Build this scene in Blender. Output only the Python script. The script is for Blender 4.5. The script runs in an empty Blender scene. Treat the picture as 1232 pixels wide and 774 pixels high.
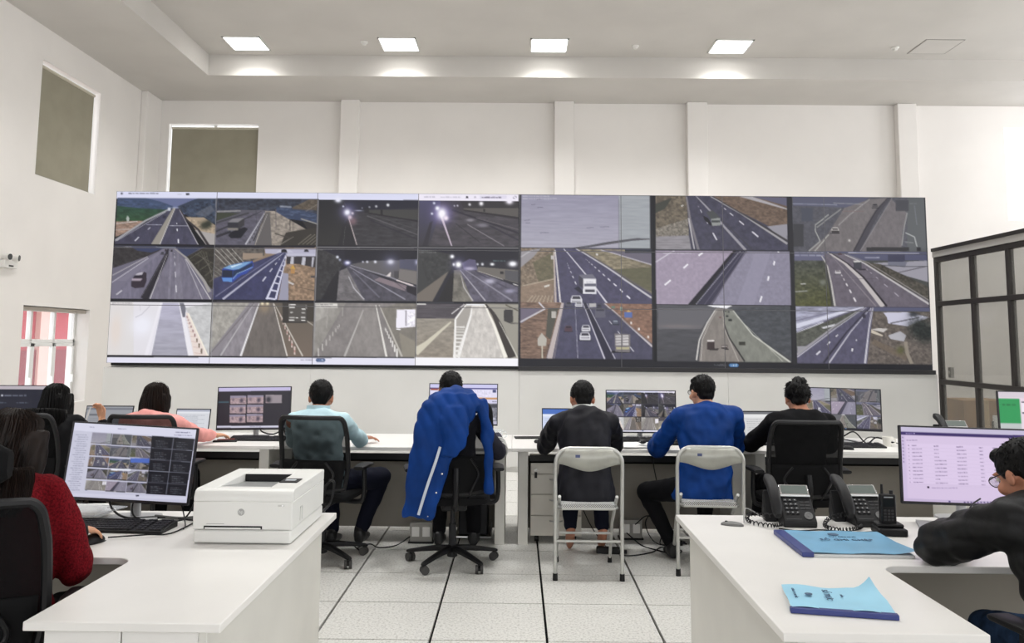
import bpy, bmesh, math, random
import numpy as np
from mathutils import Vector, Matrix

# ------------------------------------------------------------------ camera, world, lights, exposure
SC = bpy.context.scene
COL = SC.collection
EYE = 1.531                       # the photographer's eye height
_p, _r, _y = 0.1034, 0.0089, -0.0065
_F = Vector((math.sin(_y)*math.cos(_p), math.cos(_y)*math.cos(_p), math.sin(_p)))
_R0 = Vector((math.cos(_y), -math.sin(_y), 0)); _U0 = _R0.cross(_F)
_R = _R0*math.cos(_r) + _U0*math.sin(_r); _U = _U0*math.cos(_r) - _R0*math.sin(_r)
cam = bpy.data.objects.new('camera', bpy.data.cameras.new('camera'))
COL.objects.link(cam)
cam.matrix_world = Matrix(((_R.x, _U.x, -_F.x, 0), (_R.y, _U.y, -_F.y, 0), (_R.z, _U.z, -_F.z, EYE), (0, 0, 0, 1)))
cam.data.sensor_width = 36
cam.data.lens = 36*985.29/1232
cam.data.shift_y = -80/1232       # the photo is cropped, its optical axis lies above the middle
cam.data.clip_start = 0.05
SC.camera = cam

W = bpy.data.worlds.new('overcast_sky'); SC.world = W
W.use_nodes = True
bg = W.node_tree.nodes['Background']
bg.inputs['Color'].default_value = (0.93, 0.96, 1.0, 1)
bg.inputs['Strength'].default_value = 2.5

SC.view_settings.view_transform = 'Standard'
SC.view_settings.look = 'None'
SC.view_settings.gamma = 1
SC.view_settings.use_curve_mapping = False
SC.view_settings.exposure = 0.22
SC.cycles.use_denoising = True
SC.cycles.max_bounces = 8
SC.cycles.transparent_max_bounces = 12
SC.cycles.sample_clamp_indirect = 6

LAMP_W = 35.0                     # watts of each ceiling panel
FILL_W = 100.0                     # base power of the fill lamps added out of view
SCREEN = 0.84                     # how bright the displays are

def area_light(name, loc, rot, sx, sy, power, col=(1, 1, 1), parent=None, spread=180):
    L = bpy.data.lights.new(name, 'AREA'); L.shape = 'RECTANGLE'
    L.size, L.size_y, L.energy, L.color = sx, sy, power, col
    L.spread = math.radians(spread)
    o = bpy.data.objects.new(name, L); COL.objects.link(o)
    o.location, o.rotation_euler = loc, rot
    if parent: o.parent = parent
    return o
# fill lamps added out of view, at openings in the right and rear walls
for _yy in (-4.2, -0.6, 3.0):
    area_light('window_daylight', (11.85, _yy+.9, 3.2), (0, math.radians(90), 0), 3.4, 1.8, FILL_W, (0.95, 0.98, 1))
for _yy, _ww in ((13.0, 105), (9.2, 85)):
    area_light('window_daylight', (11.85, _yy, 4.72), (0, math.radians(90), 0), 1.7, 1.8, _ww, (0.97, 0.98, 1))
for _xx in (-4.0, 0.5, 5.0):
    area_light('window_daylight', (_xx, -5.85, 3.3), (math.radians(90), 0, 0), 2.4, 3.0, FILL_W*.6, (0.98, 0.98, 1))

# ------------------------------------------------------------------ helpers
rnd = random.Random(7)
nrng = np.random.default_rng(11)
R = math.radians
def lin(c):
    c = np.asarray(c, float)/255.0
    return np.where(c <= 0.04045, c/12.92, ((c+0.055)/1.055)**2.4)
def rgba(c):
    l = lin(c); return (float(l[0]), float(l[1]), float(l[2]), 1.0)

MATS = {}
def mat(name, col=(200, 200, 200), rough=0.5, metal=0.0, var=0.0, vscale=6.0, bump=0.0, bscale=120.0,
        spec=0.5, sheen=0.0, coat=0.0, col2=None, stretch=None):
    """A procedural material: base colour with a noise variation and a fine bump."""
    if name in MATS: return MATS[name]
    m = bpy.data.materials.new(name); m.use_nodes = True
    nt = m.node_tree; b = nt.nodes['Principled BSDF']
    b.inputs['Base Color'].default_value = rgba(col)
    b.inputs['Roughness'].default_value = rough
    b.inputs['Metallic'].default_value = metal
    b.inputs['Specular IOR Level'].default_value = spec
    if sheen:
        b.inputs['Sheen Weight'].default_value = sheen
    if coat:
        b.inputs['Coat Weight'].default_value = coat
    if var or bump:
        tc = nt.nodes.new('ShaderNodeTexCoord'); src = tc.outputs['Object']
        if stretch:
            mp = nt.nodes.new('ShaderNodeMapping'); mp.inputs['Scale'].default_value = stretch
            nt.links.new(src, mp.inputs['Vector']); src = mp.outputs['Vector']
    if var:
        n = nt.nodes.new('ShaderNodeTexNoise'); n.inputs['Scale'].default_value = vscale; n.inputs['Detail'].default_value = 5
        nt.links.new(src, n.inputs['Vector'])
        mx = nt.nodes.new('ShaderNodeMix'); mx.data_type = 'RGBA'
        c = np.asarray(col, float)
        d = np.asarray(col2, float) if col2 is not None else np.clip(c*(1-var), 0, 255)
        mx.inputs[6].default_value = rgba(np.clip(c*(1+var*.35), 0, 255) if col2 is None else c)
        mx.inputs[7].default_value = rgba(d)
        rp = nt.nodes.new('ShaderNodeValToRGB'); rp.color_ramp.elements[0].position = .38; rp.color_ramp.elements[1].position = .66
        nt.links.new(n.outputs['Fac'], rp.inputs['Fac']); nt.links.new(rp.outputs['Color'], mx.inputs[0])
        nt.links.new(mx.outputs[2], b.inputs['Base Color'])
    if bump:
        n2 = nt.nodes.new('ShaderNodeTexNoise'); n2.inputs['Scale'].default_value = bscale; n2.inputs['Detail'].default_value = 3
        nt.links.new(src, n2.inputs['Vector'])
        bp = nt.nodes.new('ShaderNodeBump'); bp.inputs['Strength'].default_value = bump; bp.inputs['Distance'].default_value = 0.004
        nt.links.new(n2.outputs['Fac'], bp.inputs['Height']); nt.links.new(bp.outputs['Normal'], b.inputs['Normal'])
    MATS[name] = m
    return m
def emit_mat(name, col, strength):
    if name in MATS: return MATS[name]
    m = mat(name, (30, 30, 30), .4); b = m.node_tree.nodes['Principled BSDF']
    b.inputs['Emission Color'].default_value = rgba(col); b.inputs['Emission Strength'].default_value = strength
    return m
def see_through(name, col, rough, fac, tint=(1, 1, 1)):
    """Part transparent, part solid: glass panes and open-weave mesh."""
    if name in MATS: return MATS[name]
    m = bpy.data.materials.new(name); m.use_nodes = True; nt = m.node_tree
    b = nt.nodes['Principled BSDF']; b.inputs['Base Color'].default_value = rgba(col); b.inputs['Roughness'].default_value = rough
    if rough > .5: b.inputs['Specular IOR Level'].default_value = .1
    t = nt.nodes.new('ShaderNodeBsdfTransparent'); t.inputs['Color'].default_value = (*tint, 1)
    mx = nt.nodes.new('ShaderNodeMixShader'); mx.inputs[0].default_value = fac
    nt.links.new(t.outputs[0], mx.inputs[1]); nt.links.new(b.outputs[0], mx.inputs[2])
    nt.links.new(mx.outputs[0], nt.nodes['Material Output'].inputs['Surface'])
    MATS[name] = m
    return m
def screen_mat():
    if 'display_picture' in MATS: return MATS['display_picture']
    m = bpy.data.materials.new('display_picture'); m.use_nodes = True; nt = m.node_tree; b = nt.nodes['Principled BSDF']
    b.inputs['Base Color'].default_value = (.01, .01, .012, 1); b.inputs['Roughness'].default_value = .32
    b.inputs['Specular IOR Level'].default_value = .25
    a = nt.nodes.new('ShaderNodeAttribute'); a.attribute_name = 'picture'
    nt.links.new(a.outputs['Color'], b.inputs['Emission Color']); b.inputs['Emission Strength'].default_value = SCREEN
    MATS['display_picture'] = m
    return m

def frame_of(d, up=Vector((0, 0, 1))):
    d = d.normalized()
    if abs(d.dot(up)) > .97: up = Vector((0, 1, 0)) if abs(d.y) < .9 else Vector((1, 0, 0))
    s = d.cross(up).normalized(); return s, s.cross(d).normalized()
V = lambda *a: Vector(a if len(a) > 1 else a[0])
class MB:
    """Collects shapes and links them as ONE mesh object."""
    def __init__(s): s.v = []; s.f = []
    def add(s, vs, fs):
        o = len(s.v); s.v += [tuple(v) for v in vs]; s.f += [tuple(i+o for i in f) for f in fs]; return s
    def box(s, x0, x1, y0, y1, z0, z1):
        return s.add([(x0,y0,z0),(x1,y0,z0),(x1,y1,z0),(x0,y1,z0),(x0,y0,z1),(x1,y0,z1),(x1,y1,z1),(x0,y1,z1)],
                     [(0,3,2,1),(4,5,6,7),(0,1,5,4),(1,2,6,5),(2,3,7,6),(3,0,4,7)])
    def obox(s, c, size, rot=None):
        M = rot.to_matrix() if hasattr(rot, 'to_matrix') else (rot or Matrix.Identity(3)); c = V(c)
        h = [a/2 for a in size]
        vs = [c + M @ V(x*h[0], y*h[1], z*h[2]) for z in (-1, 1) for x, y in ((-1,-1),(1,-1),(1,1),(-1,1))]
        return s.add(vs, [(0,3,2,1),(4,5,6,7),(0,1,5,4),(1,2,6,5),(2,3,7,6),(3,0,4,7)])
    def loft(s, secs, n=16, pw=2.0, cap=True):
        """secs: (centre, half-axis a, half-axis b); pw>2 squares the section off."""
        vs = []
        for c, a, b in secs:
            for k in range(n):
                t = 2*math.pi*k/n; ct, st = math.cos(t), math.sin(t)
                vs.append(V(c) + V(a)*math.copysign(abs(ct)**(2/pw), ct) + V(b)*math.copysign(abs(st)**(2/pw), st))
        fs = [(i*n+k, i*n+(k+1) % n, (i+1)*n+(k+1) % n, (i+1)*n+k) for i in range(len(secs)-1) for k in range(n)]
        if cap:
            fs.append(tuple(range(n-1, -1, -1))); fs.append(tuple((len(secs)-1)*n+k for k in range(n)))
        return s.add(vs, fs)
    def tube(s, pts, r, n=8, closed=False):
        pts = [V(p) for p in pts]; m = len(pts); rs = r if isinstance(r, (list, tuple)) else [r]*m
        vs = []; prev = None
        for i, p in enumerate(pts):
            a = pts[(i-1) % m] if (closed or i > 0) else p; b = pts[(i+1) % m] if (closed or i < m-1) else p
            d = (b-a).normalized()
            if prev is None: sx, sy = frame_of(d)
            else:
                sx = (prev - d*prev.dot(d)).normalized(); sy = sx.cross(d)
            prev = sx
            for k in range(n):
                t = 2*math.pi*k/n; vs.append(p + (sx*math.cos(t) + sy*math.sin(t))*rs[i])
        L = m if closed else m-1
        fs = [(i*n+k, i*n+(k+1) % n, ((i+1) % m)*n+(k+1) % n, ((i+1) % m)*n+k) for i in range(L) for k in range(n)]
        if not closed:
            fs.append(tuple(range(n-1, -1, -1))); fs.append(tuple((m-1)*n+k for k in range(n)))
        return s.add(vs, fs)
    def cyl(s, a, b, ra, rb=None, n=16): return s.tube([a, b], [ra, ra if rb is None else rb], n)
    def ell(s, c, r, M=None, nu=16, nv=10):
        c = V(c); M = M or Matrix.Identity(3)
        vs = [c + M @ V(0, 0, -r[2])]
        for i in range(1, nv):
            ph = math.pi*i/nv - math.pi/2
            for k in range(nu):
                t = 2*math.pi*k/nu
                vs.append(c + M @ V(r[0]*math.cos(ph)*math.cos(t), r[1]*math.cos(ph)*math.sin(t), r[2]*math.sin(ph)))
        vs.append(c + M @ V(0, 0, r[2])); e = len(vs)-1
        fs = [(0, 1+(k+1) % nu, 1+k) for k in range(nu)]
        fs += [(1+i*nu+k, 1+i*nu+(k+1) % nu, 1+(i+1)*nu+(k+1) % nu, 1+(i+1)*nu+k) for i in range(nv-2) for k in range(nu)]
        fs += [(e, 1+(nv-2)*nu+k, 1+(nv-2)*nu+(k+1) % nu) for k in range(nu)]
        return s.add(vs, fs)
    def cap(s, a, b, ra, rb, n=14):
        """A tapered capsule."""
        a, b = V(a), V(b); d = (b-a); L = d.length
        if L < 1e-5: return s.ell(a, (ra, ra, ra))
        d /= L; x, y = frame_of(d); secs = []
        for i in range(1, 5):
            t = math.pi/2*i/5; secs.append((a - d*ra*math.cos(t), x*ra*math.sin(t), y*ra*math.sin(t)))
        secs += [(a, x*ra, y*ra), (b, x*rb, y*rb)]
        for i in range(4, 0, -1):
            t = math.pi/2*i/5; secs.append((b + d*rb*math.cos(t), x*rb*math.sin(t), y*rb*math.sin(t)))
        return s.loft(secs, n)
    def prism(s, poly, z0, z1):
        """A polygon in x,y drawn up from z0 to z1."""
        n = len(poly)
        vs = [(x, y, z0) for x, y in poly] + [(x, y, z1) for x, y in poly]
        return s.add(vs, [tuple(range(n-1, -1, -1)), tuple(range(n, 2*n))] + [(k, (k+1) % n, n+(k+1) % n, n+k) for k in range(n)])
    def prism_yz(s, poly, x0, x1):
        n = len(poly)
        vs = [(x0, y, z) for y, z in poly] + [(x1, y, z) for y, z in poly]
        return s.add(vs, [tuple(range(n-1, -1, -1)), tuple(range(n, 2*n))] + [(k, (k+1) % n, n+(k+1) % n, n+k) for k in range(n)])
    def lathe(s, prof, n=20, c=(0, 0, 0)):
        secs = [((c[0], c[1], c[2]+z), V(r, 0, 0), V(0, r, 0)) for r, z in prof]
        return s.loft(secs, n)
    def mesh(s, name):
        me = bpy.data.meshes.new(name); me.from_pydata(s.v, [], s.f); return me
    def build(s, name, m, parent=None, smooth=False, bevel=0, seg=2, ang=40, loc=None):
        me = s.mesh(name)
        bm = bmesh.new(); bm.from_mesh(me); bmesh.ops.recalc_face_normals(bm, faces=bm.faces); bm.to_mesh(me); bm.free()
        return link_mesh(name, me, m, parent, smooth, bevel, seg, ang, loc)
def link_mesh(name, me, m, parent=None, smooth=False, bevel=0, seg=2, ang=40, loc=None):
    me.materials.append(m)
    if smooth or bevel:
        me.shade_smooth(); me.set_sharp_from_angle(angle=R(ang))
    o = bpy.data.objects.new(name, me); COL.objects.link(o)
    if parent: o.parent = parent
    if loc is not None: o.location = loc
    if bevel:
        b = o.modifiers.new('edges', 'BEVEL'); b.width = bevel; b.segments = seg; b.limit_method = 'ANGLE'; b.angle_limit = R(35)
        b.harden_normals = False
    return o
def tag(o, label=None, cat=None, group=None, kind=None):
    if label: o['label'] = label
    if cat: o['category'] = cat
    if group: o['group'] = group
    if kind: o['kind'] = kind
    return o
def thing(name, label, cat, loc=(0, 0, 0), rz=0.0, group=None):
    o = bpy.data.objects.new(name, None); COL.objects.link(o); o.empty_display_size = .1
    o.location = loc; o.rotation_euler = (0, 0, rz)
    return tag(o, label, cat, group)
def copy_tree(o, parent=None):
    c = o.copy(); COL.objects.link(c); c.parent = parent
    for ch in list(o.children): copy_tree(ch, c)
    return c
def at_origin(o, base):
    """Move a mesh object's origin to base without moving the mesh."""
    b = V(base); o.data.transform(Matrix.Translation(-b)); o.location = b; return o

def fuse(name, mb, voxel, m, parent=None, smooth=4, fac=.5, disp=None, loc=None):
    """Melts overlapping closed shapes into one continuous skin, then adds folds with disp(co, no)."""
    t = bpy.data.objects.new('tmp', mb.mesh('tmp')); COL.objects.link(t)
    r = t.modifiers.new('r', 'REMESH'); r.mode = 'VOXEL'; r.voxel_size = voxel
    if smooth:
        q = t.modifiers.new('s', 'SMOOTH'); q.factor = fac; q.iterations = smooth
    me = bpy.data.meshes.new_from_object(t.evaluated_get(bpy.context.evaluated_depsgraph_get()))
    bpy.data.objects.remove(t)
    me.name = name
    if disp:
        n = len(me.vertices); co = np.empty(n*3, np.float32); no = np.empty(n*3, np.float32)
        me.vertices.foreach_get('co', co); me.vertex_normals.foreach_get('vector', no)
        co = co.reshape(-1, 3); co = co + no.reshape(-1, 3)*disp(co)[:, None]
        me.vertices.foreach_set('co', co.astype(np.float32).ravel()); me.update()
    me.shade_smooth(); me.materials.clear(); me.materials.append(m)
    o = bpy.data.objects.new(name, me); COL.objects.link(o)
    if parent: o.parent = parent
    if loc is not None: o.location = loc
    return o
def waves(seed, amps, scale=(1, 1, 1)):
    """Smooth pseudo-random folds: sums of bent plane waves."""
    g = np.random.default_rng(seed); terms = []
    for f, a in amps:
        for _ in range(5):
            d = g.normal(size=3); d /= np.linalg.norm(d); w = g.normal(size=3); w /= np.linalg.norm(w)
            terms.append((d*f*2*math.pi*np.asarray(scale), g.uniform(0, 6.28), w*f*3.1, g.uniform(0, 6.28), a))
    def fn(co):
        out = np.zeros(len(co))
        for d, ph, w, ph2, a in terms:
            out += a/5*1.6*np.sin(co@d + ph + 1.1*np.sin(co@w + ph2))
        return out
    return fn
def text_mesh(s, size, depth=0.0006):
    cu = bpy.data.curves.new('t', 'FONT'); cu.body = s; cu.size = size; cu.extrude = depth
    cu.align_x = 'CENTER'; cu.align_y = 'CENTER'; cu.resolution_u = 2
    t = bpy.data.objects.new('t', cu); COL.objects.link(t)
    me = bpy.data.meshes.new_from_object(t.evaluated_get(bpy.context.evaluated_depsgraph_get()))
    bpy.data.objects.remove(t); return me
def lettering(name, s, size, m, parent, M, depth=.0006):
    me = text_mesh(s, size, depth); me.transform(M); me.materials.clear()
    return link_mesh(name, me, m, parent)
def curve3(pts, n=8):
    """Catmull-Rom through pts."""
    P = [V(p) for p in pts]; P = [P[0]*2-P[1]] + P + [P[-1]*2-P[-2]]; out = []
    for i in range(1, len(P)-2):
        a, b, c, d = P[i-1:i+3]
        for k in range(n):
            t = k/n; out.append(.5*((2*b) + (c-a)*t + (2*a-5*b+4*c-d)*t*t + (3*b-a-3*c+d)*t**3))
    out.append(P[-2]); return out
# ------------------------------------------------------------------ the hall
XL, XR, YB, YR = -6.93, 12.0, 15.24, -6.0     # left wall, right wall, back wall, rear wall
ZS, ZT = 6.03, 6.40                            # soffit and raised tray of the ceiling
M_wall = mat('wall_paint', (231, 227, 223), .85, var=.012, vscale=1.2, bump=.05, bscale=60)
M_ceil = mat('ceiling_paint', (202, 198, 193), .9, var=.02, vscale=1.0)
M_white = mat('white_paint', (226, 224, 220), .6, var=.02, vscale=2)

def struct(name, mb, m, parent=None, bevel=0):
    o = mb.build(name, m, parent, bevel=bevel)
    if parent is None: o['kind'] = 'structure'
    return o
def wall_x(x0, x1, ya, yb, z0, z1, holes):
    """A wall of constant x with rectangular openings (y0,y1,z0,z1)."""
    mb = MB(); ys = sorted({ya, yb} | {h[0] for h in holes} | {h[1] for h in holes})
    for a, b in zip(ys, ys[1:]):
        zc = z0
        for h in sorted([h for h in holes if h[0] <= a+1e-6 and h[1] >= b-1e-6], key=lambda h: h[2]):
            if h[2] > zc: mb.box(x0, x1, a, b, zc, h[2])
            zc = h[3]
        if zc < z1: mb.box(x0, x1, a, b, zc, z1)
    return mb
def wall_y(y0, y1, xa, xb, z0, z1, holes):
    m = wall_x(y0, y1, xa, xb, z0, z1, holes); m.v = [(b, a, c) for a, b, c in m.v]; return m
LW_UP, LW_LOW = (11.53, 13.2, 3.84, 5.54), (11.48, 13.28, .50, 1.96)
struct('wall_left', wall_x(XL-.34, XL, YR, YB+.3, -.1, 7, [LW_UP, LW_LOW]), M_wall)
BW_L, BW_R = (-6.66, -4.95, 3.84, 5.58), (9.2, 11.0, 3.84, 5.62)
wb = struct('wall_back', wall_y(YB, YB+.34, XL-.34, XR+.3, -.1, 7, [BW_L, BW_R]), M_wall)
for a, b in ((-3.36, -3.01), (.68, 1.05), (3.18, 3.56), (7.13, 7.49)):
    MB().box(a, b, YB-.16, YB, 0, ZS).build('pilaster', M_wall, wb, bevel=.012)
MB().box(XL, XL+.12, YB-.62, YB, 0, ZS).build('corner_pier', M_wall, wb, bevel=.012)
RW = [(y, y+1.8, 1.5, 4.9) for y in (-4.2, -.6, 3.0)] + [(10.3, 11.6, 1.1, 2.2), (12.1, 13.9, 3.84, 5.6), (8.3, 10.1, 3.84, 5.6)]
struct('wall_right', wall_x(XR, XR+.3, YR, YB+.3, -.1, 7, RW), M_wall)
struct('wall_rear', wall_y(YR-.2, YR, XL-.3, XR+.3, -.1, 7, [(x-1.2, x+1.2, 1.8, 4.8) for x in (-4.0, .5, 5.0)]), M_wall)
# ceiling: a soffit around a raised tray
TX0, TX1, TY0, TY1 = -5.36, 10.6, -4.6, 13.7
cm = MB().box(XL-.3, TX0, YR, YB+.3, ZS, ZS+.5).box(TX1, XR+.3, YR, YB+.3, ZS, ZS+.5)
cm.box(TX0, TX1, YR, TY0, ZS, ZS+.5).box(TX0, TX1, TY1, YB+.3, ZS, ZS+.5).box(TX0, TX1, TY0, TY1, ZT, ZT+.15)
struct('ceiling', cm, M_ceil)
# ceiling panels: the row in view is the last of a regular grid
M_diff = emit_mat('lit_diffuser', (255, 255, 252), 6.0)
M_alu = mat('white_metal_rim', (225, 225, 222), .4)
names = ['leftmost square ceiling panel light, above the blinded windows', 'second square ceiling panel light from the left, over the tunnel pictures',
         'third square ceiling panel light from the left, near the middle of the ceiling', 'rightmost square ceiling panel light, left of the closed ceiling hatch']
for r, y in enumerate((13.15, 9.3, 5.4)):
    for k, x in enumerate((-4.53, -1.99, .5, 3.5, 6.9)):
        if r == 0 and k == 4: continue
        lab = names[k] if r == 0 else ['square ceiling panel light %s of the row %s' % (('at the left end', 'second from left', 'in the middle', 'second from right', 'at the right end')[k], ('over the desks', 'over the photographer')[r-1])][0]
        t = thing('ceiling_light', lab, 'ceiling light', (x, y, ZT), 0, 'square ceiling panel lights')
        f = MB()
        for s in (-1, 1):
            f.box(s*.3-.012, s*.3+.012, -.312, .312, -.014, .0).box(-.312, .312, s*.3-.012, s*.3+.012, -.014, .0)
        f.build('frame', M_alu, t)
        MB().box(-.29, .29, -.29, .29, -.009, -.001).build('diffuser', M_diff, t)
        area_light('panel_lamp', (0, 0, -.03), (0, 0, 0), .56, .56, LAMP_W, (1, .995, .985), t, 122)
t = thing('ceiling_hatch', 'closed white square access hatch in the ceiling at the right', 'hatch', (6.86, 13.1, ZT))
MB().box(-.30, .30, -.31, .31, -.008, 0).build('hatch_panel', M_ceil, t)
f = MB()
for s in (-1, 1): f.box(s*.312-.005, s*.312+.005, -.322, .322, -.006, 0).box(-.316, .316, s*.322-.005, s*.322+.005, -.006, 0)
f.build('frame', mat('hatch_shadow_gap', (150, 147, 143), .7), t)  # thin grey frame strips around the hatch panel
for (x, y), lab in (((-2.55, 13.05), 'small white smoke detector on the ceiling left of the middle lights'), ((1.93, 13.15), 'small white smoke detector on the ceiling between the two right lights'), ((6.22, 13.15), 'small white smoke detector on the ceiling beside the closed hatch')):
    t = thing('smoke_detector', lab, 'smoke detector', (x, y, ZT), 0, 'ceiling smoke detectors')
    MB().lathe([(.06, 0), (.06, -.015), (.045, -.03)]).build('base', M_white, t, True)
    MB().lathe([(.035, -.03), (.032, -.05), (.012, -.056)]).build('sensor', M_white, t, True)

# upper windows with roller blinds; daylight leaks past the edges
M_blind = mat('blind_fabric', (150, 145, 128), .9, var=.03, vscale=3, bump=.08, bscale=400)
M_pvc = mat('white_window_frame', (228, 228, 226), .35)
M_glass = see_through('window_glass', (230, 240, 245), .03, .08)
def upper_window(n, c, rz, w, h, cut):
    """Window in a wall opening; local x along the wall, -y into the room."""
    o = bpy.data.objects.new('window_%d' % n, None); COL.objects.link(o); o['kind'] = 'structure'
    o.location = c; o.rotation_euler = (0, 0, rz)
    f = MB()
    for s in (-1, 1): f.box(s*(w/2-.004)-.004, s*(w/2-.004)+.004, .10, .15, 0, h).box(-w/2, w/2, .10, .15, (h-.01)*(s > 0), (h-.01)*(s > 0)+.01)
    f.box(-.03, .03, .105, .15, 0, h).build('window_frame', M_pvc, o)
    MB().box(-w/2+.02, -.03, .11, .116, .01, h-.01).build('pane', M_glass, o)
    MB().box(.03, w/2-.02, .11, .116, .01, h-.01).build('pane', M_glass, o)
    return o
def blind(lab, c, rz, x0, x1, h, gap):
    t = thing('roller_blind', lab, 'blind', c, rz, 'closed roller blinds of the upper windows')
    MB().box(x0, x1, .06, .066, 0, h-gap).build('blind_cloth', M_blind, t)
    MB().cyl((x0, .055, h-gap-.005), (x1, .055, h-gap-.005), .022, n=12).build('roller_tube', mat('blind_tube', (190, 184, 168), .5), t, True)
    MB().box(x0, x1, .055, .069, 0, .03).build('bottom_bar', mat('blind_bar', (140, 136, 122), .5), t)
upper_window(1, (XL, 12.365, 3.84), R(90), 1.67, 1.70, 0)
blind('tall olive-grey roller blind on the left wall, bright light leaking at its edge', (XL, 12.365, 3.84), R(90), -.83, .74, 1.68, .05)
upper_window(2, (-5.805, YB, 3.84), 0, 1.71, 1.74, 0)
blind('olive-grey roller blind on the back wall above the left end of the video wall', (-5.805, YB, 3.84), 0, -.815, .85, 1.72, .05)
upper_window(3, (10.1, YB, 3.84), 0, 1.8, 1.78, 0)
# low window of the left wall: deep reveal, white casements, a folded-up screen above
o = bpy.data.objects.new('window_4', None); COL.objects.link(o); o['kind'] = 'structure'; o.location = (XL, 12.38, .50); o.rotation_euler = (0, 0, R(90))
f = MB(); w, h = 1.8, 1.46
for s in (-1, 1): f.box(s*(w/2-.025)-.025, s*(w/2-.025)+.025, .22, .29, 0, h)
f.box(-w/2, w/2, .22, .29, 0, .05).box(-w/2, w/2, .22, .29, h-.05, h).box(-w/2, w/2, .22, .29, .92, .98).box(-.33, -.28, .22, .29, .95, h).box(.28, .33, .22, .29, .95, h)
f.build('window_frame', M_pvc, o, bevel=.004)
for a, b in ((-.85, -.33), (-.28, .28), (.33, .85)): MB().box(a, b, .25, .256, .98, h-.05).build('pane', M_glass, o)
for k in range(3):
    a = -.85+k*.57; s = MB()
    for e in (a, a+.52): s.box(e, e+.05, .2, .25, .05, .92)
    s.box(a, a+.57, .2, .25, .05, .1).box(a, a+.57, .2, .25, .87, .92)
    sash = s.build('window_sash', M_pvc, o, bevel=.004)
    MB().box(a+.05, a+.52, .222, .228, .1, .87).build('pane', M_glass, sash)
    MB().box(a+.51, a+.53, .16, .2, .3, .42).build('window_handle', M_pvc, sash, bevel=.004)
MB().box(-w/2, w/2, .06, .2, h-.07, h-.01).build('window_sill', mat('folded_screen', (176, 168, 158), .6), o, bevel=.01)  # the folded-up screen, just under the top of the opening
# the pink building across the yard
t = thing('pink_building', 'pink and red rendered building seen through the low window at left', 'building', (-11.6, 17.5, 0))
MB().box(-.5, .5, -12, 5, 0, 3.3).build('wall', mat('pink_render', (150, 58, 66), .8, var=.05), t)
for y in (-10.5, -8.8, -7.1, -5.4, -3.7, -2.0, -.3, 1.4):
    MB().box(.5, .62, y, y+.55, 0, 3.3).build('pilaster', mat('pale_render', (190, 150, 142), .8), t)
MB().box(.5, .7, -12, 5, 2.15, 2.5).build('string_course', mat('cream_render', (206, 186, 156), .8), t)
MB().box(.5, .56, -12, 5, 0, 1.2).build('plinth', mat('dark_red_render', (110, 40, 48), .8), t)
# emergency light on the left wall
t = thing('emergency_light', 'white twin-head emergency light high on the left wall', 'emergency light', (XL, 11.02, 2.50), R(90))
MB().box(-.15, .15, -.07-.0, 0, -.06, .04).build('housing', M_white, t, bevel=.008)
for s in (-1, 1):
    l = MB().cyl((s*.08, -.03, .09), (s*.10, -.11, .085), .035, .05).build('lamp_head', M_white, t, True)
    MB().cyl((s*.10, -.11, .085), (s*.1005, -.113, .0848), .042, .042).build('lens', mat('lamp_lens', (60, 62, 64), .1), l, True)
MB().box(-.05, .05, -.073, -.069, -.04, -.02).build('plate', mat('dark_plate', (50, 50, 52), .5), t)

# raised access floor of 0.6 m panels: dark joints run away from the viewer
M_tile = mat('floor_panel', (204, 203, 198), .34, var=.10, vscale=1.5, spec=.45)
_nt = M_tile.node_tree; _b = _nt.nodes['Principled BSDF']; _tc = _nt.nodes.new('ShaderNodeTexCoord')
_n = _nt.nodes.new('ShaderNodeTexNoise'); _n.inputs['Scale'].default_value = 70; _n.inputs['Detail'].default_value = 4; _n.inputs['Roughness'].default_value = .75
_rp = _nt.nodes.new('ShaderNodeValToRGB'); _rp.color_ramp.elements[0].position = .34; _rp.color_ramp.elements[1].position = .52
_rp.color_ramp.elements[0].color = rgba((160, 158, 152)); _rp.color_ramp.elements[1].color = rgba((214, 213, 208))
_geo = _nt.nodes.new('ShaderNodeNewGeometry')
_nt.links.new(_geo.outputs['Position'], _n.inputs['Vector']); _nt.links.new(_n.outputs['Fac'], _rp.inputs['Fac'])
_nt.links.new(_rp.outputs['Color'], _b.inputs['Base Color'])
fl = struct('floor', MB().box(XL-.3, XR+.3, YR-.2, YB+.3, -.2, -.02), mat('floor_joint', (14, 14, 14), .9, spec=.1))
tile = MB().box(-.293, .293, -.2960, .2960, -.03, 0).mesh('floor_tile'); tile.materials.append(M_tile)
TX, TY = -1.0307, 6.1677
rest = MB(); cells = []
for i in range(-11, 23):
    for j in range(-21, 17):
        x, y = TX+.6*i+.3, TY+.6*j+.3
        if x+.3 < XL+.02 or x+.3 > XR or y-.3 < YR or y+.3 > YB+.2: continue
        cells.append((x, y))
def _show(c):
    x, y = c
    if abs(x) < 3.9 and 3.9 < y < 10: return y-8*(abs(x) < 1.5)
    return 50+abs(y-6)+abs(x)
cells.sort(key=_show)
for x, y in cells[:290]:
    o = bpy.data.objects.new('floor_tile', tile); COL.objects.link(o); o.parent = fl; o.location = (x, y, 0)
for x, y in cells[290:]: rest.box(x-.293, x+.293, y-.2960, y+.2960, -.03, 0)
o = rest.build('floor_tile_field', M_tile, fl); o['kind'] = 'stuff'
MB().box(XL, XL+.015, YR, YB, 0, .1).build('baseboard_left', M_white)['kind'] = 'structure'
MB().box(XL, XR, YB-.015, YB, 0, .1).build('baseboard_back', M_white)['kind'] = 'structure'
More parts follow.
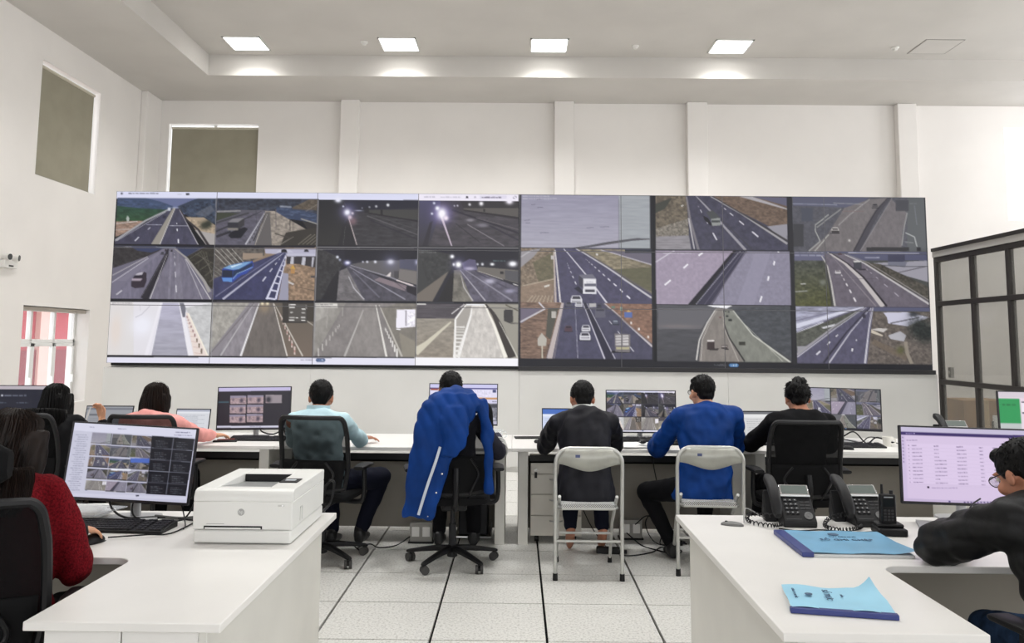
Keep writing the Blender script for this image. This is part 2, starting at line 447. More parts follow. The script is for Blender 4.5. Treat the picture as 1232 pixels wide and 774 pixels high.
# ------------------------------------------------------------------ pictures shown on the displays
def _homog(src, dst):
    A = []; b = []
    for (x, y), (u, v) in zip(src, dst):
        A += [[x, y, 1, 0, 0, 0, -u*x, -u*y], [0, 0, 0, x, y, 1, -v*x, -v*y]]; b += [u, v]
    return np.append(np.linalg.solve(np.array(A, float), np.array(b, float)), 1).reshape(3, 3)
def vnoise(h, w, ch, cw, seed):
    g = np.random.default_rng(seed); gy, gx = int(h/ch)+2, int(w/cw)+2
    G = g.random((gy, gx)); y = np.arange(h)/ch; x = np.arange(w)/cw
    yi = y.astype(int); xi = x.astype(int); fy = (y-yi)[:, None]; fx = (x-xi)[None]
    fy = fy*fy*(3-2*fy); fx = fx*fx*(3-2*fx)
    return (G[yi][:, xi]*(1-fy)*(1-fx) + G[yi][:, xi+1]*(1-fy)*fx + G[yi+1][:, xi]*fy*(1-fx) + G[yi+1][:, xi+1]*fy*fx)*2-1
FONT = dict(L='100100100100111', I='111010010010111', V='101101101101010', E='111100110100111', P='110101110100100',
            A='010101111101101', Y='101101010010010', B='110101110101110', C='011100100100011', K='101101110101101')
class CV:
    """A small painter for what a display shows; picture points come in any four-cornered frame."""
    def __init__(s, w, h, quad, bg=(0, 0, 0), ss=3):
        s.w, s.h, s.ss = w, h, ss; s.W, s.Hh = w*ss, h*ss
        s.a = np.empty((s.Hh, s.W, 3), np.float32); s.a[:] = bg
        s.M = _homog(quad, [(0, 0), (s.W, 0), (s.W, s.Hh), (0, s.Hh)]); s.view(0, 0, 1); s.clip = (0, 0, s.W, s.Hh)
    def view(s, x0, y0, k): s.x0, s.y0, s.k = x0, y0, k
    def m(s, pts):
        p = np.asarray(pts, float)/s.k + (s.x0, s.y0)
        q = np.c_[p, np.ones(len(p))]@s.M.T; return q[:, :2]/q[:, 2:]
    def feed(s, *pts):
        q = s.m(pts); s.clip = tuple(int(round(v)) for v in (q[:, 0].min(), q[:, 1].min(), q[:, 0].max(), q[:, 1].max()))
    def full(s): s.clip = (0, 0, s.W, s.Hh)
    def _mask(s, q):
        x0 = max(int(math.floor(q[:, 0].min())), s.clip[0], 0); x1 = min(int(math.ceil(q[:, 0].max()))+1, s.clip[2], s.W)
        y0 = max(int(math.floor(q[:, 1].min())), s.clip[1], 0); y1 = min(int(math.ceil(q[:, 1].max()))+1, s.clip[3], s.Hh)
        if x1 <= x0 or y1 <= y0: return None
        X = np.arange(x0, x1)+.5; Y = (np.arange(y0, y1)+.5)[:, None]; m = np.zeros((y1-y0, x1-x0), bool)
        for (ax, ay), (bx, by) in zip(q, np.roll(q, -1, 0)):
            if ay == by: continue
            c = ((ay <= Y) != (by <= Y)); xi = ax + (Y-ay)*(bx-ax)/(by-ay)
            m ^= c & (X[None] < xi)
        return x0, x1, y0, y1, m
    def poly(s, pts, col, al=1.0, col2=None):
        r = s._mask(s.m(pts))
        if r is None: return
        x0, x1, y0, y1, m = r; c = np.asarray(col, float)[None, None]
        if col2 is not None:
            t = (np.arange(y1-y0)/max(1, y1-y0-1))[:, None, None]; c = c*(1-t) + np.asarray(col2, float)[None, None]*t
        A = s.a[y0:y1, x0:x1]; k = (m*al)[..., None]; A[:] = A*(1-k) + c*k
    def rect(s, x0, y0, x1, y1, col, al=1.0, col2=None): s.poly([(x0, y0), (x1, y0), (x1, y1), (x0, y1)], col, al, col2)
    def line(s, pts, w, col, al=1.0, w2=None):
        n = len(pts)-1
        for i in range(n):
            a, b = np.asarray(pts[i], float), np.asarray(pts[i+1], float); d = b-a; L = np.hypot(*d)
            if L == 0: continue
            p = np.array([-d[1], d[0]])/L/2; wa = w if w2 is None else w+(w2-w)*i/n; wb = w if w2 is None else w+(w2-w)*(i+1)/n
            s.poly([a+p*wa, b+p*wb, b-p*wb, a-p*wa], col, al)
    def dash(s, a, b, n, w, w2, col, duty=.45, al=1.0, g=2.0):
        """Lane dashes from far a to near b, growing towards the viewer."""
        a, b = np.asarray(a, float), np.asarray(b, float)
        for i in range(n):
            t0, t1 = ((i+.15)/n)**g, ((i+.15+duty)/n)**g; k = (t0+t1)/2
            s.line([a+(b-a)*t0, a+(b-a)*t1], w+(w2-w)*k, col, al)
    def blob(s, c, r, col, al=1.0, ry=None):
        q = s.m([c, (c[0]+r, c[1]), (c[0], c[1]+(ry or r))]); cx, cy = q[0]; rx = abs(q[1, 0]-cx)+1e-6; ryy = abs(q[2, 1]-cy)+1e-6
        x0, x1 = max(int(cx-2.5*rx), s.clip[0]), min(int(cx+2.5*rx)+1, s.clip[2]); y0, y1 = max(int(cy-2.5*ryy), s.clip[1]), min(int(cy+2.5*ryy)+1, s.clip[3])
        if x1 <= x0 or y1 <= y0: return
        X = (np.arange(x0, x1)-cx)/rx; Y = ((np.arange(y0, y1)-cy)/ryy)[:, None]
        k = (np.clip(1.25*np.exp(-(X[None]**2+Y**2)), 0, 1)*al)[..., None]; A = s.a[y0:y1, x0:x1]; A[:] = A*(1-k) + np.asarray(col, float)*k
    def tex(s, pts, amp, cx, cy, seed=1, col=None):
        """Mottle an area: grass, rubble, worn asphalt."""
        r = s._mask(s.m(pts))
        if r is None: return
        x0, x1, y0, y1, m = r; n = .6*vnoise(y1-y0, x1-x0, cy, cx, seed) + .4*vnoise(y1-y0, x1-x0, max(1.5, cy/3), max(1.5, cx/3), seed+1)
        A = s.a[y0:y1, x0:x1]
        if col is None: A[:] = np.clip(A*(1+(m*amp*n)[..., None]), 0, 255)
        else:
            k = (m*np.clip(n*2.2, 0, 1)*amp)[..., None]; A[:] = A*(1-k) + np.asarray(col, float)*k
    def text(s, x, y, w, h, col, al=.8, seed=0):
        g = random.Random(seed*31+int(x*7)); e = x+w; c = h*.75
        while x < e:
            l = c*g.randint(2, 6); s.rect(x, y+h*.12*g.random(), min(x+l, e), y+h, col, al*(.55+.4*g.random())); x += l+c*.7
    def word(s, x, y, h, txt, col, al=1.0):
        u = h/5
        for ch in txt:
            b = FONT.get(ch)
            if b:
                for i in range(15):
                    if b[i] == '1': s.rect(x+(i % 3)*u, y+(i//3)*u, x+(i % 3+1)*u, y+(i//3+1)*u, col, al)
            x += 4*u
    def paste(s, x0, y0, x1, y1, img):
        q = s.m([(x0, y0), (x1, y1)]); a, b = int(round(q[0, 0])), int(round(q[0, 1])); e, f = int(round(q[1, 0])), int(round(q[1, 1]))
        yy = np.clip(((np.arange(f-b)+.5)/(f-b)*img.shape[0]).astype(int), 0, img.shape[0]-1); xx = np.clip(((np.arange(e-a)+.5)/(e-a)*img.shape[1]).astype(int), 0, img.shape[1]-1)
        s.a[b:f, a:e] = img[yy][:, xx]
    def done(s):
        a = s.a.reshape(s.h, s.ss, s.w, s.ss, 3).mean((1, 3)); return np.clip(a, 0, 255)
    def car(s, x, y, w, body, rear=(40, 40, 50), shadow=True):
        h = w*.75
        if shadow: s.rect(x-w*.1, y+h*.85, x+w*1.05, y+h*1.05, (25, 25, 35), .8)
        s.poly([(x, y+h*.45), (x+w*.15, y), (x+w*.85, y), (x+w, y+h*.45), (x+w, y+h*.95), (x, y+h*.95)], body)
        s.poly([(x+w*.12, y+h*.42), (x+w*.2, y+h*.1), (x+w*.8, y+h*.1), (x+w*.88, y+h*.42)], rear)
        s.rect(x+w*.1, y+h*.6, x+w*.9, y+h*.75, rear, .5)

def picture(name, a, w, h, parent, M=None):
    """A display surface w x h in local x,z facing -y that shows the painted picture a."""
    ny, nx = a.shape[:2]
    X, Z = np.meshgrid(np.linspace(-w/2, w/2, nx), np.linspace(h/2, -h/2, ny))
    co = np.stack([X, np.zeros_like(X), Z], -1).reshape(-1, 3)
    i = (np.arange(ny-1)[:, None]*nx + np.arange(nx-1)[None]).ravel()
    F = np.stack([i, i+nx, i+nx+1, i+1], -1)
    me = bpy.data.meshes.new(name); n = len(F)
    me.vertices.add(len(co)); me.vertices.foreach_set('co', co.astype(np.float32).ravel())
    me.loops.add(n*4); me.loops.foreach_set('vertex_index', F.astype(np.int32).ravel())
    me.polygons.add(n); me.polygons.foreach_set('loop_start', np.arange(0, n*4, 4, dtype=np.int32))
    me.update(calc_edges=True)
    ca = me.color_attributes.new('picture', 'FLOAT_COLOR', 'POINT')
    ca.data.foreach_set('color', np.c_[lin(a.reshape(-1, 3)), np.ones(len(co))].astype(np.float32).ravel())
    if M is not None: me.transform(M)
    return link_mesh(name, me, screen_mat(), parent)

VW = CV(1024, 216, [(141, 230), (1113.5, 238), (1122, 445), (128, 437)], (20, 20, 26))
c = VW
# ---- left half: window bars of the software
c.view(0, 0, 1)
c.poly([(140, 229), (627, 233), (627, 242), (140, 239)], (214, 216, 250)); c.poly([(127, 430), (627, 431), (626, 442), (127, 438)], (226, 224, 248))
c.poly([(505, 232), (627, 233), (627, 243), (505, 242)], (238, 230, 250)); c.poly([(500, 430), (627, 431), (626, 442), (500, 440)], (246, 244, 252))
c.view(130, 225, 9.126); c.blob((157, 72), 10, (40, 40, 60)); c.text(232, 64, 330, 16, (90, 92, 120), .7, 3); c.text(770, 76, 50, 12, (160, 162, 190), .6, 4)
c.poly([(862, 72), (900, 68), (902, 90), (864, 92)], (50, 52, 66))
c.view(500, 225, 9.333); c.text(115, 108, 125, 14, (150, 140, 170), .6, 5); c.text(300, 110, 230, 14, (160, 150, 180), .6, 6)
c.poly([(582, 130), (590, 104), (606, 106), (614, 130)], (50, 46, 66)); c.text(676, 108, 26, 20, (120, 112, 140), .7, 1); c.rect(740, 100, 1042, 136, (222, 214, 240)); c.text(760, 114, 220, 14, (80, 72, 100), .8, 8)
c.line([(1118, 112), (1112, 134), (1136, 134)], 5, (120, 112, 140)); c.line([(1128, 110), (1148, 110), (1148, 124)], 5, (120, 112, 140))
c.view(250, 360, 9.126); c.text(1025, 660, 140, 14, (120, 116, 150), .7, 2)
c.view(372, 360, 9.126); c.poly([(84, 668), (98, 650), (178, 650), (194, 668), (178, 688), (98, 688)], (40, 74, 140)); c.word(108, 658, 22, 'LIVE', (190, 205, 240)); c.text(0, 662, 50, 12, (120, 116, 150), .7)

# ---- 1.1 motorway through hills
c.view(130, 225, 9.126); c.feed((122, 119), (1204, 128), (1190, 628), (82, 622))
c.rect(60, 100, 1230, 300, (92, 104, 160)); c.poly([(60, 118), (400, 118), (580, 160), (720, 210), (720, 260), (60, 300)], (52, 74, 118))
c.poly([(770, 215), (900, 160), (1000, 125), (1230, 120), (1230, 420), (900, 330), (800, 260)], (46, 60, 88)); c.poly([(60, 200), (300, 230), (680, 250), (400, 380), (60, 380)], (36, 78, 62), 1, (40, 84, 44))
c.tex([(60, 120), (720, 200), (680, 250), (400, 380), (60, 380)], .3, 16, 5, 3); c.tex([(780, 215), (1230, 120), (1230, 420), (900, 330)], .5, 9, 7, 4)
c.poly([(960, 300), (1040, 250), (1140, 200), (1180, 260), (1080, 330)], (98, 104, 120), .6)
c.poly([(60, 380), (400, 370), (250, 480), (60, 560)], (158, 120, 98)); c.tex([(60, 380), (400, 370), (250, 480), (60, 560)], .35, 14, 4, 5); c.line([(60, 405), (330, 378)], 8, (200, 190, 186)); c.line([(80, 470), (240, 462)], 10, (190, 180, 178), .7)
c.poly([(860, 330), (1060, 335), (1200, 430), (1200, 640), (1090, 630)], (176, 150, 118)); c.tex([(860, 330), (1200, 430), (1200, 640), (1090, 630)], .3, 8, 6, 6)
c.poly([(960, 470), (1200, 520), (1200, 640), (1080, 630)], (168, 160, 158)); c.blob((1070, 420), 52, (52, 56, 40), .95, 40); c.blob((1110, 400), 36, (44, 50, 36), .9)
c.poly([(720, 235), (480, 640), (30, 640), (60, 590), (670, 250)], (62, 60, 88)); c.poly([(745, 235), (785, 235), (1000, 640), (560, 640)], (66, 64, 92))
c.tex([(60, 590), (670, 250), (785, 235), (1000, 640)], .18, 10, 20, 8)
c.poly([(722, 232), (750, 232), (575, 640), (470, 640)], (150, 142, 130)); c.line([(740, 240), (575, 630)], 5, (205, 200, 200), 1, 9)
c.line([(690, 240), (420, 370), (60, 600)], 16, (158, 158, 166), 1, 22); c.line([(640, 275), (100, 590)], 5, (200, 198, 208), .9)
c.line([(790, 240), (870, 360), (1000, 470), (1110, 640)], 14, (56, 48, 52), 1, 28); c.line([(792, 250), (1000, 640)], 5, (196, 190, 200), 1, 9)
c.line([(430, 412), (600, 416)], 6, (190, 190, 215), .8); c.line([(680, 424), (890, 428)], 6, (200, 200, 220), .8)
c.line([(765, 455), (767, 485)], 10, (235, 235, 245)); c.line([(778, 572), (780, 615)], 13, (240, 240, 250)); c.line([(345, 548), (300, 592)], 10, (225, 225, 240)); c.line([(472, 442), (445, 468)], 8, (205, 205, 225)); c.line([(762, 395), (763, 410)], 7, (220, 220, 235))
c.rect(666, 228, 694, 262, (196, 202, 220)); c.rect(608, 312, 642, 345, (40, 42, 66)); c.poly([(205, 345), (222, 312), (242, 345), (234, 378), (214, 378)], (168, 178, 170)); c.blob((745, 228), 40, (190, 200, 230), .5, 8)
# ---- 1.2 container lorry and yard
c.view(255, 225, 9.126); c.feed((72, 128), (1184, 136), (1176, 634), (54, 634))
c.rect(40, 110, 1210, 300, (48, 54, 72), 1, (58, 64, 84)); c.tex([(40, 110), (1210, 110), (1210, 300), (40, 300)], .4, 12, 7, 11); c.rect(40, 255, 640, 640, (86, 84, 100)); c.poly([(40, 280), (330, 285), (40, 380)], (60, 66, 48))
c.line([(60, 272), (330, 262)], 12, (150, 148, 150)); c.poly([(720, 220), (880, 230), (1180, 300), (1180, 400), (720, 330)], (44, 60, 100)); c.tex([(720, 220), (1180, 300), (1180, 400), (720, 330)], .5, 20, 4, 12, (96, 120, 160))
c.poly([(760, 205), (890, 215), (880, 230), (760, 225)], (130, 140, 160)); c.poly([(890, 230), (1080, 140), (1210, 140), (1210, 260), (900, 245)], (92, 78, 62)); c.tex([(890, 230), (1080, 140), (1210, 140), (1210, 260)], .35, 8, 5, 13); c.line([(1040, 270), (1200, 175)], 6, (150, 140, 128), .8)
c.poly([(600, 265), (700, 265), (1040, 460), (760, 640), (480, 640)], (150, 136, 122)); c.tex([(600, 265), (700, 265), (1040, 460), (760, 640), (480, 640)], .3, 9, 7, 14)
c.poly([(605, 275), (650, 280), (670, 640), (490, 640)], (98, 92, 92)); c.poly([(560, 265), (600, 275), (470, 640), (370, 640)], (110, 106, 122))
c.poly([(60, 400), (540, 262), (590, 265), (380, 640), (40, 640)], (88, 84, 104)); c.tex([(60, 400), (540, 262), (590, 265), (380, 640), (40, 640)], .2, 18, 8, 15)
c.line([(60, 395), (420, 285)], 18, (60, 58, 66)); c.line([(55, 490), (420, 330), (560, 265)], 20, (52, 50, 60), 1, 6); c.line([(60, 545), (220, 490)], 26, (44, 42, 52)); c.line([(380, 630), (590, 290)], 12, (214, 212, 226), .9, 4); c.dash((600, 280), (415, 635), 14, 3, 14, (60, 58, 66)); c.line([(470, 590), (600, 300)], 14, (48, 44, 44), 1, 5); c.line([(495, 610), (620, 300)], 6, (190, 184, 180), .8)
c.poly([(190, 530), (230, 490), (370, 440), (408, 460), (330, 560), (220, 562)], (26, 26, 38)); c.poly([(186, 388), (300, 388), (300, 455), (186, 448)], (44, 44, 56)); c.poly([(186, 388), (240, 350), (370, 340), (300, 388)], (128, 126, 132)); c.poly([(300, 388), (370, 345), (370, 420), (300, 470)], (56, 54, 60)); c.rect(186, 448, 300, 474, (132, 126, 116))
c.line([(716, 250), (716, 455)], 7, (100, 92, 92)); c.line([(870, 350), (870, 480)], 8, (74, 66, 60)); c.line([(500, 260), (500, 400)], 4, (60, 60, 70))
c.poly([(825, 500), (1040, 462), (1180, 420), (1180, 640), (760, 640)], (58, 52, 44)); c.line([(990, 350), (1180, 410)], 14, (150, 146, 138)); c.line([(700, 510), (860, 555)], 10, (70, 62, 56)); c.poly([(1000, 370), (1180, 420), (1180, 445), (1060, 460)], (48, 44, 44))
for i in range(5): c.line([(960+i*45, 630), (1100+i*45, 520)], 7, (150, 140, 118), .8); c.line([(750, 630+i*3), (910, 545)], 3, (170, 160, 150), .5)
# ---- 1.3 and 1.4 tunnel by night
c.view(380, 225, 9.477); c.feed((54, 148), (1198, 158), (1190, 668), (40, 664))
c.rect(0, 100, 1232, 720, (50, 48, 60), 1, (52, 50, 54)); c.poly([(50, 145), (330, 150), (380, 290), (260, 680), (30, 680)], (36, 36, 42), 1, (50, 48, 46))
c.poly([(330, 150), (1200, 158), (1200, 240), (640, 262), (400, 260)], (34, 34, 52)); c.poly([(600, 262), (1200, 262), (1200, 380), (620, 305)], (66, 64, 62)); c.poly([(440, 300), (620, 300), (1200, 400), (1200, 680), (300, 680), (360, 420)], (58, 55, 60))
c.tex([(440, 300), (620, 300), (1200, 400), (1200, 680), (300, 680)], .25, 30, 6, 22); c.line([(620, 300), (1200, 395)], 14, (34, 32, 36)); c.line([(600, 330), (1180, 545)], 10, (112, 108, 114), .7); c.line([(640, 380), (1180, 600)], 16, (40, 38, 52), .7); c.line([(700, 330), (1190, 490)], 7, (84, 80, 84), .7)
c.poly([(260, 680), (330, 440), (400, 330), (470, 680)], (40, 38, 42)); c.line([(395, 360), (485, 660)], 10, (200, 180, 180), 1, 9); c.line([(355, 450), (330, 660)], 4, (110, 104, 100), .8)
c.rect(570, 240, 625, 300, (36, 34, 38), .8); c.rect(756, 262, 778, 325, (34, 32, 34))
c.blob((380, 285), 90, (120, 110, 190), .55); c.blob((440, 390), 40, (190, 120, 130), .45); c.blob((375, 290), 34, (235, 235, 255)); c.blob((405, 345), 22, (240, 210, 230), .8); c.blob((435, 300), 14, (230, 215, 235), .8); c.blob((505, 270), 40, (170, 175, 215), .8, 6)
c.full(); c.blob((272, 150), 38, (226, 226, 250), 1, 28); c.blob((330, 222), 9, (220, 225, 255)); c.blob((838, 207), 15, (235, 235, 240)); c.blob((705, 222), 12, (220, 220, 225), .9); c.blob((628, 230), 9, (190, 190, 200), .8); c.blob((545, 240), 7, (170, 170, 190), .8)
c.view(500, 225, 9.333); c.feed((64, 158), (1178, 164), (1170, 665), (56, 662))
c.rect(0, 100, 1232, 720, (60, 54, 66), 1, (62, 55, 56)); c.poly([(60, 155), (300, 160), (300, 300), (160, 700), (40, 700)], (72, 68, 112), 1, (58, 54, 62)); c.poly([(520, 160), (1180, 165), (1180, 250), (560, 245)], (54, 50, 54)); c.poly([(560, 240), (1180, 240), (1180, 345), (560, 270)], (92, 86, 82)); c.line([(560, 265), (1180, 350)], 18, (46, 42, 46))
c.poly([(300, 260), (560, 270), (1180, 370), (1180, 680), (170, 680)], (72, 66, 74)); c.tex([(300, 260), (560, 270), (1180, 370), (1180, 680), (170, 680)], .22, 26, 7, 24)
c.line([(430, 260), (1180, 520)], 20, (42, 38, 52), .8); c.line([(600, 420), (1010, 660)], 9, (140, 132, 140), .9); c.line([(700, 350), (1180, 480)], 8, (120, 112, 116), .7); c.line([(470, 410), (740, 620)], 10, (46, 42, 48), .7); c.line([(840, 430), (1180, 600)], 16, (44, 40, 58), .7); c.blob((630, 372), 46, (160, 155, 170), .7, 16); c.blob((770, 430), 60, (150, 145, 165), .6, 20)
c.poly([(180, 400), (215, 380), (150, 680), (90, 680)], (50, 46, 56)); c.blob((320, 300), 110, (130, 110, 210), .7); c.line([(310, 330), (425, 660)], 26, (215, 190, 215), .9, 12); c.blob((315, 300), 50, (250, 245, 255), 1, 60); c.blob((265, 240), 22, (240, 240, 255)); c.blob((360, 350), 26, (245, 225, 245)); c.blob((204, 300), 11, (225, 230, 255)); c.blob((228, 183), 12, (215, 220, 250))
c.blob((625, 198), 13, (230, 225, 235)); c.blob((755, 188), 22, (240, 236, 245)); c.blob((490, 211), 9, (200, 195, 220)); c.blob((455, 213), 8, (190, 190, 215)); c.rect(780, 250, 800, 280, (50, 46, 48)); c.full(); c.blob((1070, 165), 40, (240, 232, 250), 1, 30)
# ---- 2.1 pick-up on motorway
c.view(130, 290, 9.126); c.feed((72, 50), (1178, 56), (1160, 636), (32, 632))
c.rect(20, 30, 1200, 660, (104, 98, 124)); c.poly([(60, 45), (460, 60), (640, 80), (440, 170), (60, 300)], (52, 48, 50)); c.tex([(60, 45), (460, 60), (440, 170), (60, 300)], .4, 10, 7, 31); c.poly([(220, 45), (640, 60), (600, 90), (480, 130), (330, 110)], (46, 56, 104)); c.poly([(740, 60), (1060, 60), (860, 180)], (48, 58, 100)); c.poly([(450, 50), (740, 55), (760, 80), (600, 80)], (140, 152, 180))
c.poly([(860, 180), (1060, 70), (1190, 60), (1190, 540), (1130, 520)], (54, 50, 40)); c.tex([(860, 180), (1060, 70), (1190, 60), (1190, 540), (1130, 520)], .35, 8, 6, 32)
for i in range(5): c.line([(900+i*55, 200+i*62), (1040+i*50, 110+i*62)], 5, (130, 124, 108), .8); c.line([(960+i*30, 140-i*6), (1180, 260+i*70)], 5, (120, 114, 100), .7)
c.poly([(690, 85), (740, 85), (830, 200), (1120, 640), (480, 640), (650, 110)], (112, 106, 130)); c.poly([(600, 90), (660, 85), (640, 170), (370, 640), (20, 640), (50, 440)], (112, 106, 134))
for x in (700, 770): c.poly([(x-8, 100), (x+8, 100), (x+60*(1 if x > 720 else -.2), 640), (x-40, 640)], (140, 134, 156), .45)
c.poly([(640, 90), (612, 92), (100, 440), (200, 440)], (132, 126, 150), .4); c.tex([(600, 90), (740, 85), (1120, 640), (20, 640)], .12, 8, 22, 33)
c.line([(668, 90), (640, 180), (400, 640)], 14, (40, 36, 48), 1, 88); c.line([(655, 150), (465, 635)], 5, (196, 190, 196), .9, 14); c.line([(640, 160), (380, 600)], 3, (150, 144, 150), .8)
c.line([(740, 90), (870, 190), (1060, 440), (1120, 560)], 10, (160, 154, 150), 1, 40); c.line([(860, 200), (1130, 640)], 6, (216, 210, 212), 1, 10); c.line([(850, 200), (1040, 640)], 6, (200, 194, 200), .8, 9); c.line([(440, 175), (50, 380)], 8, (180, 174, 180)); c.line([(450, 190), (40, 460)], 6, (216, 212, 222)); c.dash((735, 140), (758, 640), 5, 5, 13, (220, 216, 228)); c.line([(158, 542), (95, 590)], 10, (220, 216, 226))
c.poly([(262, 440), (290, 390), (330, 350), (395, 338), (428, 350), (428, 440), (400, 510), (300, 520), (258, 500)], (52, 40, 56)); c.poly([(330, 352), (395, 340), (375, 375), (300, 378)], (186, 178, 196)); c.poly([(270, 412), (385, 412), (360, 440), (265, 438)], (170, 150, 170)); c.poly([(290, 385), (380, 378), (388, 405), (280, 408)], (40, 34, 52))
c.car(585, 125, 36, (70, 66, 80)); c.rect(695, 100, 715, 122, (40, 36, 48)); c.rect(628, 92, 652, 118, (56, 50, 60)); c.text(195, 55, 70, 10, (220, 220, 230), .8); c.text(90, 66, 150, 9, (190, 190, 200), .5)
# ---- 2.2 blue bus leaving the tunnel
c.view(255, 290, 9.126); c.feed((40, 60), (1164, 66), (1148, 648), (20, 640))
c.rect(0, 30, 1200, 680, (150, 120, 92)); c.poly([(0, 50), (590, 60), (590, 160), (40, 420), (0, 420)], (92, 84, 78)); c.tex([(0, 50), (590, 60), (590, 160), (40, 420)], .4, 9, 7, 41)
for i in range(5): c.line([(30+i*60-40, 90), (210+i*55-40, 270)], 7, (190, 186, 176), .9)
for i in range(3): c.line([(40, 280+i*45), (120, 340+i*45)], 6, (150, 150, 140), .8)
c.poly([(350, 135), (570, 140), (570, 185), (350, 210)], (160, 134, 110)); c.poly([(590, 78), (1160, 80), (1160, 180), (780, 150), (600, 140)], (176, 172, 204)); c.poly([(720, 130), (760, 95), (860, 95), (910, 130)], (190, 188, 214)); c.poly([(770, 128), (775, 100), (800, 90), (830, 100), (838, 128)], (34, 32, 44)); c.poly([(1020, 122), (1030, 100), (1048, 92), (1070, 104), (1075, 124)], (44, 42, 52))
c.poly([(840, 140), (1160, 145), (1160, 180), (840, 172)], (186, 184, 212)); c.rect(830, 172, 1160, 290, (60, 54, 60)); c.poly([(880, 175), (912, 178), (908, 270), (868, 268)], (186, 184, 200)); c.poly([(1005, 178), (1042, 182), (1030, 280), (990, 278)], (186, 184, 200)); c.poly([(1110, 180), (1136, 182), (1118, 290), (1102, 290)], (180, 178, 194))
c.poly([(830, 255), (960, 255), (1160, 300), (1160, 660), (720, 660)], (156, 120, 88)); c.tex([(830, 255), (960, 255), (1160, 300), (1160, 660), (720, 660)], .35, 9, 7, 42)
c.poly([(760, 130), (835, 135), (730, 660), (0, 660), (0, 430), (460, 240)], (54, 56, 106)); c.tex([(760, 130), (835, 135), (730, 660), (0, 660), (0, 430)], .15, 14, 14, 43); c.line([(800, 135), (480, 370), (130, 640)], 7, (176, 176, 206), 1, 22); c.line([(760, 140), (400, 370), (50, 610)], 4, (150, 150, 186), .9, 7)
c.poly([(790, 350), (850, 360), (850, 660), (740, 660)], (150, 148, 176)); c.line([(830, 140), (610, 640)], 6, (210, 210, 240), 1, 24); c.line([(835, 150), (710, 640)], 6, (210, 210, 240), 1, 22)
for i in range(9):
    t = (i/8)**1.6; a = (820-210*t, 170+455*t); b = (828-118*t, 190+450*t); c.line([a, b], 5+14*t, (206, 206, 236))
c.dash((770, 180), (530, 490), 5, 5, 14, (225, 225, 245)); c.line([(820, 160), (815, 280)], 8, (190, 188, 205))
c.poly([(125, 310), (200, 270), (380, 230), (460, 225), (470, 285), (390, 360), (330, 380), (240, 450), (130, 445), (120, 400)], (28, 62, 190)); c.poly([(135, 300), (200, 270), (380, 235), (450, 228), (310, 310), (240, 318)], (96, 160, 226)); c.poly([(215, 280), (330, 250), (350, 252), (230, 296)], (196, 226, 250)); c.poly([(125, 320), (240, 325), (235, 400), (122, 400)], (30, 40, 70)); c.poly([(245, 330), (320, 305), (455, 240), (460, 275), (330, 345), (240, 400)], (26, 50, 96)); c.poly([(120, 405), (235, 405), (230, 450), (135, 445)], (66, 136, 240)); c.line([(240, 420), (290, 360), (460, 290)], 7, (150, 196, 250), .9)
c.poly([(868, 310), (900, 262), (930, 312)], (226, 160, 40)); c.rect(876, 315, 920, 360, (200, 134, 60)); c.poly([(850, 440), (915, 470), (900, 485), (850, 460)], (200, 192, 190)); c.rect(1095, 385, 1145, 405, (70, 64, 70)); c.line([(920, 500), (1140, 545)], 8, (90, 70, 54), .7)
# ---- 2.3 and 2.4 tunnel lanes
c.view(375, 290, 9.126); c.feed((70, 62), (1182, 64), (1172, 654), (58, 650))
c.rect(0, 30, 1232, 690, (38, 36, 50)); c.poly([(60, 60), (310, 180), (360, 260), (120, 640), (50, 650)], (56, 54, 56)); c.tex([(60, 60), (310, 180), (360, 260), (120, 640)], .3, 9, 9, 51); c.poly([(640, 220), (1190, 210), (1190, 480), (900, 400), (440, 260)], (92, 88, 92)); c.poly([(980, 310), (1190, 340), (1190, 490), (960, 420)], (120, 112, 108)); c.rect(380, 60, 1190, 215, (30, 28, 40)); c.poly([(980, 205), (1190, 205), (1190, 330), (980, 300)], (76, 76, 104))
c.poly([(320, 330), (420, 290), (600, 660), (280, 660)], (112, 106, 110)); c.poly([(400, 290), (440, 265), (1180, 560), (1180, 660), (600, 660)], (76, 72, 88)); c.tex([(320, 330), (440, 265), (1180, 560), (1180, 660), (280, 660)], .22, 18, 12, 52)
c.poly([(210, 470), (300, 330), (320, 330), (290, 650), (130, 640)], (34, 32, 38)); c.line([(440, 268), (880, 400), (1180, 520)], 10, (150, 146, 160), .9, 20); c.line([(430, 285), (1040, 640)], 8, (150, 146, 166), .9, 14); c.line([(420, 390), (480, 520), (590, 640)], 8, (190, 186, 196), .9, 14); c.poly([(760, 400), (1060, 490), (1040, 550), (700, 430)], (160, 132, 140), .7); c.line([(860, 400), (1050, 540)], 10, (60, 56, 70), .5); c.line([(470, 330), (760, 620)], 12, (120, 116, 138), .6, 20)
c.poly([(1050, 510), (1080, 490), (1180, 510), (1180, 610), (1060, 560)], (34, 28, 40)); c.line([(945, 430), (1130, 490)], 14, (226, 206, 204)); c.poly([(830, 388), (885, 340), (880, 392)], (230, 214, 210)); c.rect(920, 330, 972, 410, (70, 66, 70))
c.blob((405, 242), 34, (150, 150, 230), .9, 26); c.blob((410, 240), 20, (240, 240, 255), 1, 12); c.blob((880, 230), 34, (250, 250, 255), 1, 26); c.blob((880, 230), 90, (120, 120, 180), .35); c.blob((1178, 235), 26, (190, 190, 240), .9); c.blob((712, 230), 14, (225, 225, 245)); c.blob((624, 230), 11, (220, 220, 240)); c.blob((577, 230), 9, (200, 200, 225)); c.blob((298, 178), 14, (225, 230, 250)); c.blob((325, 208), 12, (170, 180, 215), .9); c.text(80, 92, 160, 10, (180, 180, 190), .6)
c.view(500, 290, 9.333); c.feed((52, 78), (1172, 84), (1166, 678), (36, 674))
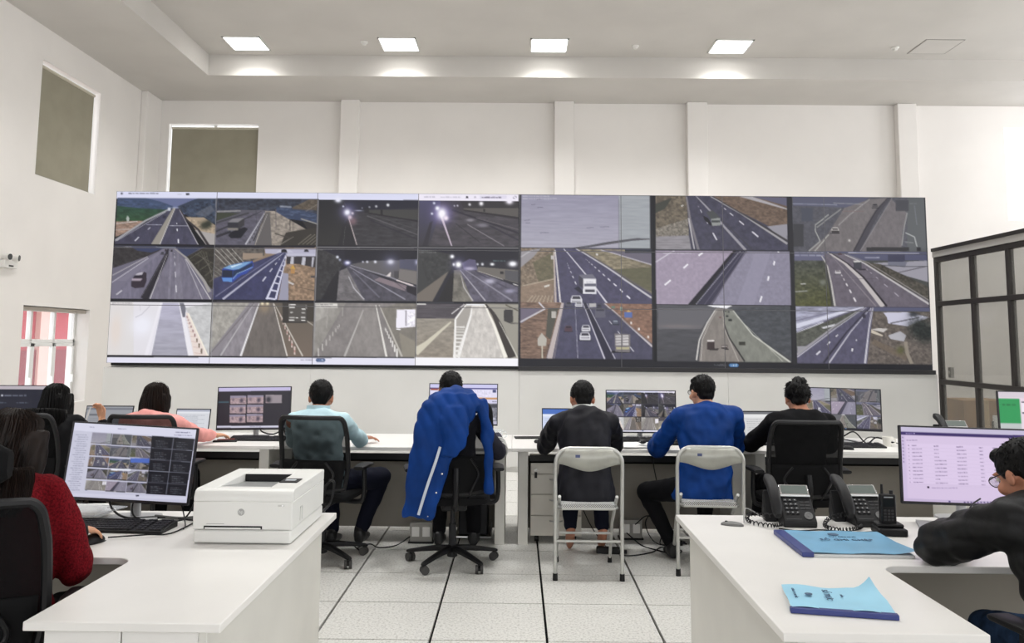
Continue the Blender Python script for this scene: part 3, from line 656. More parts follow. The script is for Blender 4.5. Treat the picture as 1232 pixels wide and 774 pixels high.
c.rect(0, 30, 1232, 720, (40, 38, 50)); c.poly([(40, 80), (400, 150), (430, 290), (210, 670), (30, 680)], (60, 60, 60)); c.tex([(40, 80), (400, 150), (430, 290), (210, 670)], .25, 9, 9, 53); c.poly([(390, 340), (200, 690), (30, 690), (30, 600)], (118, 106, 94)); c.poly([(720, 290), (1170, 330), (1170, 480), (1000, 430), (700, 340)], (112, 104, 96)); c.poly([(1020, 330), (1170, 340), (1170, 470), (1020, 430)], (84, 82, 88)); c.rect(440, 80, 1172, 230, (34, 32, 44))
c.poly([(450, 330), (530, 320), (680, 690), (420, 690)], (120, 114, 102)); c.poly([(510, 310), (700, 340), (1170, 520), (1170, 690), (660, 690)], (92, 86, 108)); c.tex([(450, 330), (700, 340), (1170, 520), (1170, 690), (420, 690)], .22, 16, 14, 54); c.poly([(420, 370), (450, 350), (430, 690), (260, 690)], (38, 35, 36)); c.line([(520, 330), (800, 670)], 8, (176, 170, 186), .9, 16); c.line([(530, 390), (560, 520), (660, 670)], 8, (190, 184, 184), .9, 16); c.line([(580, 330), (1100, 670)], 9, (150, 145, 165), .8, 18); c.line([(690, 345), (1160, 590)], 14, (60, 56, 80), .7); c.line([(720, 340), (1000, 435)], 8, (200, 190, 180), .8); c.line([(1110, 482), (1165, 500)], 10, (220, 214, 210)); c.blob((850, 450), 60, (190, 185, 215), .8, 26); c.blob((1070, 560), 60, (170, 165, 205), .7, 24)
c.poly([(540, 250), (620, 205), (690, 215), (712, 330), (560, 330)], (88, 80, 122)); c.blob((620, 310), 60, (210, 200, 235), .7, 18); c.blob((498, 266), 80, (120, 110, 190), .4); c.blob((498, 266), 32, (255, 255, 255)); c.blob((1105, 258), 46, (245, 245, 255), 1, 30); c.blob((876, 262), 22, (245, 245, 250), 1, 14); c.blob((766, 262), 14, (225, 225, 235)); c.blob((712, 262), 11, (205, 205, 225)); c.blob((428, 176), 22, (250, 250, 255), 1, 20); c.blob((445, 265), 12, (235, 235, 250), 1, 16); c.text(885, 218, 140, 14, (120, 180, 180), .7); c.text(60, 104, 150, 10, (180, 180, 185), .6); c.text(60, 126, 190, 10, (180, 180, 185), .6); c.rect(965, 345, 1005, 372, (36, 32, 36))
# ---- 3.1 overexposed lane
c.view(125, 360, 9.126); c.feed((72, 30), (1192, 40), (1166, 622), (34, 614))
c.rect(0, 0, 1232, 660, (226, 222, 232)); c.rect(0, 0, 330, 660, (222, 216, 210), .6); c.blob((130, 350), 60, (236, 212, 196), .6, 180); c.blob((420, 290), 110, (236, 236, 252), .9); c.poly([(640, 40), (840, 40), (990, 640), (480, 640)], (178, 174, 206), 1, (160, 158, 178)); c.tex([(640, 40), (840, 40), (990, 640), (480, 640)], .08, 60, 10, 61)
c.poly([(620, 40), (650, 40), (520, 640), (440, 640)], (236, 232, 244), .9); c.poly([(825, 40), (850, 40), (990, 640), (930, 640)], (244, 240, 248), .9); c.poly([(900, 100), (1192, 40), (1170, 640), (1130, 610)], (196, 196, 198)); c.tex([(900, 100), (1192, 40), (1170, 640), (1130, 610)], .1, 14, 10, 62); c.poly([(905, 150), (935, 160), (1150, 625), (990, 625)], (238, 216, 206)); c.line([(930, 160), (1145, 625)], 16, (248, 236, 214))
for i in range(10):
    t = (i/9)**1.5; x, y = 915+160*t, 200+400*t; c.line([(x, y-14-40*t), (x, y)], 9+8*t, (160, 110, 110) if i < 7 else (120, 100, 80)); c.line([(x-18-60*t, y-8), (x, y)], 5, (206, 150, 140), .7)
c.poly([(835, 40), (880, 40), (905, 110), (895, 200), (870, 205), (850, 120)], (112, 112, 130)); c.line([(510, 80), (420, 170), (350, 205)], 8, (184, 180, 196), .8); c.line([(400, 60), (402, 130)], 5, (196, 192, 204), .8); c.text(95, 38, 220, 10, (120, 112, 124), .8); c.text(95, 58, 220, 10, (130, 122, 134), .7)
# ---- 3.2 tunnel with lorry
c.view(250, 360, 9.126); c.feed((48, 38), (1180, 42), (1166, 630), (22, 626))
c.rect(0, 0, 1232, 660, (120, 112, 108)); c.poly([(40, 40), (520, 40), (30, 610)], (166, 160, 150)); c.tex([(40, 40), (520, 40), (30, 610)], .16, 12, 14, 63); c.poly([(470, 40), (580, 40), (370, 640), (20, 640), (20, 600)], (140, 132, 142)); c.line([(520, 42), (30, 605)], 6, (86, 80, 78), .8); c.poly([(590, 40), (730, 40), (900, 640), (370, 640)], (112, 102, 96)); c.tex([(480, 40), (730, 40), (900, 640), (100, 640)], .12, 12, 30, 64)
c.poly([(730, 40), (1190, 40), (1180, 640), (880, 640)], (104, 92, 78), 1, (124, 104, 88)); c.rect(1100, 40, 1190, 250, (70, 62, 52)); c.blob((630, 90), 60, (170, 140, 100), .6); c.line([(575, 45), (370, 625)], 10, (230, 226, 230), 1, 24); c.line([(520, 50), (150, 620)], 5, (190, 186, 190), .9, 16); c.line([(730, 45), (880, 625)], 7, (226, 216, 206), 1, 14); c.line([(735, 45), (1050, 625)], 7, (206, 196, 182), 1, 16); c.line([(1080, 230), (1180, 300)], 12, (170, 160, 146))
for i in range(9):
    t = (i/8)**1.5; x, y = 800+162*t, 180+430*t; c.line([(x, y-20-70*t), (x, y)], 8+8*t, (226, 196, 186)); c.line([(x, y-12-40*t), (x, y-6-20*t)], 8+8*t, (206, 120, 110), .7)
c.rect(830, 42, 1100, 265, (62, 56, 52)); c.poly([(900, 50), (1095, 55), (1090, 250), (895, 250)], (86, 80, 74)); [c.rect(x, y, x+w_, y+10, (236, 232, 228)) for x, y, w_ in ((905, 55, 70), (905, 90, 60), (1040, 108, 40), (915, 145, 30), (1040, 148, 36), (905, 200, 60), (975, 204, 26), (1030, 200, 50), (900, 228, 60), (1035, 230, 44))]; c.line([(905, 50), (905, 110)], 6, (200, 196, 190)); c.line([(1092, 60), (1092, 110)], 6, (200, 196, 190))
c.blob((608, 44), 16, (255, 232, 180)); c.blob((664, 44), 16, (255, 232, 180)); c.text(65, 44, 190, 10, (130, 124, 118), .7)
# ---- 3.3 tunnel, posts both sides
c.view(372, 360, 9.126); c.feed((74, 44), (1198, 48), (1186, 632), (60, 630))
c.rect(0, 0, 1232, 660, (134, 126, 124)); c.poly([(60, 40), (420, 40), (60, 640)], (150, 144, 136)); c.poly([(60, 40), (240, 40), (210, 190), (60, 260)], (168, 162, 154)); c.poly([(1000, 40), (1200, 40), (1190, 640), (1000, 640), (800, 100)], (130, 122, 110)); c.poly([(610, 60), (740, 60), (860, 640), (400, 640)], (142, 134, 130)); c.tex([(60, 40), (1200, 40), (1190, 640), (60, 640)], .1, 14, 24, 65); c.poly([(1000, 370), (1180, 470), (1180, 640), (1040, 640)], (152, 142, 122), .7)
c.line([(610, 120), (400, 630)], 8, (190, 184, 180), .9, 22); c.line([(745, 60), (860, 630)], 8, (230, 224, 216), 1, 24); c.line([(780, 60), (1030, 630)], 10, (196, 188, 176), .9, 24)
for i in range(8):
    t = (i/7)**1.4; x, y = 850+125*t, 345+290*t; c.line([(x, y-30-60*t), (x, y)], 9+10*t, (226, 220, 214)); x, y = 345-230*t, 310+320*t; c.line([(x, y-30-60*t), (x, y)], 6+8*t, (214, 208, 200), .8)
c.poly([(975, 120), (1180, 115), (1175, 305), (990, 320), (965, 315)], (240, 234, 250)); c.rect(1066, 125, 1084, 295, (170, 162, 176)); c.tex([(1090, 150), (1175, 150), (1170, 300), (1090, 290)], .25, 6, 6, 66); c.line([(970, 330), (1015, 335)], 12, (250, 246, 255)); c.line([(215, 180), (205, 320)], 10, (170, 164, 156)); c.line([(385, 85), (380, 190)], 10, (170, 164, 158)); c.rect(80, 46, 326, 98, (222, 216, 208)); c.text(84, 52, 190, 12, (90, 84, 84), .8); c.text(84, 74, 236, 14, (90, 84, 84), .8)
# ---- 3.4 slip road in sunshine
c.view(497, 360, 9.126); c.feed((56, 46), (1168, 50), (1160, 644), (40, 638))
c.rect(0, 0, 1232, 700, (150, 140, 124)); c.poly([(40, 40), (600, 40), (480, 215), (40, 215)], (84, 76, 84)); c.tex([(40, 40), (600, 40), (480, 215), (40, 215)], .15, 40, 5, 67); c.poly([(40, 215), (480, 215), (470, 640), (40, 640)], (154, 144, 128), 1, (150, 136, 118)); c.tex([(40, 215), (480, 215), (470, 640), (40, 640)], .14, 20, 6, 68); c.poly([(590, 60), (820, 60), (1010, 640), (460, 640), (480, 220)], (206, 198, 190)); c.tex([(590, 60), (820, 60), (1010, 640), (460, 640)], .12, 8, 16, 69)
c.poly([(480, 220), (600, 60), (665, 60), (640, 200), (470, 640), (450, 640)], (170, 162, 152)); c.line([(600, 60), (482, 220), (470, 640)], 10, (244, 240, 236), 1, 30); c.line([(662, 80), (650, 180), (510, 640)], 8, (244, 240, 236), 1, 34); c.line([(580, 55), (440, 165)], 10, (226, 220, 220)); c.line([(435, 250), (160, 490), (40, 580)], 14, (214, 204, 176), 1, 90)
for i in range(10):
    t = (i/9)**1.5; y = 300+320*t; c.line([(488-14*t, y), (585-60*t, y)], 6+20*t, (236, 232, 226))
c.poly([(800, 50), (1168, 60), (1160, 640), (1060, 640), (900, 180)], (158, 152, 136)); c.line([(815, 55), (900, 170), (960, 290), (1100, 640)], 16, (66, 58, 54), 1, 90); c.line([(800, 60), (900, 280), (1030, 640)], 10, (246, 240, 224), 1, 44); c.line([(960, 250), (1160, 640)], 8, (226, 222, 206), .8, 14); c.poly([(1010, 130), (1030, 115), (1110, 120), (1110, 250), (1080, 270), (1010, 240)], (62, 58, 58)); c.line([(1030, 60), (1168, 130)], 14, (100, 92, 72)); c.rect(600, 52, 800, 66, (245, 245, 250)); c.rect(60, 48, 160, 60, (230, 226, 220)); c.poly([(1080, 255), (1165, 262), (1165, 275), (1085, 275)], (110, 104, 96))
# grey dividing lines and caption strips of the left half
c.full(); c.view(0, 0, 1)
for a, b in (((261, 240), (255, 430)), ((385, 241), (379, 430)), ((506, 241), (502, 430))): c.line([a, b], .8, (150, 148, 156))
c.line([(138, 295.5), (380, 297.2)], 2, (30, 30, 44)); c.line([(138, 296.2), (190, 296.5)], 1.2, (120, 120, 150), .5); c.line([(383, 297.4), (627, 298.2)], 1.6, (110, 108, 112)); c.line([(133, 361.8), (627, 364.6)], 1.9, (26, 26, 36)); c.line([(262, 362.4), (320, 362.8)], .9, (110, 108, 120), .6); c.line([(505, 363.6), (548, 363.8)], .9, (110, 108, 120), .6)
# ---- right half
c.poly([(627, 233), (1114, 238), (1123, 446), (626, 441)], (30, 30, 38))
c.view(622, 230, 7.121); c.feed((62, 38), (1150, 42), (1156, 490), (50, 482))
c.rect(0, 0, 1232, 530, (146, 142, 172), 1, (166, 162, 184)); c.rect(885, 0, 1232, 530, (156, 162, 170)); c.tex([(0, 0), (1232, 0), (1232, 530), (0, 530)], .06, 60, 4, 71)
for x, y, w_ in ((80, 252, 50), (190, 143, 50), (610, 316, 60), (725, 310, 75), (215, 358, 75), (185, 76, 40), (140, 120, 35), (90, 275, 40)): c.line([(x, y), (x+w_, y-4)], 5, (100, 94, 120), .8)
c.poly([(440, 490), (620, 465), (800, 432), (1040, 402), (1150, 405), (1150, 415), (1000, 425), (800, 455), (640, 480)], (84, 82, 92)); c.line([(885, 70), (885, 490)], 5, (110, 108, 124)); c.text(66, 42, 230, 10, (206, 204, 222), .6); c.text(66, 62, 290, 10, (206, 204, 222), .6)
c.view(622, 295, 7.121); c.feed((50, 22), (1160, 34), (1166, 500), (44, 492))
c.rect(0, 0, 1232, 530, (72, 68, 102)); c.poly([(40, 20), (340, 25), (330, 500), (40, 500)], (134, 112, 88)); c.tex([(40, 20), (340, 25), (330, 500), (40, 500)], .35, 9, 6, 72); c.poly([(150, 150), (330, 60), (330, 330), (200, 320)], (98, 96, 60), .6); c.poly([(40, 60), (220, 25), (160, 100), (40, 200)], (150, 144, 150)); c.line([(40, 110), (150, 40)], 8, (196, 192, 200), .8); c.poly([(40, 360), (330, 290), (330, 500), (40, 500)], (158, 124, 98), .6); c.line([(60, 350), (330, 290)], 8, (200, 178, 150), .8); c.poly([(245, 350), (295, 335), (290, 352), (250, 362)], (220, 212, 200))
for i in range(7): c.line([(100+i*34, 490), (150+i*28, 430)], 6, (206, 190, 160), .7)
c.poly([(530, 30), (1170, 40), (1170, 420), (800, 190)], (138, 124, 94)); c.tex([(530, 30), (1170, 40), (1170, 420), (800, 190)], .3, 14, 5, 73); c.poly([(720, 40), (1170, 60), (1170, 170), (900, 90)], (104, 96, 118)); c.line([(730, 40), (900, 90), (1170, 170)], 8, (190, 184, 204), .9); c.rect(940, 34, 1170, 70, (44, 48, 62)); c.poly([(830, 210), (1170, 190), (1170, 400), (1000, 330)], (92, 90, 58), .8)
c.poly([(345, 25), (520, 28), (790, 185), (1170, 470), (1170, 530), (380, 530)], (72, 68, 104)); c.tex([(345, 25), (520, 28), (790, 185), (1170, 470), (380, 530)], .14, 12, 10, 74); c.line([(415, 30), (600, 250), (785, 500)], 7, (206, 202, 218), 1, 14); c.line([(520, 30), (780, 190), (1165, 450)], 8, (190, 186, 196), 1, 16); c.line([(545, 30), (1165, 415)], 7, (96, 88, 92), .8, 16); c.line([(340, 40), (385, 490)], 10, (216, 208, 210), 1, 14); c.line([(330, 60), (345, 490)], 12, (200, 178, 168), .9, 18)
c.dash((440, 150), (530, 360), 7, 4, 9, (220, 216, 232)); c.dash((600, 120), (1010, 480), 12, 4, 14, (225, 220, 236)); c.rect(305, 90, 330, 125, (190, 182, 180)); c.rect(690, 74, 705, 92, (220, 214, 210))
c.poly([(500, 370), (540, 350), (580, 400), (570, 420)], (36, 34, 56)); c.poly([(540, 255), (660, 250), (690, 285), (580, 290)], (108, 106, 128)); c.poly([(540, 260), (580, 290), (580, 370), (545, 345)], (60, 58, 78)); c.rect(580, 288, 690, 352, (226, 224, 232)); c.rect(590, 330, 688, 354, (90, 90, 112)); c.poly([(580, 352), (690, 352), (692, 418), (576, 415)], (222, 220, 230)); c.rect(595, 380, 678, 402, (70, 68, 84)); c.text(605, 312, 60, 8, (150, 150, 180), .7)
c.car(472, 430, 98, (216, 214, 224), (50, 48, 62))
c.view(622, 362, 7.121); c.feed((44, 10), (1166, 20), (1170, 500), (34, 490))
c.rect(0, 0, 1232, 560, (72, 68, 100)); c.poly([(40, 10), (400, 12), (260, 500), (40, 500)], (132, 98, 78)); c.tex([(40, 10), (400, 12), (260, 500), (40, 500)], .35, 18, 4, 75); c.poly([(40, 60), (240, 60), (60, 190), (40, 190)], (110, 98, 124)); c.line([(200, 10), (255, 70), (40, 185)], 12, (204, 198, 208)); c.poly([(280, 60), (370, 60), (300, 330), (260, 300)], (84, 82, 70)); c.poly([(750, 20), (1170, 25), (1170, 370), (960, 200)], (146, 100, 76)); c.tex([(750, 20), (1170, 25), (1170, 370), (960, 200)], .25, 10, 6, 76)
c.poly([(415, 15), (580, 15), (770, 500), (330, 500)], (72, 70, 104)); c.poly([(610, 15), (760, 15), (1170, 390), (1170, 500), (840, 500)], (72, 70, 100)); c.tex([(415, 15), (760, 15), (1170, 390), (1170, 500), (330, 500)], .12, 14, 14, 77); c.line([(590, 15), (810, 500)], 26, (44, 42, 66), 1, 64); c.line([(575, 15), (760, 495)], 5, (204, 198, 216), 1, 12); c.line([(610, 20), (850, 495)], 4, (190, 184, 204), 1, 9); c.line([(510, 30), (532, 490)], 4, (190, 186, 206), .7, 6); c.dash((700, 50), (1060, 490), 6, 4, 9, (206, 202, 216)); c.line([(405, 15), (290, 495)], 22, (206, 186, 180), .9, 48); c.line([(415, 15), (330, 495)], 4, (150, 136, 140), .8, 8); c.line([(760, 20), (950, 190), (1170, 390)], 8, (206, 196, 200), .9, 16); c.line([(745, 20), (1170, 370)], 6, (120, 104, 104), .7, 12)
c.car(420, 215, 66, (96, 60, 76), (50, 40, 56)); c.car(565, 208, 74, (218, 216, 226), (70, 66, 84)); c.car(548, 270, 92, (222, 220, 230), (56, 54, 68)); c.car(825, 165, 56, (56, 60, 84), (140, 150, 170)); c.car(430, 6, 54, (90, 88, 110)); c.car(512, 4, 60, (214, 212, 224)); c.rect(680, 60, 768, 146, (92, 90, 112)); c.rect(690, 70, 758, 90, (60, 58, 80)); c.rect(630, 20, 690, 52, (180, 176, 176)); c.car(695, 30, 40, (60, 58, 80))
c.rect(820, 425, 985, 445, (30, 28, 42)); c.poly([(845, 280), (985, 285), (980, 440), (850, 435)], (120, 112, 116)); c.rect(855, 295, 905, 380, (196, 190, 190)); c.rect(918, 295, 970, 380, (204, 198, 198)); [c.line([(855, y), (970, y-6)], 7, (130, 122, 128)) for y in (315, 338, 362)]; c.rect(860, 395, 975, 415, (190, 180, 130)); c.poly([(190, 325), (225, 275), (268, 325), (262, 385), (192, 385)], (186, 178, 164)); c.line([(228, 385), (230, 490)], 10, (206, 196, 170)); c.rect(310, 92, 348, 150, (186, 178, 168)); c.rect(895, 50, 915, 85, (120, 190, 170)); c.rect(935, 100, 1000, 145, (70, 100, 190)); c.poly([(950, 100), (968, 78), (990, 100)], (214, 160, 70)); c.rect(820, 42, 850, 62, (90, 130, 110))
for x, y in ((985, 180), (1050, 232), (1130, 298)): c.rect(x, y, x+14, y+20, (236, 226, 220))
# second column
c.view(785, 230, 7.04); c.feed((44, 42), (1146, 50), (1152, 498), (42, 492))
c.rect(0, 0, 1232, 540, (62, 60, 84)); c.poly([(40, 40), (300, 45), (320, 360), (40, 360)], (110, 96, 76)); c.tex([(40, 40), (300, 45), (320, 360), (40, 360)], .35, 9, 7, 81); c.poly([(40, 110), (180, 60), (120, 150), (40, 190)], (64, 66, 56)); c.poly([(40, 320), (310, 235), (320, 375), (40, 385)], (128, 118, 104)); c.tex([(40, 320), (310, 235), (320, 375), (40, 385)], .4, 5, 5, 82); c.poly([(40, 385), (320, 375), (340, 498), (40, 498)], (140, 134, 142)); c.tex([(40, 385), (320, 375), (340, 498), (40, 498)], .15, 40, 4, 83)
c.poly([(520, 45), (1150, 55), (1150, 300), (1000, 300), (760, 180)], (114, 88, 70)); c.tex([(520, 45), (1150, 55), (1150, 300), (1000, 300), (760, 180)], .25, 9, 5, 84); c.poly([(740, 48), (850, 48), (1150, 150), (1150, 160)], (170, 164, 170)); c.poly([(860, 50), (1150, 60), (1150, 130)], (92, 90, 120)); c.poly([(980, 300), (1150, 280), (1150, 420), (1080, 380)], (146, 142, 156)); c.poly([(300, 45), (500, 48), (800, 200), (1150, 440), (1150, 510), (400, 510)], (64, 62, 88)); c.tex([(300, 45), (500, 48), (800, 200), (1150, 440), (1150, 510), (400, 510)], .18, 12, 12, 85)
c.line([(380, 45), (500, 170), (800, 498)], 8, (150, 146, 158), 1, 22); c.line([(395, 45), (860, 498)], 5, (60, 58, 70), .8, 12); c.line([(500, 48), (760, 190), (1150, 445)], 8, (160, 156, 160), 1, 18); c.line([(520, 48), (800, 210), (1150, 420)], 8, (56, 50, 52), .8, 16); c.line([(300, 50), (330, 240), (400, 498)], 14, (120, 114, 124), 1, 22); c.line([(318, 230), (365, 490)], 12, (200, 194, 198), .9, 10); c.dash((600, 130), (970, 440), 5, 6, 14, (210, 206, 220), .4); c.dash((400, 130), (595, 490), 4, 5, 14, (210, 206, 220), .4)
c.poly([(440, 210), (480, 230), (520, 290), (500, 290), (450, 245)], (26, 26, 34)); c.poly([(465, 180), (520, 165), (580, 225), (505, 240)], (70, 74, 76)); c.poly([(505, 238), (582, 228), (586, 290), (515, 296)], (140, 146, 142)); c.rect(512, 250, 582, 266, (60, 66, 68)); c.line([(255, 130), (275, 122)], 8, (214, 210, 204))
# lilac carriageways, heavy median
c.view(780, 220, 3.3657); c.feed((36, 274), (576, 277), (578, 494), (40, 490))
c.poly([(20, 260), (360, 272), (170, 500), (20, 500)], (158, 140, 168)); c.poly([(390, 272), (590, 272), (590, 500), (250, 500)], (134, 128, 156)); c.tex([(20, 260), (590, 260), (590, 500), (20, 500)], .07, 8, 8, 86); c.poly([(440, 280), (500, 280), (430, 500), (360, 500)], (146, 140, 170), .6); c.line([(360, 272), (172, 494)], 10, (26, 22, 36), 1, 14); c.poly([(364, 272), (402, 272), (258, 500), (190, 500)], (52, 48, 78)); c.line([(382, 272), (195, 494)], 2, (206, 200, 216), .9); c.line([(404, 276), (256, 494)], 4, (92, 86, 110)); c.line([(36, 322), (112, 274)], 4, (206, 198, 216)); c.line([(392, 276), (230, 494)], 2, (104, 98, 128))
for a, b in (((225, 285), (208, 296)), ((166, 330), (148, 346)), ((96, 394), (72, 414)), ((515, 318), (512, 334)), ((492, 378), (488, 396)), ((464, 458), (456, 482)), ((532, 276), (530, 282))): c.line([a, b], 6, (240, 236, 246))
c.text(66, 284, 115, 6, (190, 180, 200), .6)
c.view(785, 362, 7.04); c.feed((52, 38), (1174, 42), (1184, 518), (50, 504))
c.rect(0, 0, 1232, 600, (82, 82, 90), 1, (70, 70, 76)); c.tex([(0, 0), (1232, 0), (1232, 600), (0, 600)], .14, 50, 8, 87); c.poly([(60, 60), (540, 60), (420, 240), (60, 240)], (98, 96, 104)); c.blob((230, 215), 160, (128, 116, 116), .6, 16); c.poly([(640, 60), (1180, 42), (1180, 480), (900, 330)], (72, 76, 84)); c.tex([(640, 60), (1180, 42), (1180, 480), (900, 330)], .2, 16, 8, 88)
c.poly([(545, 60), (690, 70), (860, 290), (1180, 520), (400, 520), (420, 330), (470, 190)], (134, 124, 116)); c.poly([(610, 70), (690, 70), (860, 290), (1180, 520), (780, 520), (640, 260)], (128, 130, 118)); c.tex([(545, 60), (690, 70), (860, 290), (1180, 520), (400, 520), (420, 330)], .1, 10, 18, 89); c.line([(545, 70), (470, 190), (405, 330), (380, 500)], 8, (216, 210, 204), 1, 12); c.line([(560, 75), (490, 190), (430, 330), (418, 505)], 4, (190, 182, 176), .9, 7); c.line([(608, 70), (620, 200), (660, 310), (790, 510)], 7, (56, 52, 52), 1, 14); c.line([(600, 70), (612, 220), (740, 510)], 4, (190, 182, 172), .8, 7); c.line([(690, 80), (860, 290), (1175, 518)], 6, (200, 200, 186), 1, 14); c.line([(700, 110), (1110, 510)], 4, (180, 180, 164), .8, 8)
c.poly([(470, 36), (690, 36), (640, 62), (520, 50)], (236, 234, 240)); c.rect(470, 335, 532, 410, (62, 46, 46)); c.rect(472, 330, 530, 344, (224, 214, 210)); c.poly([(490, 405), (570, 400), (560, 415), (490, 415)], (48, 40, 40)); c.rect(590, 372, 645, 405, (70, 58, 56)); c.rect(592, 380, 642, 388, (196, 186, 180)); c.rect(615, 402, 655, 412, (48, 40, 40)); c.rect(742, 345, 796, 375, (56, 56, 46)); c.rect(655, 154, 684, 174, (40, 44, 42)); c.rect(634, 124, 654, 138, (44, 46, 46)); c.rect(572, 135, 590, 147, (110, 70, 70)); c.rect(648, 88, 664, 100, (54, 56, 56)); c.rect(625, 85, 638, 95, (54, 56, 56))
c.full(); c.word(528, 532, 17, 'PLAYBACK', (120, 122, 132)); c.poly([(655, 541), (668, 527), (730, 527), (742, 541), (730, 557), (668, 557)], (40, 112, 190)); c.word(676, 533, 17, 'LIVE', (210, 228, 250))
# third column
c.view(948, 232, 6.96); c.feed((48, 38), (1130, 42), (1160, 492), (48, 486))
c.rect(0, 0, 1232, 540, (82, 82, 94)); c.tex([(0, 0), (1232, 0), (1232, 540), (0, 540)], .15, 8, 6, 91); c.poly([(50, 40), (690, 42), (580, 130), (50, 110)], (84, 86, 116)); c.poly([(1000, 45), (1160, 45), (1160, 490), (1000, 490)], (88, 92, 96)); c.line([(48, 95), (420, 105)], 8, (140, 144, 170), .8); c.poly([(480, 130), (690, 60), (860, 42), (700, 250), (560, 490), (170, 490), (340, 350)], (114, 106, 108)); c.poly([(870, 60), (1000, 170), (960, 320), (950, 490), (600, 490)], (112, 104, 108)); c.tex([(480, 130), (860, 42), (1000, 170), (950, 490), (170, 490)], .1, 9, 14, 92)
c.line([(860, 42), (760, 150), (680, 290), (585, 490)], 26, (68, 64, 76), 1, 62); c.line([(840, 44), (740, 160), (655, 300), (555, 488)], 5, (46, 42, 52), 1, 10); c.line([(876, 48), (610, 488)], 5, (140, 134, 140), .9, 9); c.line([(690, 58), (520, 190), (430, 275)], 6, (170, 164, 164), .9); c.line([(455, 138), (245, 292)], 7, (156, 156, 152)); c.line([(350, 185), (235, 270), (235, 320), (275, 405), (180, 486)], 8, (170, 170, 164)); c.line([(350, 350), (230, 486)], 7, (186, 184, 176)); c.line([(1000, 170), (975, 290), (955, 440)], 9, (150, 148, 148)); c.line([(985, 335), (1060, 370), (1080, 450)], 9, (168, 170, 170)); c.line([(980, 412), (1050, 418)], 6, (150, 150, 150), .8)
c.rect(905, 66, 1012, 155, (66, 66, 76)); c.rect(50, 262, 138, 450, (60, 60, 66)); c.rect(120, 130, 215, 240, (70, 74, 92)); c.rect(662, 455, 1015, 486, (48, 46, 50)); c.rect(1078, 455, 1112, 486, (40, 38, 46)); c.car(370, 292, 66, (196, 188, 184), (80, 74, 76)); c.rect(372, 318, 436, 340, (64, 58, 60)); c.car(710, 96, 48, (96, 90, 92)); c.line([(460, 156), (640, 158)], 4, (130, 96, 96), .8); c.text(1020, 90, 60, 8, (150, 154, 164), .5); c.line([(1060, 110), (1080, 270)], 8, (120, 124, 136), .6); c.blob((520, 398), 9, (214, 208, 204), .9); c.line([(390, 90), (640, 100)], 8, (150, 150, 156), .7)
c.view(948, 298, 6.96); c.feed((60, 32), (1160, 36), (1180, 492), (68, 486))
c.rect(0, 0, 1232, 540, (72, 74, 72)); c.poly([(60, 100), (300, 90), (380, 490), (66, 490)], (74, 78, 70), 1, (86, 88, 42)); c.tex([(60, 100), (300, 90), (380, 490), (66, 490)], .35, 10, 7, 93); c.rect(60, 32, 330, 110, (92, 92, 128)); c.text(62, 36, 240, 12, (170, 172, 196), .7); c.text(62, 60, 250, 14, (170, 172, 196), .7); c.rect(330, 30, 1180, 110, (80, 82, 118)); c.line([(510, 44), (1100, 50)], 12, (170, 170, 196), .9); c.rect(840, 62, 980, 120, (62, 62, 92)); c.line([(650, 86), (770, 86)], 8, (190, 190, 214), .8)
c.poly([(720, 130), (1180, 110), (1180, 290), (1000, 240), (800, 160)], (152, 148, 164)); c.poly([(840, 120), (1000, 120), (980, 165), (840, 150)], (110, 112, 134)); c.line([(900, 215), (1150, 160)], 7, (80, 74, 86), .9); c.line([(720, 145), (1000, 160), (1180, 158)], 7, (70, 70, 80), .8); c.poly([(620, 120), (780, 140), (1180, 330), (1180, 440), (640, 140)], (78, 72, 62)); c.tex([(620, 120), (780, 140), (1180, 330), (1180, 440)], .4, 7, 6, 94)
c.poly([(300, 60), (470, 50), (640, 130), (1180, 450), (1180, 500), (400, 500), (350, 200)], (104, 94, 110)); c.tex([(300, 60), (470, 50), (640, 130), (1180, 450), (1180, 500), (400, 500)], .1, 10, 14, 95); c.line([(340, 40), (480, 130), (600, 240), (800, 490)], 10, (196, 186, 184), .95, 40); c.line([(350, 36), (500, 130), (640, 250), (830, 488)], 6, (46, 40, 50), 1, 16); c.line([(365, 60), (740, 488)], 4, (150, 140, 150), .7, 9); c.line([(285, 70), (340, 160), (370, 300), (400, 486)], 8, (190, 184, 180), 1, 16); c.line([(325, 120), (355, 300), (375, 486)], 6, (60, 56, 52), .8, 14); c.line([(480, 60), (640, 130), (1180, 470)], 6, (190, 184, 186), 1, 16); c.line([(500, 60), (680, 130), (1180, 440)], 5, (150, 142, 140), .8, 10)
c.dash((440, 200), (590, 480), 7, 6, 14, (226, 218, 226)); c.dash((650, 170), (980, 450), 6, 5, 9, (170, 160, 178), .35); c.car(402, 188, 46, (214, 206, 210), (90, 80, 90)); c.poly([(552, 115), (622, 118), (622, 185), (558, 180)], (66, 66, 78)); c.poly([(552, 115), (562, 110), (620, 112), (622, 122), (560, 126)], (196, 194, 190)); c.rect(600, 178, 655, 190, (60, 54, 66)); c.car(430, 40, 28, (110, 60, 76)); c.line([(110, 304), (155, 302)], 9, (190, 190, 184), .9); c.line([(66, 368), (170, 360)], 10, (160, 160, 156), .8); c.blob((295, 290), 26, (120, 124, 112), .8); c.line([(400, 262), (840, 262)], 4, (80, 70, 84), .6)
c.view(948, 366, 6.96); c.feed((72, 16), (1184, 24), (1206, 500), (82, 490))
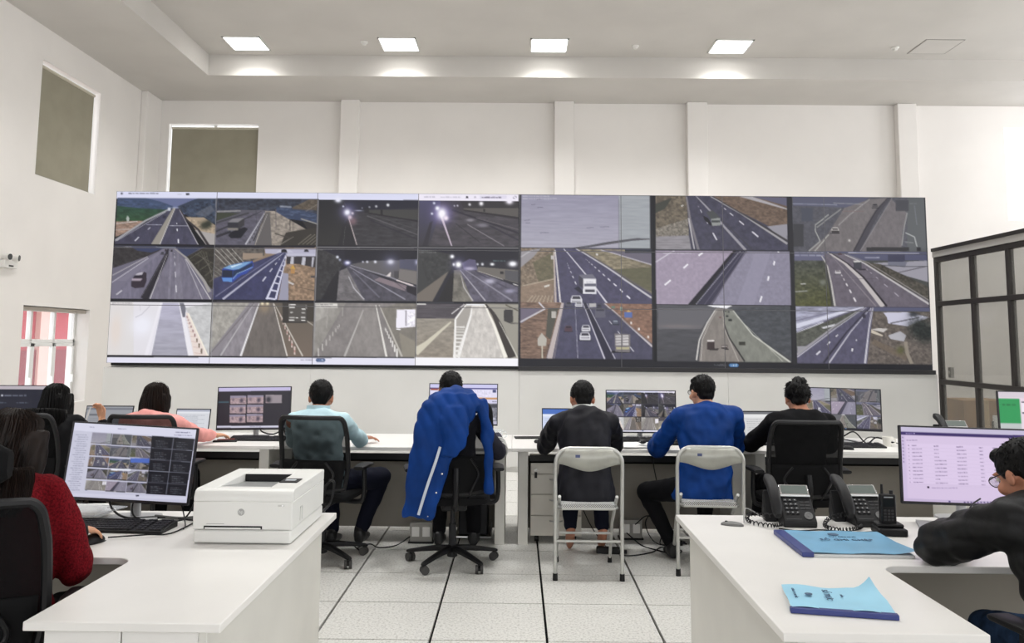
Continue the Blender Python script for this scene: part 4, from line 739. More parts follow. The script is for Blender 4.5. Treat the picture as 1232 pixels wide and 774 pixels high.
c.rect(0, 0, 1232, 560, (94, 88, 116)); c.poly([(70, 15), (640, 15), (75, 230)], (150, 150, 180)); c.tex([(70, 15), (640, 15), (75, 230)], .3, 30, 4, 96); c.line([(70, 185), (420, 80), (640, 22)], 38, (206, 206, 232), 1, 8); c.line([(70, 140), (400, 60)], 12, (120, 118, 150)); c.line([(75, 240), (300, 150)], 8, (216, 214, 232)); c.poly([(75, 240), (640, 30), (690, 25), (360, 220), (80, 390)], (86, 88, 78)); c.tex([(75, 240), (640, 30), (690, 25), (360, 220), (80, 390)], .3, 10, 6, 97); c.poly([(280, 195), (400, 165), (410, 180), (300, 205)], (206, 206, 214)); c.poly([(82, 350), (170, 348), (85, 410)], (150, 148, 158))
c.poly([(650, 22), (720, 22), (700, 200), (660, 500), (80, 500), (80, 440)], (84, 80, 112)); c.tex([(650, 22), (720, 22), (660, 500), (80, 500), (80, 440)], .12, 10, 14, 98); c.line([(645, 24), (400, 180), (80, 420)], 6, (156, 152, 160), 1, 20); c.line([(660, 24), (420, 190), (82, 440)], 4, (214, 210, 226), .9, 8); c.line([(690, 24), (500, 230), (300, 488)], 6, (46, 42, 62), 1, 16); c.line([(700, 30), (530, 230), (350, 488)], 4, (206, 202, 220), 1, 11); c.line([(715, 26), (680, 220), (650, 490)], 8, (190, 186, 200), 1, 14); c.line([(700, 26), (642, 490)], 4, (214, 210, 226), .8, 6); c.dash((430, 250), (190, 465), 3, 7, 14, (230, 226, 238), .35, 1, 1.3); c.line([(545, 368), (540, 392)], 12, (236, 232, 240)); c.line([(578, 292), (575, 306)], 8, (214, 210, 226)); c.rect(630, 88, 655, 116, (56, 52, 70))
c.poly([(720, 22), (1190, 22), (1206, 500), (665, 500), (700, 200)], (104, 92, 84)); c.tex([(720, 22), (1190, 22), (1206, 500), (665, 500), (700, 200)], .35, 8, 7, 99); c.poly([(800, 70), (1000, 68), (1180, 110), (1000, 185), (840, 160), (830, 110)], (196, 194, 222)); c.rect(720, 20, 1190, 62, (84, 86, 124)); c.line([(860, 160), (1100, 110)], 8, (70, 66, 76)); c.poly([(760, 200), (840, 205), (800, 235), (700, 210)], (200, 192, 186)); c.poly([(700, 210), (800, 260), (790, 268), (700, 240)], (206, 190, 166)); c.poly([(840, 260), (940, 225), (990, 260), (970, 310), (860, 290)], (176, 174, 184)); c.poly([(720, 290), (1000, 420), (990, 470), (700, 330)], (120, 100, 80), .7)
c.blob((1100, 200), 90, (40, 46, 44), 1, 80); c.blob((1150, 240), 70, (36, 42, 40)); c.blob((1050, 85), 40, (50, 54, 62), .9, 22); c.tex([(1000, 100), (1190, 100), (1200, 310), (1000, 300)], .5, 6, 6, 100); c.poly([(970, 310), (1000, 310), (1010, 400), (1050, 495), (1020, 495), (980, 400)], (150, 136, 118)); c.blob((940, 380), 30, (92, 96, 40), .7)
c.full(); c.view(0, 0, 1); c.line([(788.5, 236), (790, 435)], 3.4, (20, 20, 26)); c.line([(951.5, 238), (957.5, 438)], 5, (40, 40, 46)); c.line([(627.3, 233), (626.4, 440)], 3, (26, 26, 36))
WALL_PIC = VW.done()
WALL_PIC = WALL_PIC.mean(2, keepdims=True)*.36 + WALL_PIC*.64

# ------------------------------------------------------------------ video wall: 8 x 3 thin-bezel displays over a white plinth
VX0, VX1, VY, VZ0, VZ1 = -4.828, 4.874, 9.70, 1.222, 3.271
M_black = mat('black_plastic', (17, 17, 19), .45, spec=.3, bump=.03, bscale=300)
M_dark = mat('charcoal_plastic', (30, 30, 33), .5, spec=.3, bump=.04, bscale=300)
vw = thing('video_wall', 'wide video wall of tiled displays showing many motorway camera pictures', 'video wall', ((VX0+VX1)/2, VY, 0))
dw, dh = (VX1-VX0)/8, (VZ1-VZ0)/3
_hs = MB().box(-dw/2+.0004, dw/2-.0004, .003, .11, -dh/2+.0004, dh/2-.0004).mesh('display'); _hs.materials.append(M_black)
_bz = MB()
for s in (-1, 1): _bz.box(s*(dw/2-.0019)-.0015, s*(dw/2-.0019)+.0015, -.001, .004, -dh/2+.0005, dh/2-.0005).box(-dw/2+.0005, dw/2-.0005, -.001, .004, s*(dh/2-.0019)-.0015, s*(dh/2-.0019)+.0015)
_bz = _bz.mesh('bezel'); _bz.materials.append(mat('grey_bezel', (96, 95, 100), .5))
for r in range(3):
    for k in range(8):
        d = bpy.data.objects.new('display', _hs); COL.objects.link(d); d.parent = vw
        d.location = ((k-3.5)*dw, 0, VZ1-(r+.5)*dh)
        b = bpy.data.objects.new('bezel', _bz); COL.objects.link(b); b.parent = d
        picture('screen', WALL_PIC[r*72:(r+1)*72, k*128:(k+1)*128], dw-.003, dh-.003, d)
MB().box(VX0-.0-(VX0+VX1)/2, VX1-(VX0+VX1)/2, .12, .6, .1, VZ1-.03).build('rear_cladding', M_white, vw, bevel=.004)
MB().box(VX0-(VX0+VX1)/2+.05, VX1-(VX0+VX1)/2, .0, .1, VZ0-.028, VZ0-.001).build('lower_trim', M_black, vw)
MB().box(-.0, VX1-(VX0+VX1)/2+.03, -.012, .1, VZ0-.05, VZ0-.0015).build('lower_frame', mat('dark_frame', (40, 39, 42), .5), vw)
M_plinth = mat('white_laminate', (224, 223, 220), .55, var=.015, vscale=1.5)
for k in range(4):
    a = -4.90+k*2.455
    MB().box(a+.001, a+2.454, .03, .6, .06, VZ0-.05).build('plinth_panel', M_plinth, vw, bevel=.002)
MB().box(-4.88, 4.9, .06, .58, 0, .06).build('plinth_foot', M_plinth, vw)
# ------------------------------------------------------------------ desks
DZ = .72
M_top = mat('white_desktop', (232, 230, 226), .32, var=.012, vscale=3, spec=.5)
M_edge = mat('grey_desk_panel', (214, 212, 205), .5, var=.02, vscale=3)
M_mod = mat('taupe_modesty_panel', (150, 144, 134), .7, var=.03, vscale=3)
M_steel = mat('brushed_steel', (176, 176, 174), .32, 1.0, bump=.03, bscale=200)
M_chrome = mat('bright_chrome', (210, 210, 212), .18, 1.0)
desk_labels = ['white control-room desk at the far left, under the blue and dark monitor', 'white desk of the woman in pink, with the six-picture monitor',
  'white desk left of the gap, shared by the light-blue shirt and the draped blue jacket', 'white desk right of the gap, with the drawer unit beneath',
  'white desk at the right end of the back row, with the white cup']
for k, (x0, x1) in enumerate(((-5.40, -3.62), (-3.62, -1.825), (-1.825, -.03), (-.03, 1.765), (1.765, 3.56))):
    w = x1-x0; t = thing('desk', desk_labels[k], 'desk', (x0, 6.28, 0), 0, 'row of desks before the video wall')
    MB().box(.001, w-.001, 0, .87, DZ-.026, DZ).build('worktop', M_top, t, bevel=.003)
    for a in (.05, w-.125):
        MB().box(a, a+.075, .06, .80, 0, DZ-.026).build('leg_panel', M_edge, t, bevel=.004)
    MB().box(.125, w-.125, .47, .49, .035, .60).build('modesty_panel', M_mod, t)
    MB().box(.14, w-.14, .10, .44, .60, .612).box(.14, w-.14, .10, .112, .60, .66).build('cable_tray', M_black, t)
def l_desk(label, s, xo, xi, y0, y1, yc, far):
    """L-shaped desk; s=-1 wing on the right of the left desk, s=+1 mirrored."""
    t = thing('l_shaped_desk', label, 'desk', (xo, y0, 0)); P = lambda x, y: (x-xo, y-y0)
    r = .07; cx, cy = xi - s*(-r), yc - r
    arc = [P(xi + s*r - s*r*math.cos(a), yc - r + r*math.sin(a)) for a in [math.pi/2*i/6 for i in range(7)]]
    poly = [P(xo, y1), P(xo, y0), P(xi, y0)] + arc + [P(far, yc), P(far, y1)]
    MB().prism(poly, DZ-.026, DZ).build('worktop', M_top, t, bevel=.003)
    i = s*.055
    MB().box(*sorted((i, i+s*.025)), .05, y1-y0-.05, 0, DZ-.026).build('side_panel', M_edge, t, bevel=.002)
    a, b = sorted((i+s*.026, (xi-xo)-s*.035))
    MB().box(a, b, .07, .62, .06, DZ-.027).build('cabinet_body', M_edge, t)
    MB().box(a, a+(b-a)*.5-.002, .052, .07, .07, DZ-.03).build('cabinet_door', M_top, t, bevel=.002)
    MB().box(a+(b-a)*.5+.002, b, .052, .07, .07, DZ-.03).build('cabinet_door', M_top, t, bevel=.002)
    a, b = sorted((i+s*.03, far-xo-s*.05))
    MB().box(a, b, y1-y0-.075, y1-y0-.055, .12, DZ-.027).build('modesty_panel', M_mod, t)
    a, b = sorted((far-xo-s*.08, far-xo-s*.05))
    MB().box(a, b, yc-y0+.05, y1-y0-.05, 0, DZ-.026).build('end_panel', M_edge, t)
    return t
l_desk('white L-shaped desk in the left foreground, carrying the printer', -1, -.835, -1.40, 2.42, 3.93, 3.11, -3.5)
l_desk('white L-shaped desk in the right foreground, carrying the two telephones', 1, .755, 1.335, 2.40, 3.965, 3.11, 3.5)
# drawer unit under the desk right of the gap
t = thing('drawer_unit', 'pale grey rolling drawer unit beneath the desk, keys in its lock', 'drawer unit', (.115, 6.40, 0))
M_ped = mat('pale_grey_cabinet', (206, 202, 192), .5, var=.02)
MB().box(0, .39, .018, .5, .05, .60).build('body', M_ped, t, bevel=.003)
MB().box(.002, .388, 0, .017, .515, .597).build('top_fascia', M_ped, t, bevel=.002)
for z in (.055, .21, .365):
    d = MB().box(.002, .388, 0, .017, z, z+.147).build('drawer', M_ped, t, bevel=.002)
    MB().tube([(.15, 0, z+.11), (.155, -.018, z+.11), (.235, -.018, z+.11), (.24, 0, z+.11)], .006).build('handle', M_steel, d, True)
k_ = MB().cyl((.04, -.012, .545), (.04, 0, .545), .012).build('lock', M_steel, t, True)
MB().box(.03, .05, -.014, -.011, .485, .53).build('key', M_black, t)
for x in (.05, .34):
    for y in (.06, .44): MB().cyl((x-.015, y, .025), (x+.015, y, .025), .025).build('castor', M_black, t, True)
# computer in a hanging steel cradle under the desk left of the gap
t = thing('computer_tower', 'black computer tower in a grey steel cradle under the middle desk', 'computer', (-.34, 6.42, 0))
MB().box(-.09, .13, .01, .42, .05, .40).build('case', M_black, t, bevel=.006)
MB().box(-.085, .125, .0, .012, .055, .395).build('front_panel', M_dark, t, bevel=.004)
f = MB()
for y in (.02, .38): f.tube([(-.12, y, .16), (-.12, y, .03), (.16, y, .03), (.16, y, .16)], .011)
f.box(-.12, .16, .02, .38, .02, .04); f.build('cradle', M_steel, t, True)
# floor socket boxes, plugs and leads
def socket_box(label, x, y):
    t = thing('floor_socket', label, 'socket', (x, y, 0))
    MB().box(-.085, .085, -.045, .045, .012, .15).build('housing', mat('socket_grey', (150, 148, 142), .5), t, bevel=.004)
    MB().box(-.095, .095, -.055, .055, 0, .014).build('base_plate', M_black, t, bevel=.003)
    for s in (-1, 1):
        MB().box(s*.04-.028, s*.04+.028, -.05, -.044, .05, .12).build('outlet', M_white, t, bevel=.004)
socket_box('grey floor socket box beneath the draped blue jacket desk', -.71, 6.40)
socket_box('grey floor socket box with a tangle of leads at the blue-jacketed man', .90, 6.58)
def cable(name, label, pts, r=.0045, m=None, cat='cable', group='black leads'):
    o = MB().tube(curve3(pts, 7), r, 6).build(name, m or M_black, None, True); at_origin(o, pts[0])
    return tag(o, label, cat, group)
cable('power_cable', 'black lead curling on the floor from the socket under the jacket', [(-.79, 6.36, .05), (-.88, 6.25, .01), (-1.0, 6.2, .006), (-1.08, 6.30, .006), (-1.15, 6.2, .006), (-1.12, 6.1, .006), (-1.2, 6.15, .05)])
cable('power_cable', 'black lead looping upward out of the right floor socket', [(.93, 6.52, .12), (1.02, 6.45, .20), (1.12, 6.42, .10), (1.10, 6.38, .006), (1.25, 6.45, .006), (1.3, 6.4, .006)])
cable('power_cable', 'black lead coiled flat on the floor by the right socket', [(.86, 6.5, .06), (.95, 6.35, .006), (1.05, 6.2, .006), (1.15, 6.1, .006), (1.22, 6.2, .006), (1.1, 6.3, .006), (1.0, 6.15, .006), (.85, 6.05, .006), (.75, 6.05, .006)])
cable('power_cable', 'thin black lead hanging from the desk edge to the floor coils', [(1.03, 6.26, .76), (1.03, 6.255, .62), (1.06, 6.27, .45), (1.05, 6.3, .3), (.99, 6.4, .16), (1.05, 6.35, .03), (1.2, 6.3, .006)], .004)
cable('power_cable', 'thin black lead slanting to the floor between the bare feet', [(.46, 6.7, .5), (.5, 6.55, .3), (.58, 6.5, .12), (.66, 6.35, .02), (.70, 6.2, .006)], .004)
t = thing('power_strip', 'black plug adaptor lying on the floor beside the bare feet', 'power strip', (.70, 6.12, 0), R(-8))
MB().box(-.11, .06, -.025, .025, .0, .045).build('body', M_black, t, bevel=.006); MB().box(.06, .11, -.015, .015, .005, .03).build('plug', M_dark, t, bevel=.004)
t = thing('power_strip', 'black power adaptor on the floor beside the black shoe', 'power strip', (1.2, 6.38, 0), R(15))
MB().box(-.06, .06, -.03, .03, 0, .035).build('body', M_black, t, bevel=.006); MB().box(.06, .09, -.012, .012, .008, .024).build('plug', M_dark, t, bevel=.003)

# ------------------------------------------------------------------ chairs
M_mesh = see_through('chair_mesh', (14, 14, 15), .9, .84)
M_fab = mat('black_seat_fabric', (20, 20, 21), .85, bump=.15, bscale=400, spec=.12)
M_rub = mat('grey_castor_tread', (64, 63, 62), .7)
def back_pt(u, v, w, z0, z1, lean, bow=.045):
    """A point of the curved back: u -1..1 across, v 0..1 up."""
    z = z0+(z1-z0)*v; y = -.235 - lean*(v**1.3) + .05*math.sin(v*math.pi)*.6 + bow*(u*u)
    ww = w*(1-.10*max(0, v-.75)/.25*.6)*(.90+.10*min(1, v/.3)); return V(u*ww/2, y, z)
M_mesh2 = see_through('dense_chair_mesh', (16, 16, 17), .9, .955)
def task_chair(label, loc, rz, top=1.0, w=.47, spin=0., head=False, lean=.07, group='black mesh swivel chairs', mesh=None):
    t = thing('swivel_chair', label, 'chair', loc, rz, group)
    hub = MB().lathe([(.028, .05), (.036, .055), (.036, .12), (.03, .13)], 16).build('base_hub', M_black, t, True)
    for k in range(5):
        a = spin + k*2*math.pi/5; d = V(math.cos(a), math.sin(a), 0); s = V(-math.sin(a), math.cos(a), 0); u = V(0, 0, 1)
        sp = MB().loft([(d*.02+u*.105, s*.026, u*.022), (d*.12+u*.10, s*.024, u*.019), (d*.22+u*.085, s*.021, u*.015), (d*.315+u*.068, s*.019, u*.011), (d*.33+u*.066, s*.012, u*.008)], 10, 3).build('base_spoke', M_black, t, True)
        c = d*.305+u*.028; g = V(math.cos(a+.9), math.sin(a+.9), 0)
        w_ = MB().cyl(c+g*.008, c+g*.026, .028, n=14).cyl(c-g*.008, c-g*.026, .028, n=14).build('castor', M_rub, sp, True)
        MB().cyl(c-g*.009, c+g*.009, .012, n=8).cyl(c, c+u*.035, .008, n=8).build('castor_stem', M_black, sp, True)
    MB().lathe([(.026, .12), (.026, .27), (.016, .27), (.016, .40)], 14).build('gas_lift', M_dark, t, True)
    MB().obox((0, -.02, .405), (.17, .26, .05)).build('tilt_mechanism', M_black, t, bevel=.012)
    MB().tube([(.06, .02, .40), (.2, .03, .395), (.27, .03, .39)], .006).build('lever', M_black, t, True)
    secs = []
    for i in range(11):
        y = -.23+.49*i/10; e = abs(i-5)/5; drop = .03*max(0, (i-7)/3)**2
        secs.append((V(0, y, .455-drop), V(.25*(1-.14*e**4), 0, 0), V(0, 0, .036*(1-.35*e**6))))
    MB().loft(secs, 24, 3.2).build('seat', M_fab, t, True)
    z0, z1 = .50, top
    B = lambda u, v: back_pt(u, v, w, z0, z1, lean)
    loop = []
    n = 12
    for i in range(n+1): loop.append(B(1, .04+.86*i/n))
    for a in range(1, 6): q = a/6*math.pi/2; loop.append(B(1-.14*(1-math.cos(q)), .90+.10*math.sin(q)))
    for i in range(1, 10): loop.append(B(.86-1.72*i/10, 1))
    for a in range(6): q = (6-a)/6*math.pi/2; loop.append(B(-1+.14*(1-math.cos(q)), .90+.10*math.sin(q)))
    for i in range(n+1): loop.append(B(-1, .90-.86*i/n))
    for i in range(1, 10): loop.append(B(-1+2*i/10, .04-.035*math.sin(i/10*math.pi)))
    MB().tube(loop, .0165, 8, True).build('back_frame', M_black, t, True)
    nx, nz = 12, 14; vs = []
    for i in range(nz+1):
        for k in range(nx+1):
            v = .03+.96*i/nz; lim = 1 if v < .9 else 1-.14*((v-.9)/.1)**2
            p = B((-1+2*k/nx)*lim*.985, v); vs.append(p)
    g = MB().add(vs, [(i*(nx+1)+k, i*(nx+1)+k+1, (i+1)*(nx+1)+k+1, (i+1)*(nx+1)+k) for i in range(nz) for k in range(nx)])
    g.build('back_mesh', mesh or M_mesh, t, True, ang=180)
    # lower solid back: lumbar shell with two curved ribs
    vs = []
    for i in range(9):
        for k in range(nx+1):
            v = .0+.42*i/8; p = B((-1+2*k/nx)*.93, v); vs.append(p+V(0, -.012, 0))
    g = MB().add(vs, [(i*(nx+1)+k, i*(nx+1)+k+1, (i+1)*(nx+1)+k+1, (i+1)*(nx+1)+k) for i in range(8) for k in range(nx)])
    o = g.build('lumbar_shell', M_fab, t, True, ang=180); md = o.modifiers.new('thick', 'SOLIDIFY'); md.thickness = .014
    for s in (-1, 1):
        pts = [B(s*.42, .40)+V(0, -.03, 0), B(s*.62, .28)+V(0, -.032, 0), B(s*.66, .2)+V(0, -.034, 0), B(s*.5, .08)+V(0, -.04, 0), V(s*.07, -.17, .42)]
        MB().tube(curve3(pts, 6), [.009]*(4*6)+[.014], 7).build('back_rib', M_black, t, True)
    MB().tube(curve3([B(0, .30)+V(0, -.03, 0), B(0, .1)+V(0, -.045, 0), V(0, -.24, .42), V(0, -.12, .405)], 6), .02, 8).build('back_spine', M_black, t, True)
    for s in (-1, 1):
        MB().tube(curve3([(s*.14, -.02, .415), (s*.27, -.03, .415), (s*.305, -.04, .47), (s*.305, -.045, .64)], 6), .017, 8).build('armrest_post', M_black, t, True)
        MB().loft([(V(s*.30, -.16, .655), V(.035, 0, 0), V(0, 0, .012)), (V(s*.30, -.05, .66), V(.045, 0, 0), V(0, 0, .016)), (V(s*.295, .07, .655), V(.042, 0, 0), V(0, 0, .013)), (V(s*.29, .10, .65), V(.03, 0, 0), V(0, 0, .008))], 14, 3).build('armrest_pad', M_black, t, True)
    if head:
        b = B(0, 1); MB().tube([b+V(0, -.01, -.06), b+V(0, -.03, .06), b+V(0, -.01, .10)], .012).build('headrest_post', M_black, t, True)
        MB().loft([(b+V(x, -.012+.5*x*x, .12), V(0, 0, .075*(1-(abs(x)/.165)**4*.5)), V(0, .028, 0)) for x in (-.16, -.13, -.08, 0, .08, .13, .16)], 14, 2.6).build('headrest', M_fab, t, True)
    return t
task_chair('black mesh swivel chair with headrest under the woman in the red coat', (-1.77, 2.80, 0), R(14), 1.02, .50, .3, True, mesh=M_mesh2)
task_chair('black mesh swivel chair of the long-haired woman at the far left', (-3.27, 5.86, 0), R(-14), 1.0, .47, .1)
task_chair('black mesh swivel chair behind the woman in pink', (-2.56, 5.92, 0), R(0), .99, .46, .6)
task_chair('black mesh swivel chair behind the man in the light-blue shirt', (-1.34, 5.86, 0), R(-8), 1.0, .47, -.6)
task_chair('black mesh swivel chair with the blue jacket hung over it', (-.43, 5.80, 0), R(8), 1.10, .47, .25)
task_chair('black mesh swivel chair behind the tousle-haired man in black', (1.95, 5.86, 0), R(2), 1.0, .49, .4, mesh=M_mesh2)
task_chair('black mesh swivel chair of the man in the black padded jacket', (1.87, 2.74, 0), R(10), .98, .48, .5)
# folding chairs
M_weave = mat('woven_grey_seat', (206, 206, 204), .6)
_nt = M_weave.node_tree; _ck = _nt.nodes.new('ShaderNodeTexChecker'); _ck.inputs['Scale'].default_value = 150
_ck.inputs['Color1'].default_value = rgba((226, 226, 224)); _ck.inputs['Color2'].default_value = rgba((44, 44, 46)); _t2 = _nt.nodes.new('ShaderNodeTexCoord')
_nt.links.new(_t2.outputs['Object'], _ck.inputs['Vector']); _nt.links.new(_ck.outputs['Color'], _nt.nodes['Principled BSDF'].inputs['Base Color'])
M_fold = mat('silver_painted_tube', (190, 190, 186), .35, .6)
M_pale = mat('pale_metal_back', (164, 164, 156), .4, .35, var=.06, vscale=9)
def folding_chair(label, loc, rz):
    t = thing('folding_chair', label, 'chair', loc, rz, 'steel folding chairs')
    w = .215; L = [(-w, -.20, .03), (-w, -.20, .40), (-w-.002, -.215, .70)]
    for a in range(7): q = a/6*math.pi/2; L.append((-w+.09*(1-math.cos(q)), -.23, .745+.09*math.sin(q)))
    L += [(-x, y, z) for x, y, z in reversed(L)]
    MB().tube(L, .0125, 10).build('back_frame', M_fold, t, True)
    for s in (-1, 1):
        MB().tube([(s*(w-.03), .24, .03), (s*(w-.03), .10, .30), (s*(w-.03), -.10, .46), (s*(w-.028), -.17, .52)], .011, 8).build('front_leg', M_fold, t, True)
        MB().cyl((s*w, -.20, 0), (s*w, -.20, .045), .017, .0155, 12).build('foot_cap', M_black, t, True)
        MB().cyl((s*(w-.03), .245, 0), (s*(w-.03), .24, .04), .016, .014, 12).build('foot_cap', M_black, t, True)
    MB().tube([(-w, -.20, .245), (w, -.20, .245)], .009, 8).build('crossbar', M_fold, t, True)
    MB().tube([(-w+.03, .14, .22), (w-.03, .14, .22)], .009, 8).build('crossbar', M_fold, t, True)
    secs = [(V(0, y, .462-.012*(1-abs(y)/.2)), V(.19*(1-.1*abs(y/.2)**4), 0, 0), V(0, 0, .016)) for y in (-.195, -.18, -.1, 0, .1, .18, .2)]
    st = MB().loft(secs, 24, 4).build('seat', M_weave, t, True)
    MB().tube([(x*.19, y, .448) for x, y in ((-1, -.17), (-.9, -.2), (.9, -.2), (1, -.17), (1, .17), (.9, .2), (-.9, .2), (-1, .17))], .008, 8, True).build('seat_rim', M_fold, st, True)
    # curved metal back plate, lower edge waved
    n = 20; vs = []
    for i in range(n+1):
        u = -1+2*i/n; x = u*(w-.004); yy = -.232+.022*(1-u*u)*-1
        zt = .832-.05*max(0, abs(u)-.72)/.28*abs(u); zb = .715-.022*math.cos(u*math.pi*1.0)
        for z in (zb, (zb+zt)/2, zt): vs.append((x, yy, z))
    b = MB().add(vs, [(i*3+k, i*3+3+k, i*3+4+k, i*3+1+k) for i in range(n) for k in range(2)]).build('back_plate', M_pale, t, True, ang=180)
    md = b.modifiers.new('thick', 'SOLIDIFY'); md.thickness = .01
    MB().obox((-.075, -.262, .79), (.03, .002, .018)).build('maker_plate', mat('blue_sticker', (70, 80, 120), .5), b)
    return t
folding_chair('silver folding chair under the man in the hooded black jacket', (.475, 5.64, 0), 0)
folding_chair('silver folding chair with pale back plate under the man in the blue jacket', (1.30, 5.76, 0), R(-3))
# ------------------------------------------------------------------ monitors, laptops
M_rim = mat('monitor_rim', (26, 24, 30), .4)
M_silver = mat('silver_plastic', (186, 187, 188), .35, .4)
def monitor(label, loc, rz, w, h, zb, pic, tilt=4, roll=0, group='flat monitors', chin=.012, stand=True):
    t = thing('monitor', label, 'monitor', loc, R(rz), group)
    Mx = Matrix.Translation((0, 0, zb+h/2)) @ Matrix.Rotation(R(roll), 4, 'Y') @ Matrix.Rotation(R(-tilt), 4, 'X')
    b = MB().box(-w/2, w/2, .004, .022, -h/2, h/2).box(-w*.32, w*.32, .02, .05, -h*.3, h*.28)
    b.v = [Mx @ V(v) for v in b.v]; hs = b.build('housing', M_rim, t, bevel=.004)
    f = MB(); e = .007
    for s in (-1, 1): f.box(s*(w/2-e/2)-e/2, s*(w/2-e/2)+e/2, -.002, .006, -h/2, h/2)
    f.box(-w/2, w/2, -.002, .006, h/2-e, h/2).box(-w/2, w/2, -.003, .006, -h/2, -h/2+chin)
    f.v = [Mx @ V(v) for v in f.v]; f.build('bezel', M_rim, hs)
    picture('screen', pic, w-2*e, h-e-chin, hs, Mx @ Matrix.Translation((0, .002, (chin-e)/2)))
    if stand:
        MB().loft([(V(0, .09, .004), V(.022, 0, 0), V(0, .012, 0)), (V(0, .075, zb+h*.45), V(.02, 0, 0), V(0, .01, 0))], 12, 4).build('stand_neck', M_silver, t, True)
        MB().loft([(V(0, .07, 0), V(.115, 0, 0), V(0, .085, 0)), (V(0, .07, .008), V(.112, 0, 0), V(0, .082, 0))], 24, 4).build('stand_base', M_silver, t, True)
    return t
def laptop(label, loc, rz, w, h, pic, tilt=14, dark=True, depth=.22):
    t = thing('laptop', label, 'laptop', loc, R(rz), 'open laptops')
    m = M_black if dark else M_silver
    MB().box(-w/2, w/2, -depth, 0, .002, .018).build('keyboard_base', m, t, bevel=.003)
    k = MB()
    for r in range(5):
        for q in range(14): k.box(-w/2+.02+q*(w-.04)/14, -w/2+.02+(q+.86)*(w-.04)/14, -.03-r*.022-.018, -.03-r*.022, .018, .0205)
    k.build('keys', M_dark, t)
    MB().box(-.05, .05, -depth+.015, -depth+.075, .018, .0186).build('touchpad', M_dark, t)
    Mx = Matrix.Translation((0, 0, .02)) @ Matrix.Rotation(R(-tilt), 4, 'X')
    b = MB().box(-w/2, w/2, 0, .008, 0, h); b.v = [Mx @ V(v) for v in b.v]; l = b.build('lid', m, t, bevel=.002)
    picture('screen', pic, w-.014, h-.03, l, Mx @ Matrix.Translation((0, -.001, h/2+.006)))
    return t
def sq(W_, H_): return [(0, 0), (W_, 0), (W_, H_), (0, H_)]
feed = lambda r, k, n=4: WALL_PIC[r*72+4*(r == 0)+1:(r+1)*72-4*(r == 2)-1, k*128+2:(k+1)*128-2]
rfeed = lambda r, k: WALL_PIC[r*72+1:(r+1)*72-3*(r == 2)-1, 516+int(k*170.6):516+int((k+1)*170.6)-6]
# camera software on the monitor of the left foreground desk (points in a 995-wide close-up)
c = CV(176, 108, [(155, 70), (955, 92), (890, 610), (66, 572)], (196, 196, 216))
c.poly([(155, 70), (955, 92), (950, 150), (150, 125)], (214, 214, 232)); c.poly([(150, 125), (270, 130), (210, 545), (80, 550)], (198, 198, 216))
for i in range(26): c.text(160-i*2.6+14*(i % 3 > 0), 150+i*15, 70, 5, (110, 112, 136), .7, i)
c.text(250, 96, 30, 6, (120, 120, 150)); c.text(430, 101, 60, 6, (120, 120, 150)); c.text(810, 112, 100, 7, (70, 70, 100)); c.text(800, 132, 120, 6, (110, 110, 140))
c.poly([(655, 145), (940, 158), (880, 560), (612, 548)], (24, 25, 32)); H0 = np.array([[265, 130], [655, 145], [612, 548], [208, 536]], float)
g2 = lambda u, v, Q: (Q[0]*(1-u)*(1-v)+Q[1]*u*(1-v)+Q[2]*u*v+Q[3]*(1-u)*v)
pics = [rfeed(0, 0), rfeed(2, 1), rfeed(0, 1), rfeed(1, 0), rfeed(0, 2), rfeed(1, 2), rfeed(2, 0), feed(0, 0), feed(0, 1), feed(1, 0), feed(1, 1), rfeed(2, 2), feed(2, 2), rfeed(1, 1), feed(1, 0)]
for i in range(5):
    for j in range(3):
        a = g2(j/3+.006, i/5+.01, H0); b = g2((j+1)/3-.006, (i+1)/5-.01, H0); c.paste(a[0], a[1], b[0], b[1], pics[i*3+j]*.85+14)
    for j in range(2):
        Q = np.array([[660, 148], [935, 160], [880, 556], [616, 545]], float); a = g2(j/2+.06, i/5+.05, Q)
        for l in range(4): c.text(a[0]+4, a[1]+8+l*13, 60+20*(l % 2), 6, (120, 124, 132), .7, i*7+l+j)
        if i: c.line([g2(j/2, i/5, Q), g2((j+1)/2, i/5, Q)], 4, (120, 122, 136))
    if i == 0: c.line([g2(.5, 0, Q), g2(.5, 1, Q)], 4, (120, 122, 136))
a = g2(.36, .42, H0); c.rect(a[0], a[1]+70, a[0]+130, a[1]+84, (226, 228, 240)); a = g2(.68, .4, H0); c.rect(a[0], a[1], a[0]+125, a[1]+30, (76, 104, 186))
c.poly([(74, 548), (884, 566), (880, 585), (70, 570)], (206, 206, 224)); c.rect(545, 556, 566, 566, (60, 60, 80))
PIC_L = c.done()
# wide lilac table on the monitor of the right foreground desk (close-up 810 wide)
c = CV(190, 110, [(62, 88), (900, 122), (890, 560), (62, 535)], (214, 196, 226))
c.poly([(60, 86), (900, 120), (900, 152), (60, 120)], (196, 188, 214)); c.poly([(60, 120), (900, 152), (900, 172), (60, 138)], (52, 34, 96)); c.text(96, 128, 60, 7, (200, 190, 226)); c.poly([(60, 138), (92, 140), (92, 540), (60, 536)], (206, 190, 222))
for i in range(8): c.blob((75, 155+i*21), 4, (110, 90, 140), .9)
c.text(100, 170, 70, 6, (130, 112, 150)); c.poly([(100, 190), (900, 222), (900, 450), (100, 430)], (220, 202, 232))
for i in range(11):
    y = 200+i*22
    for x, w_ in ((108, 8), (132, 64 if i else 30), (272, (30 if i in (0, 1, 2, 3, 9) else 76)), (414, (40 if i == 0 else 60)), (556, 24), (640, 30), (740, 44)): c.text(x, y+(x-100)*.038, w_, 5 if i else 7, (92, 76, 112), .75, i+x)
    c.line([(104, y+14), (900, y+46)], 1.2, (196, 178, 210), .7)
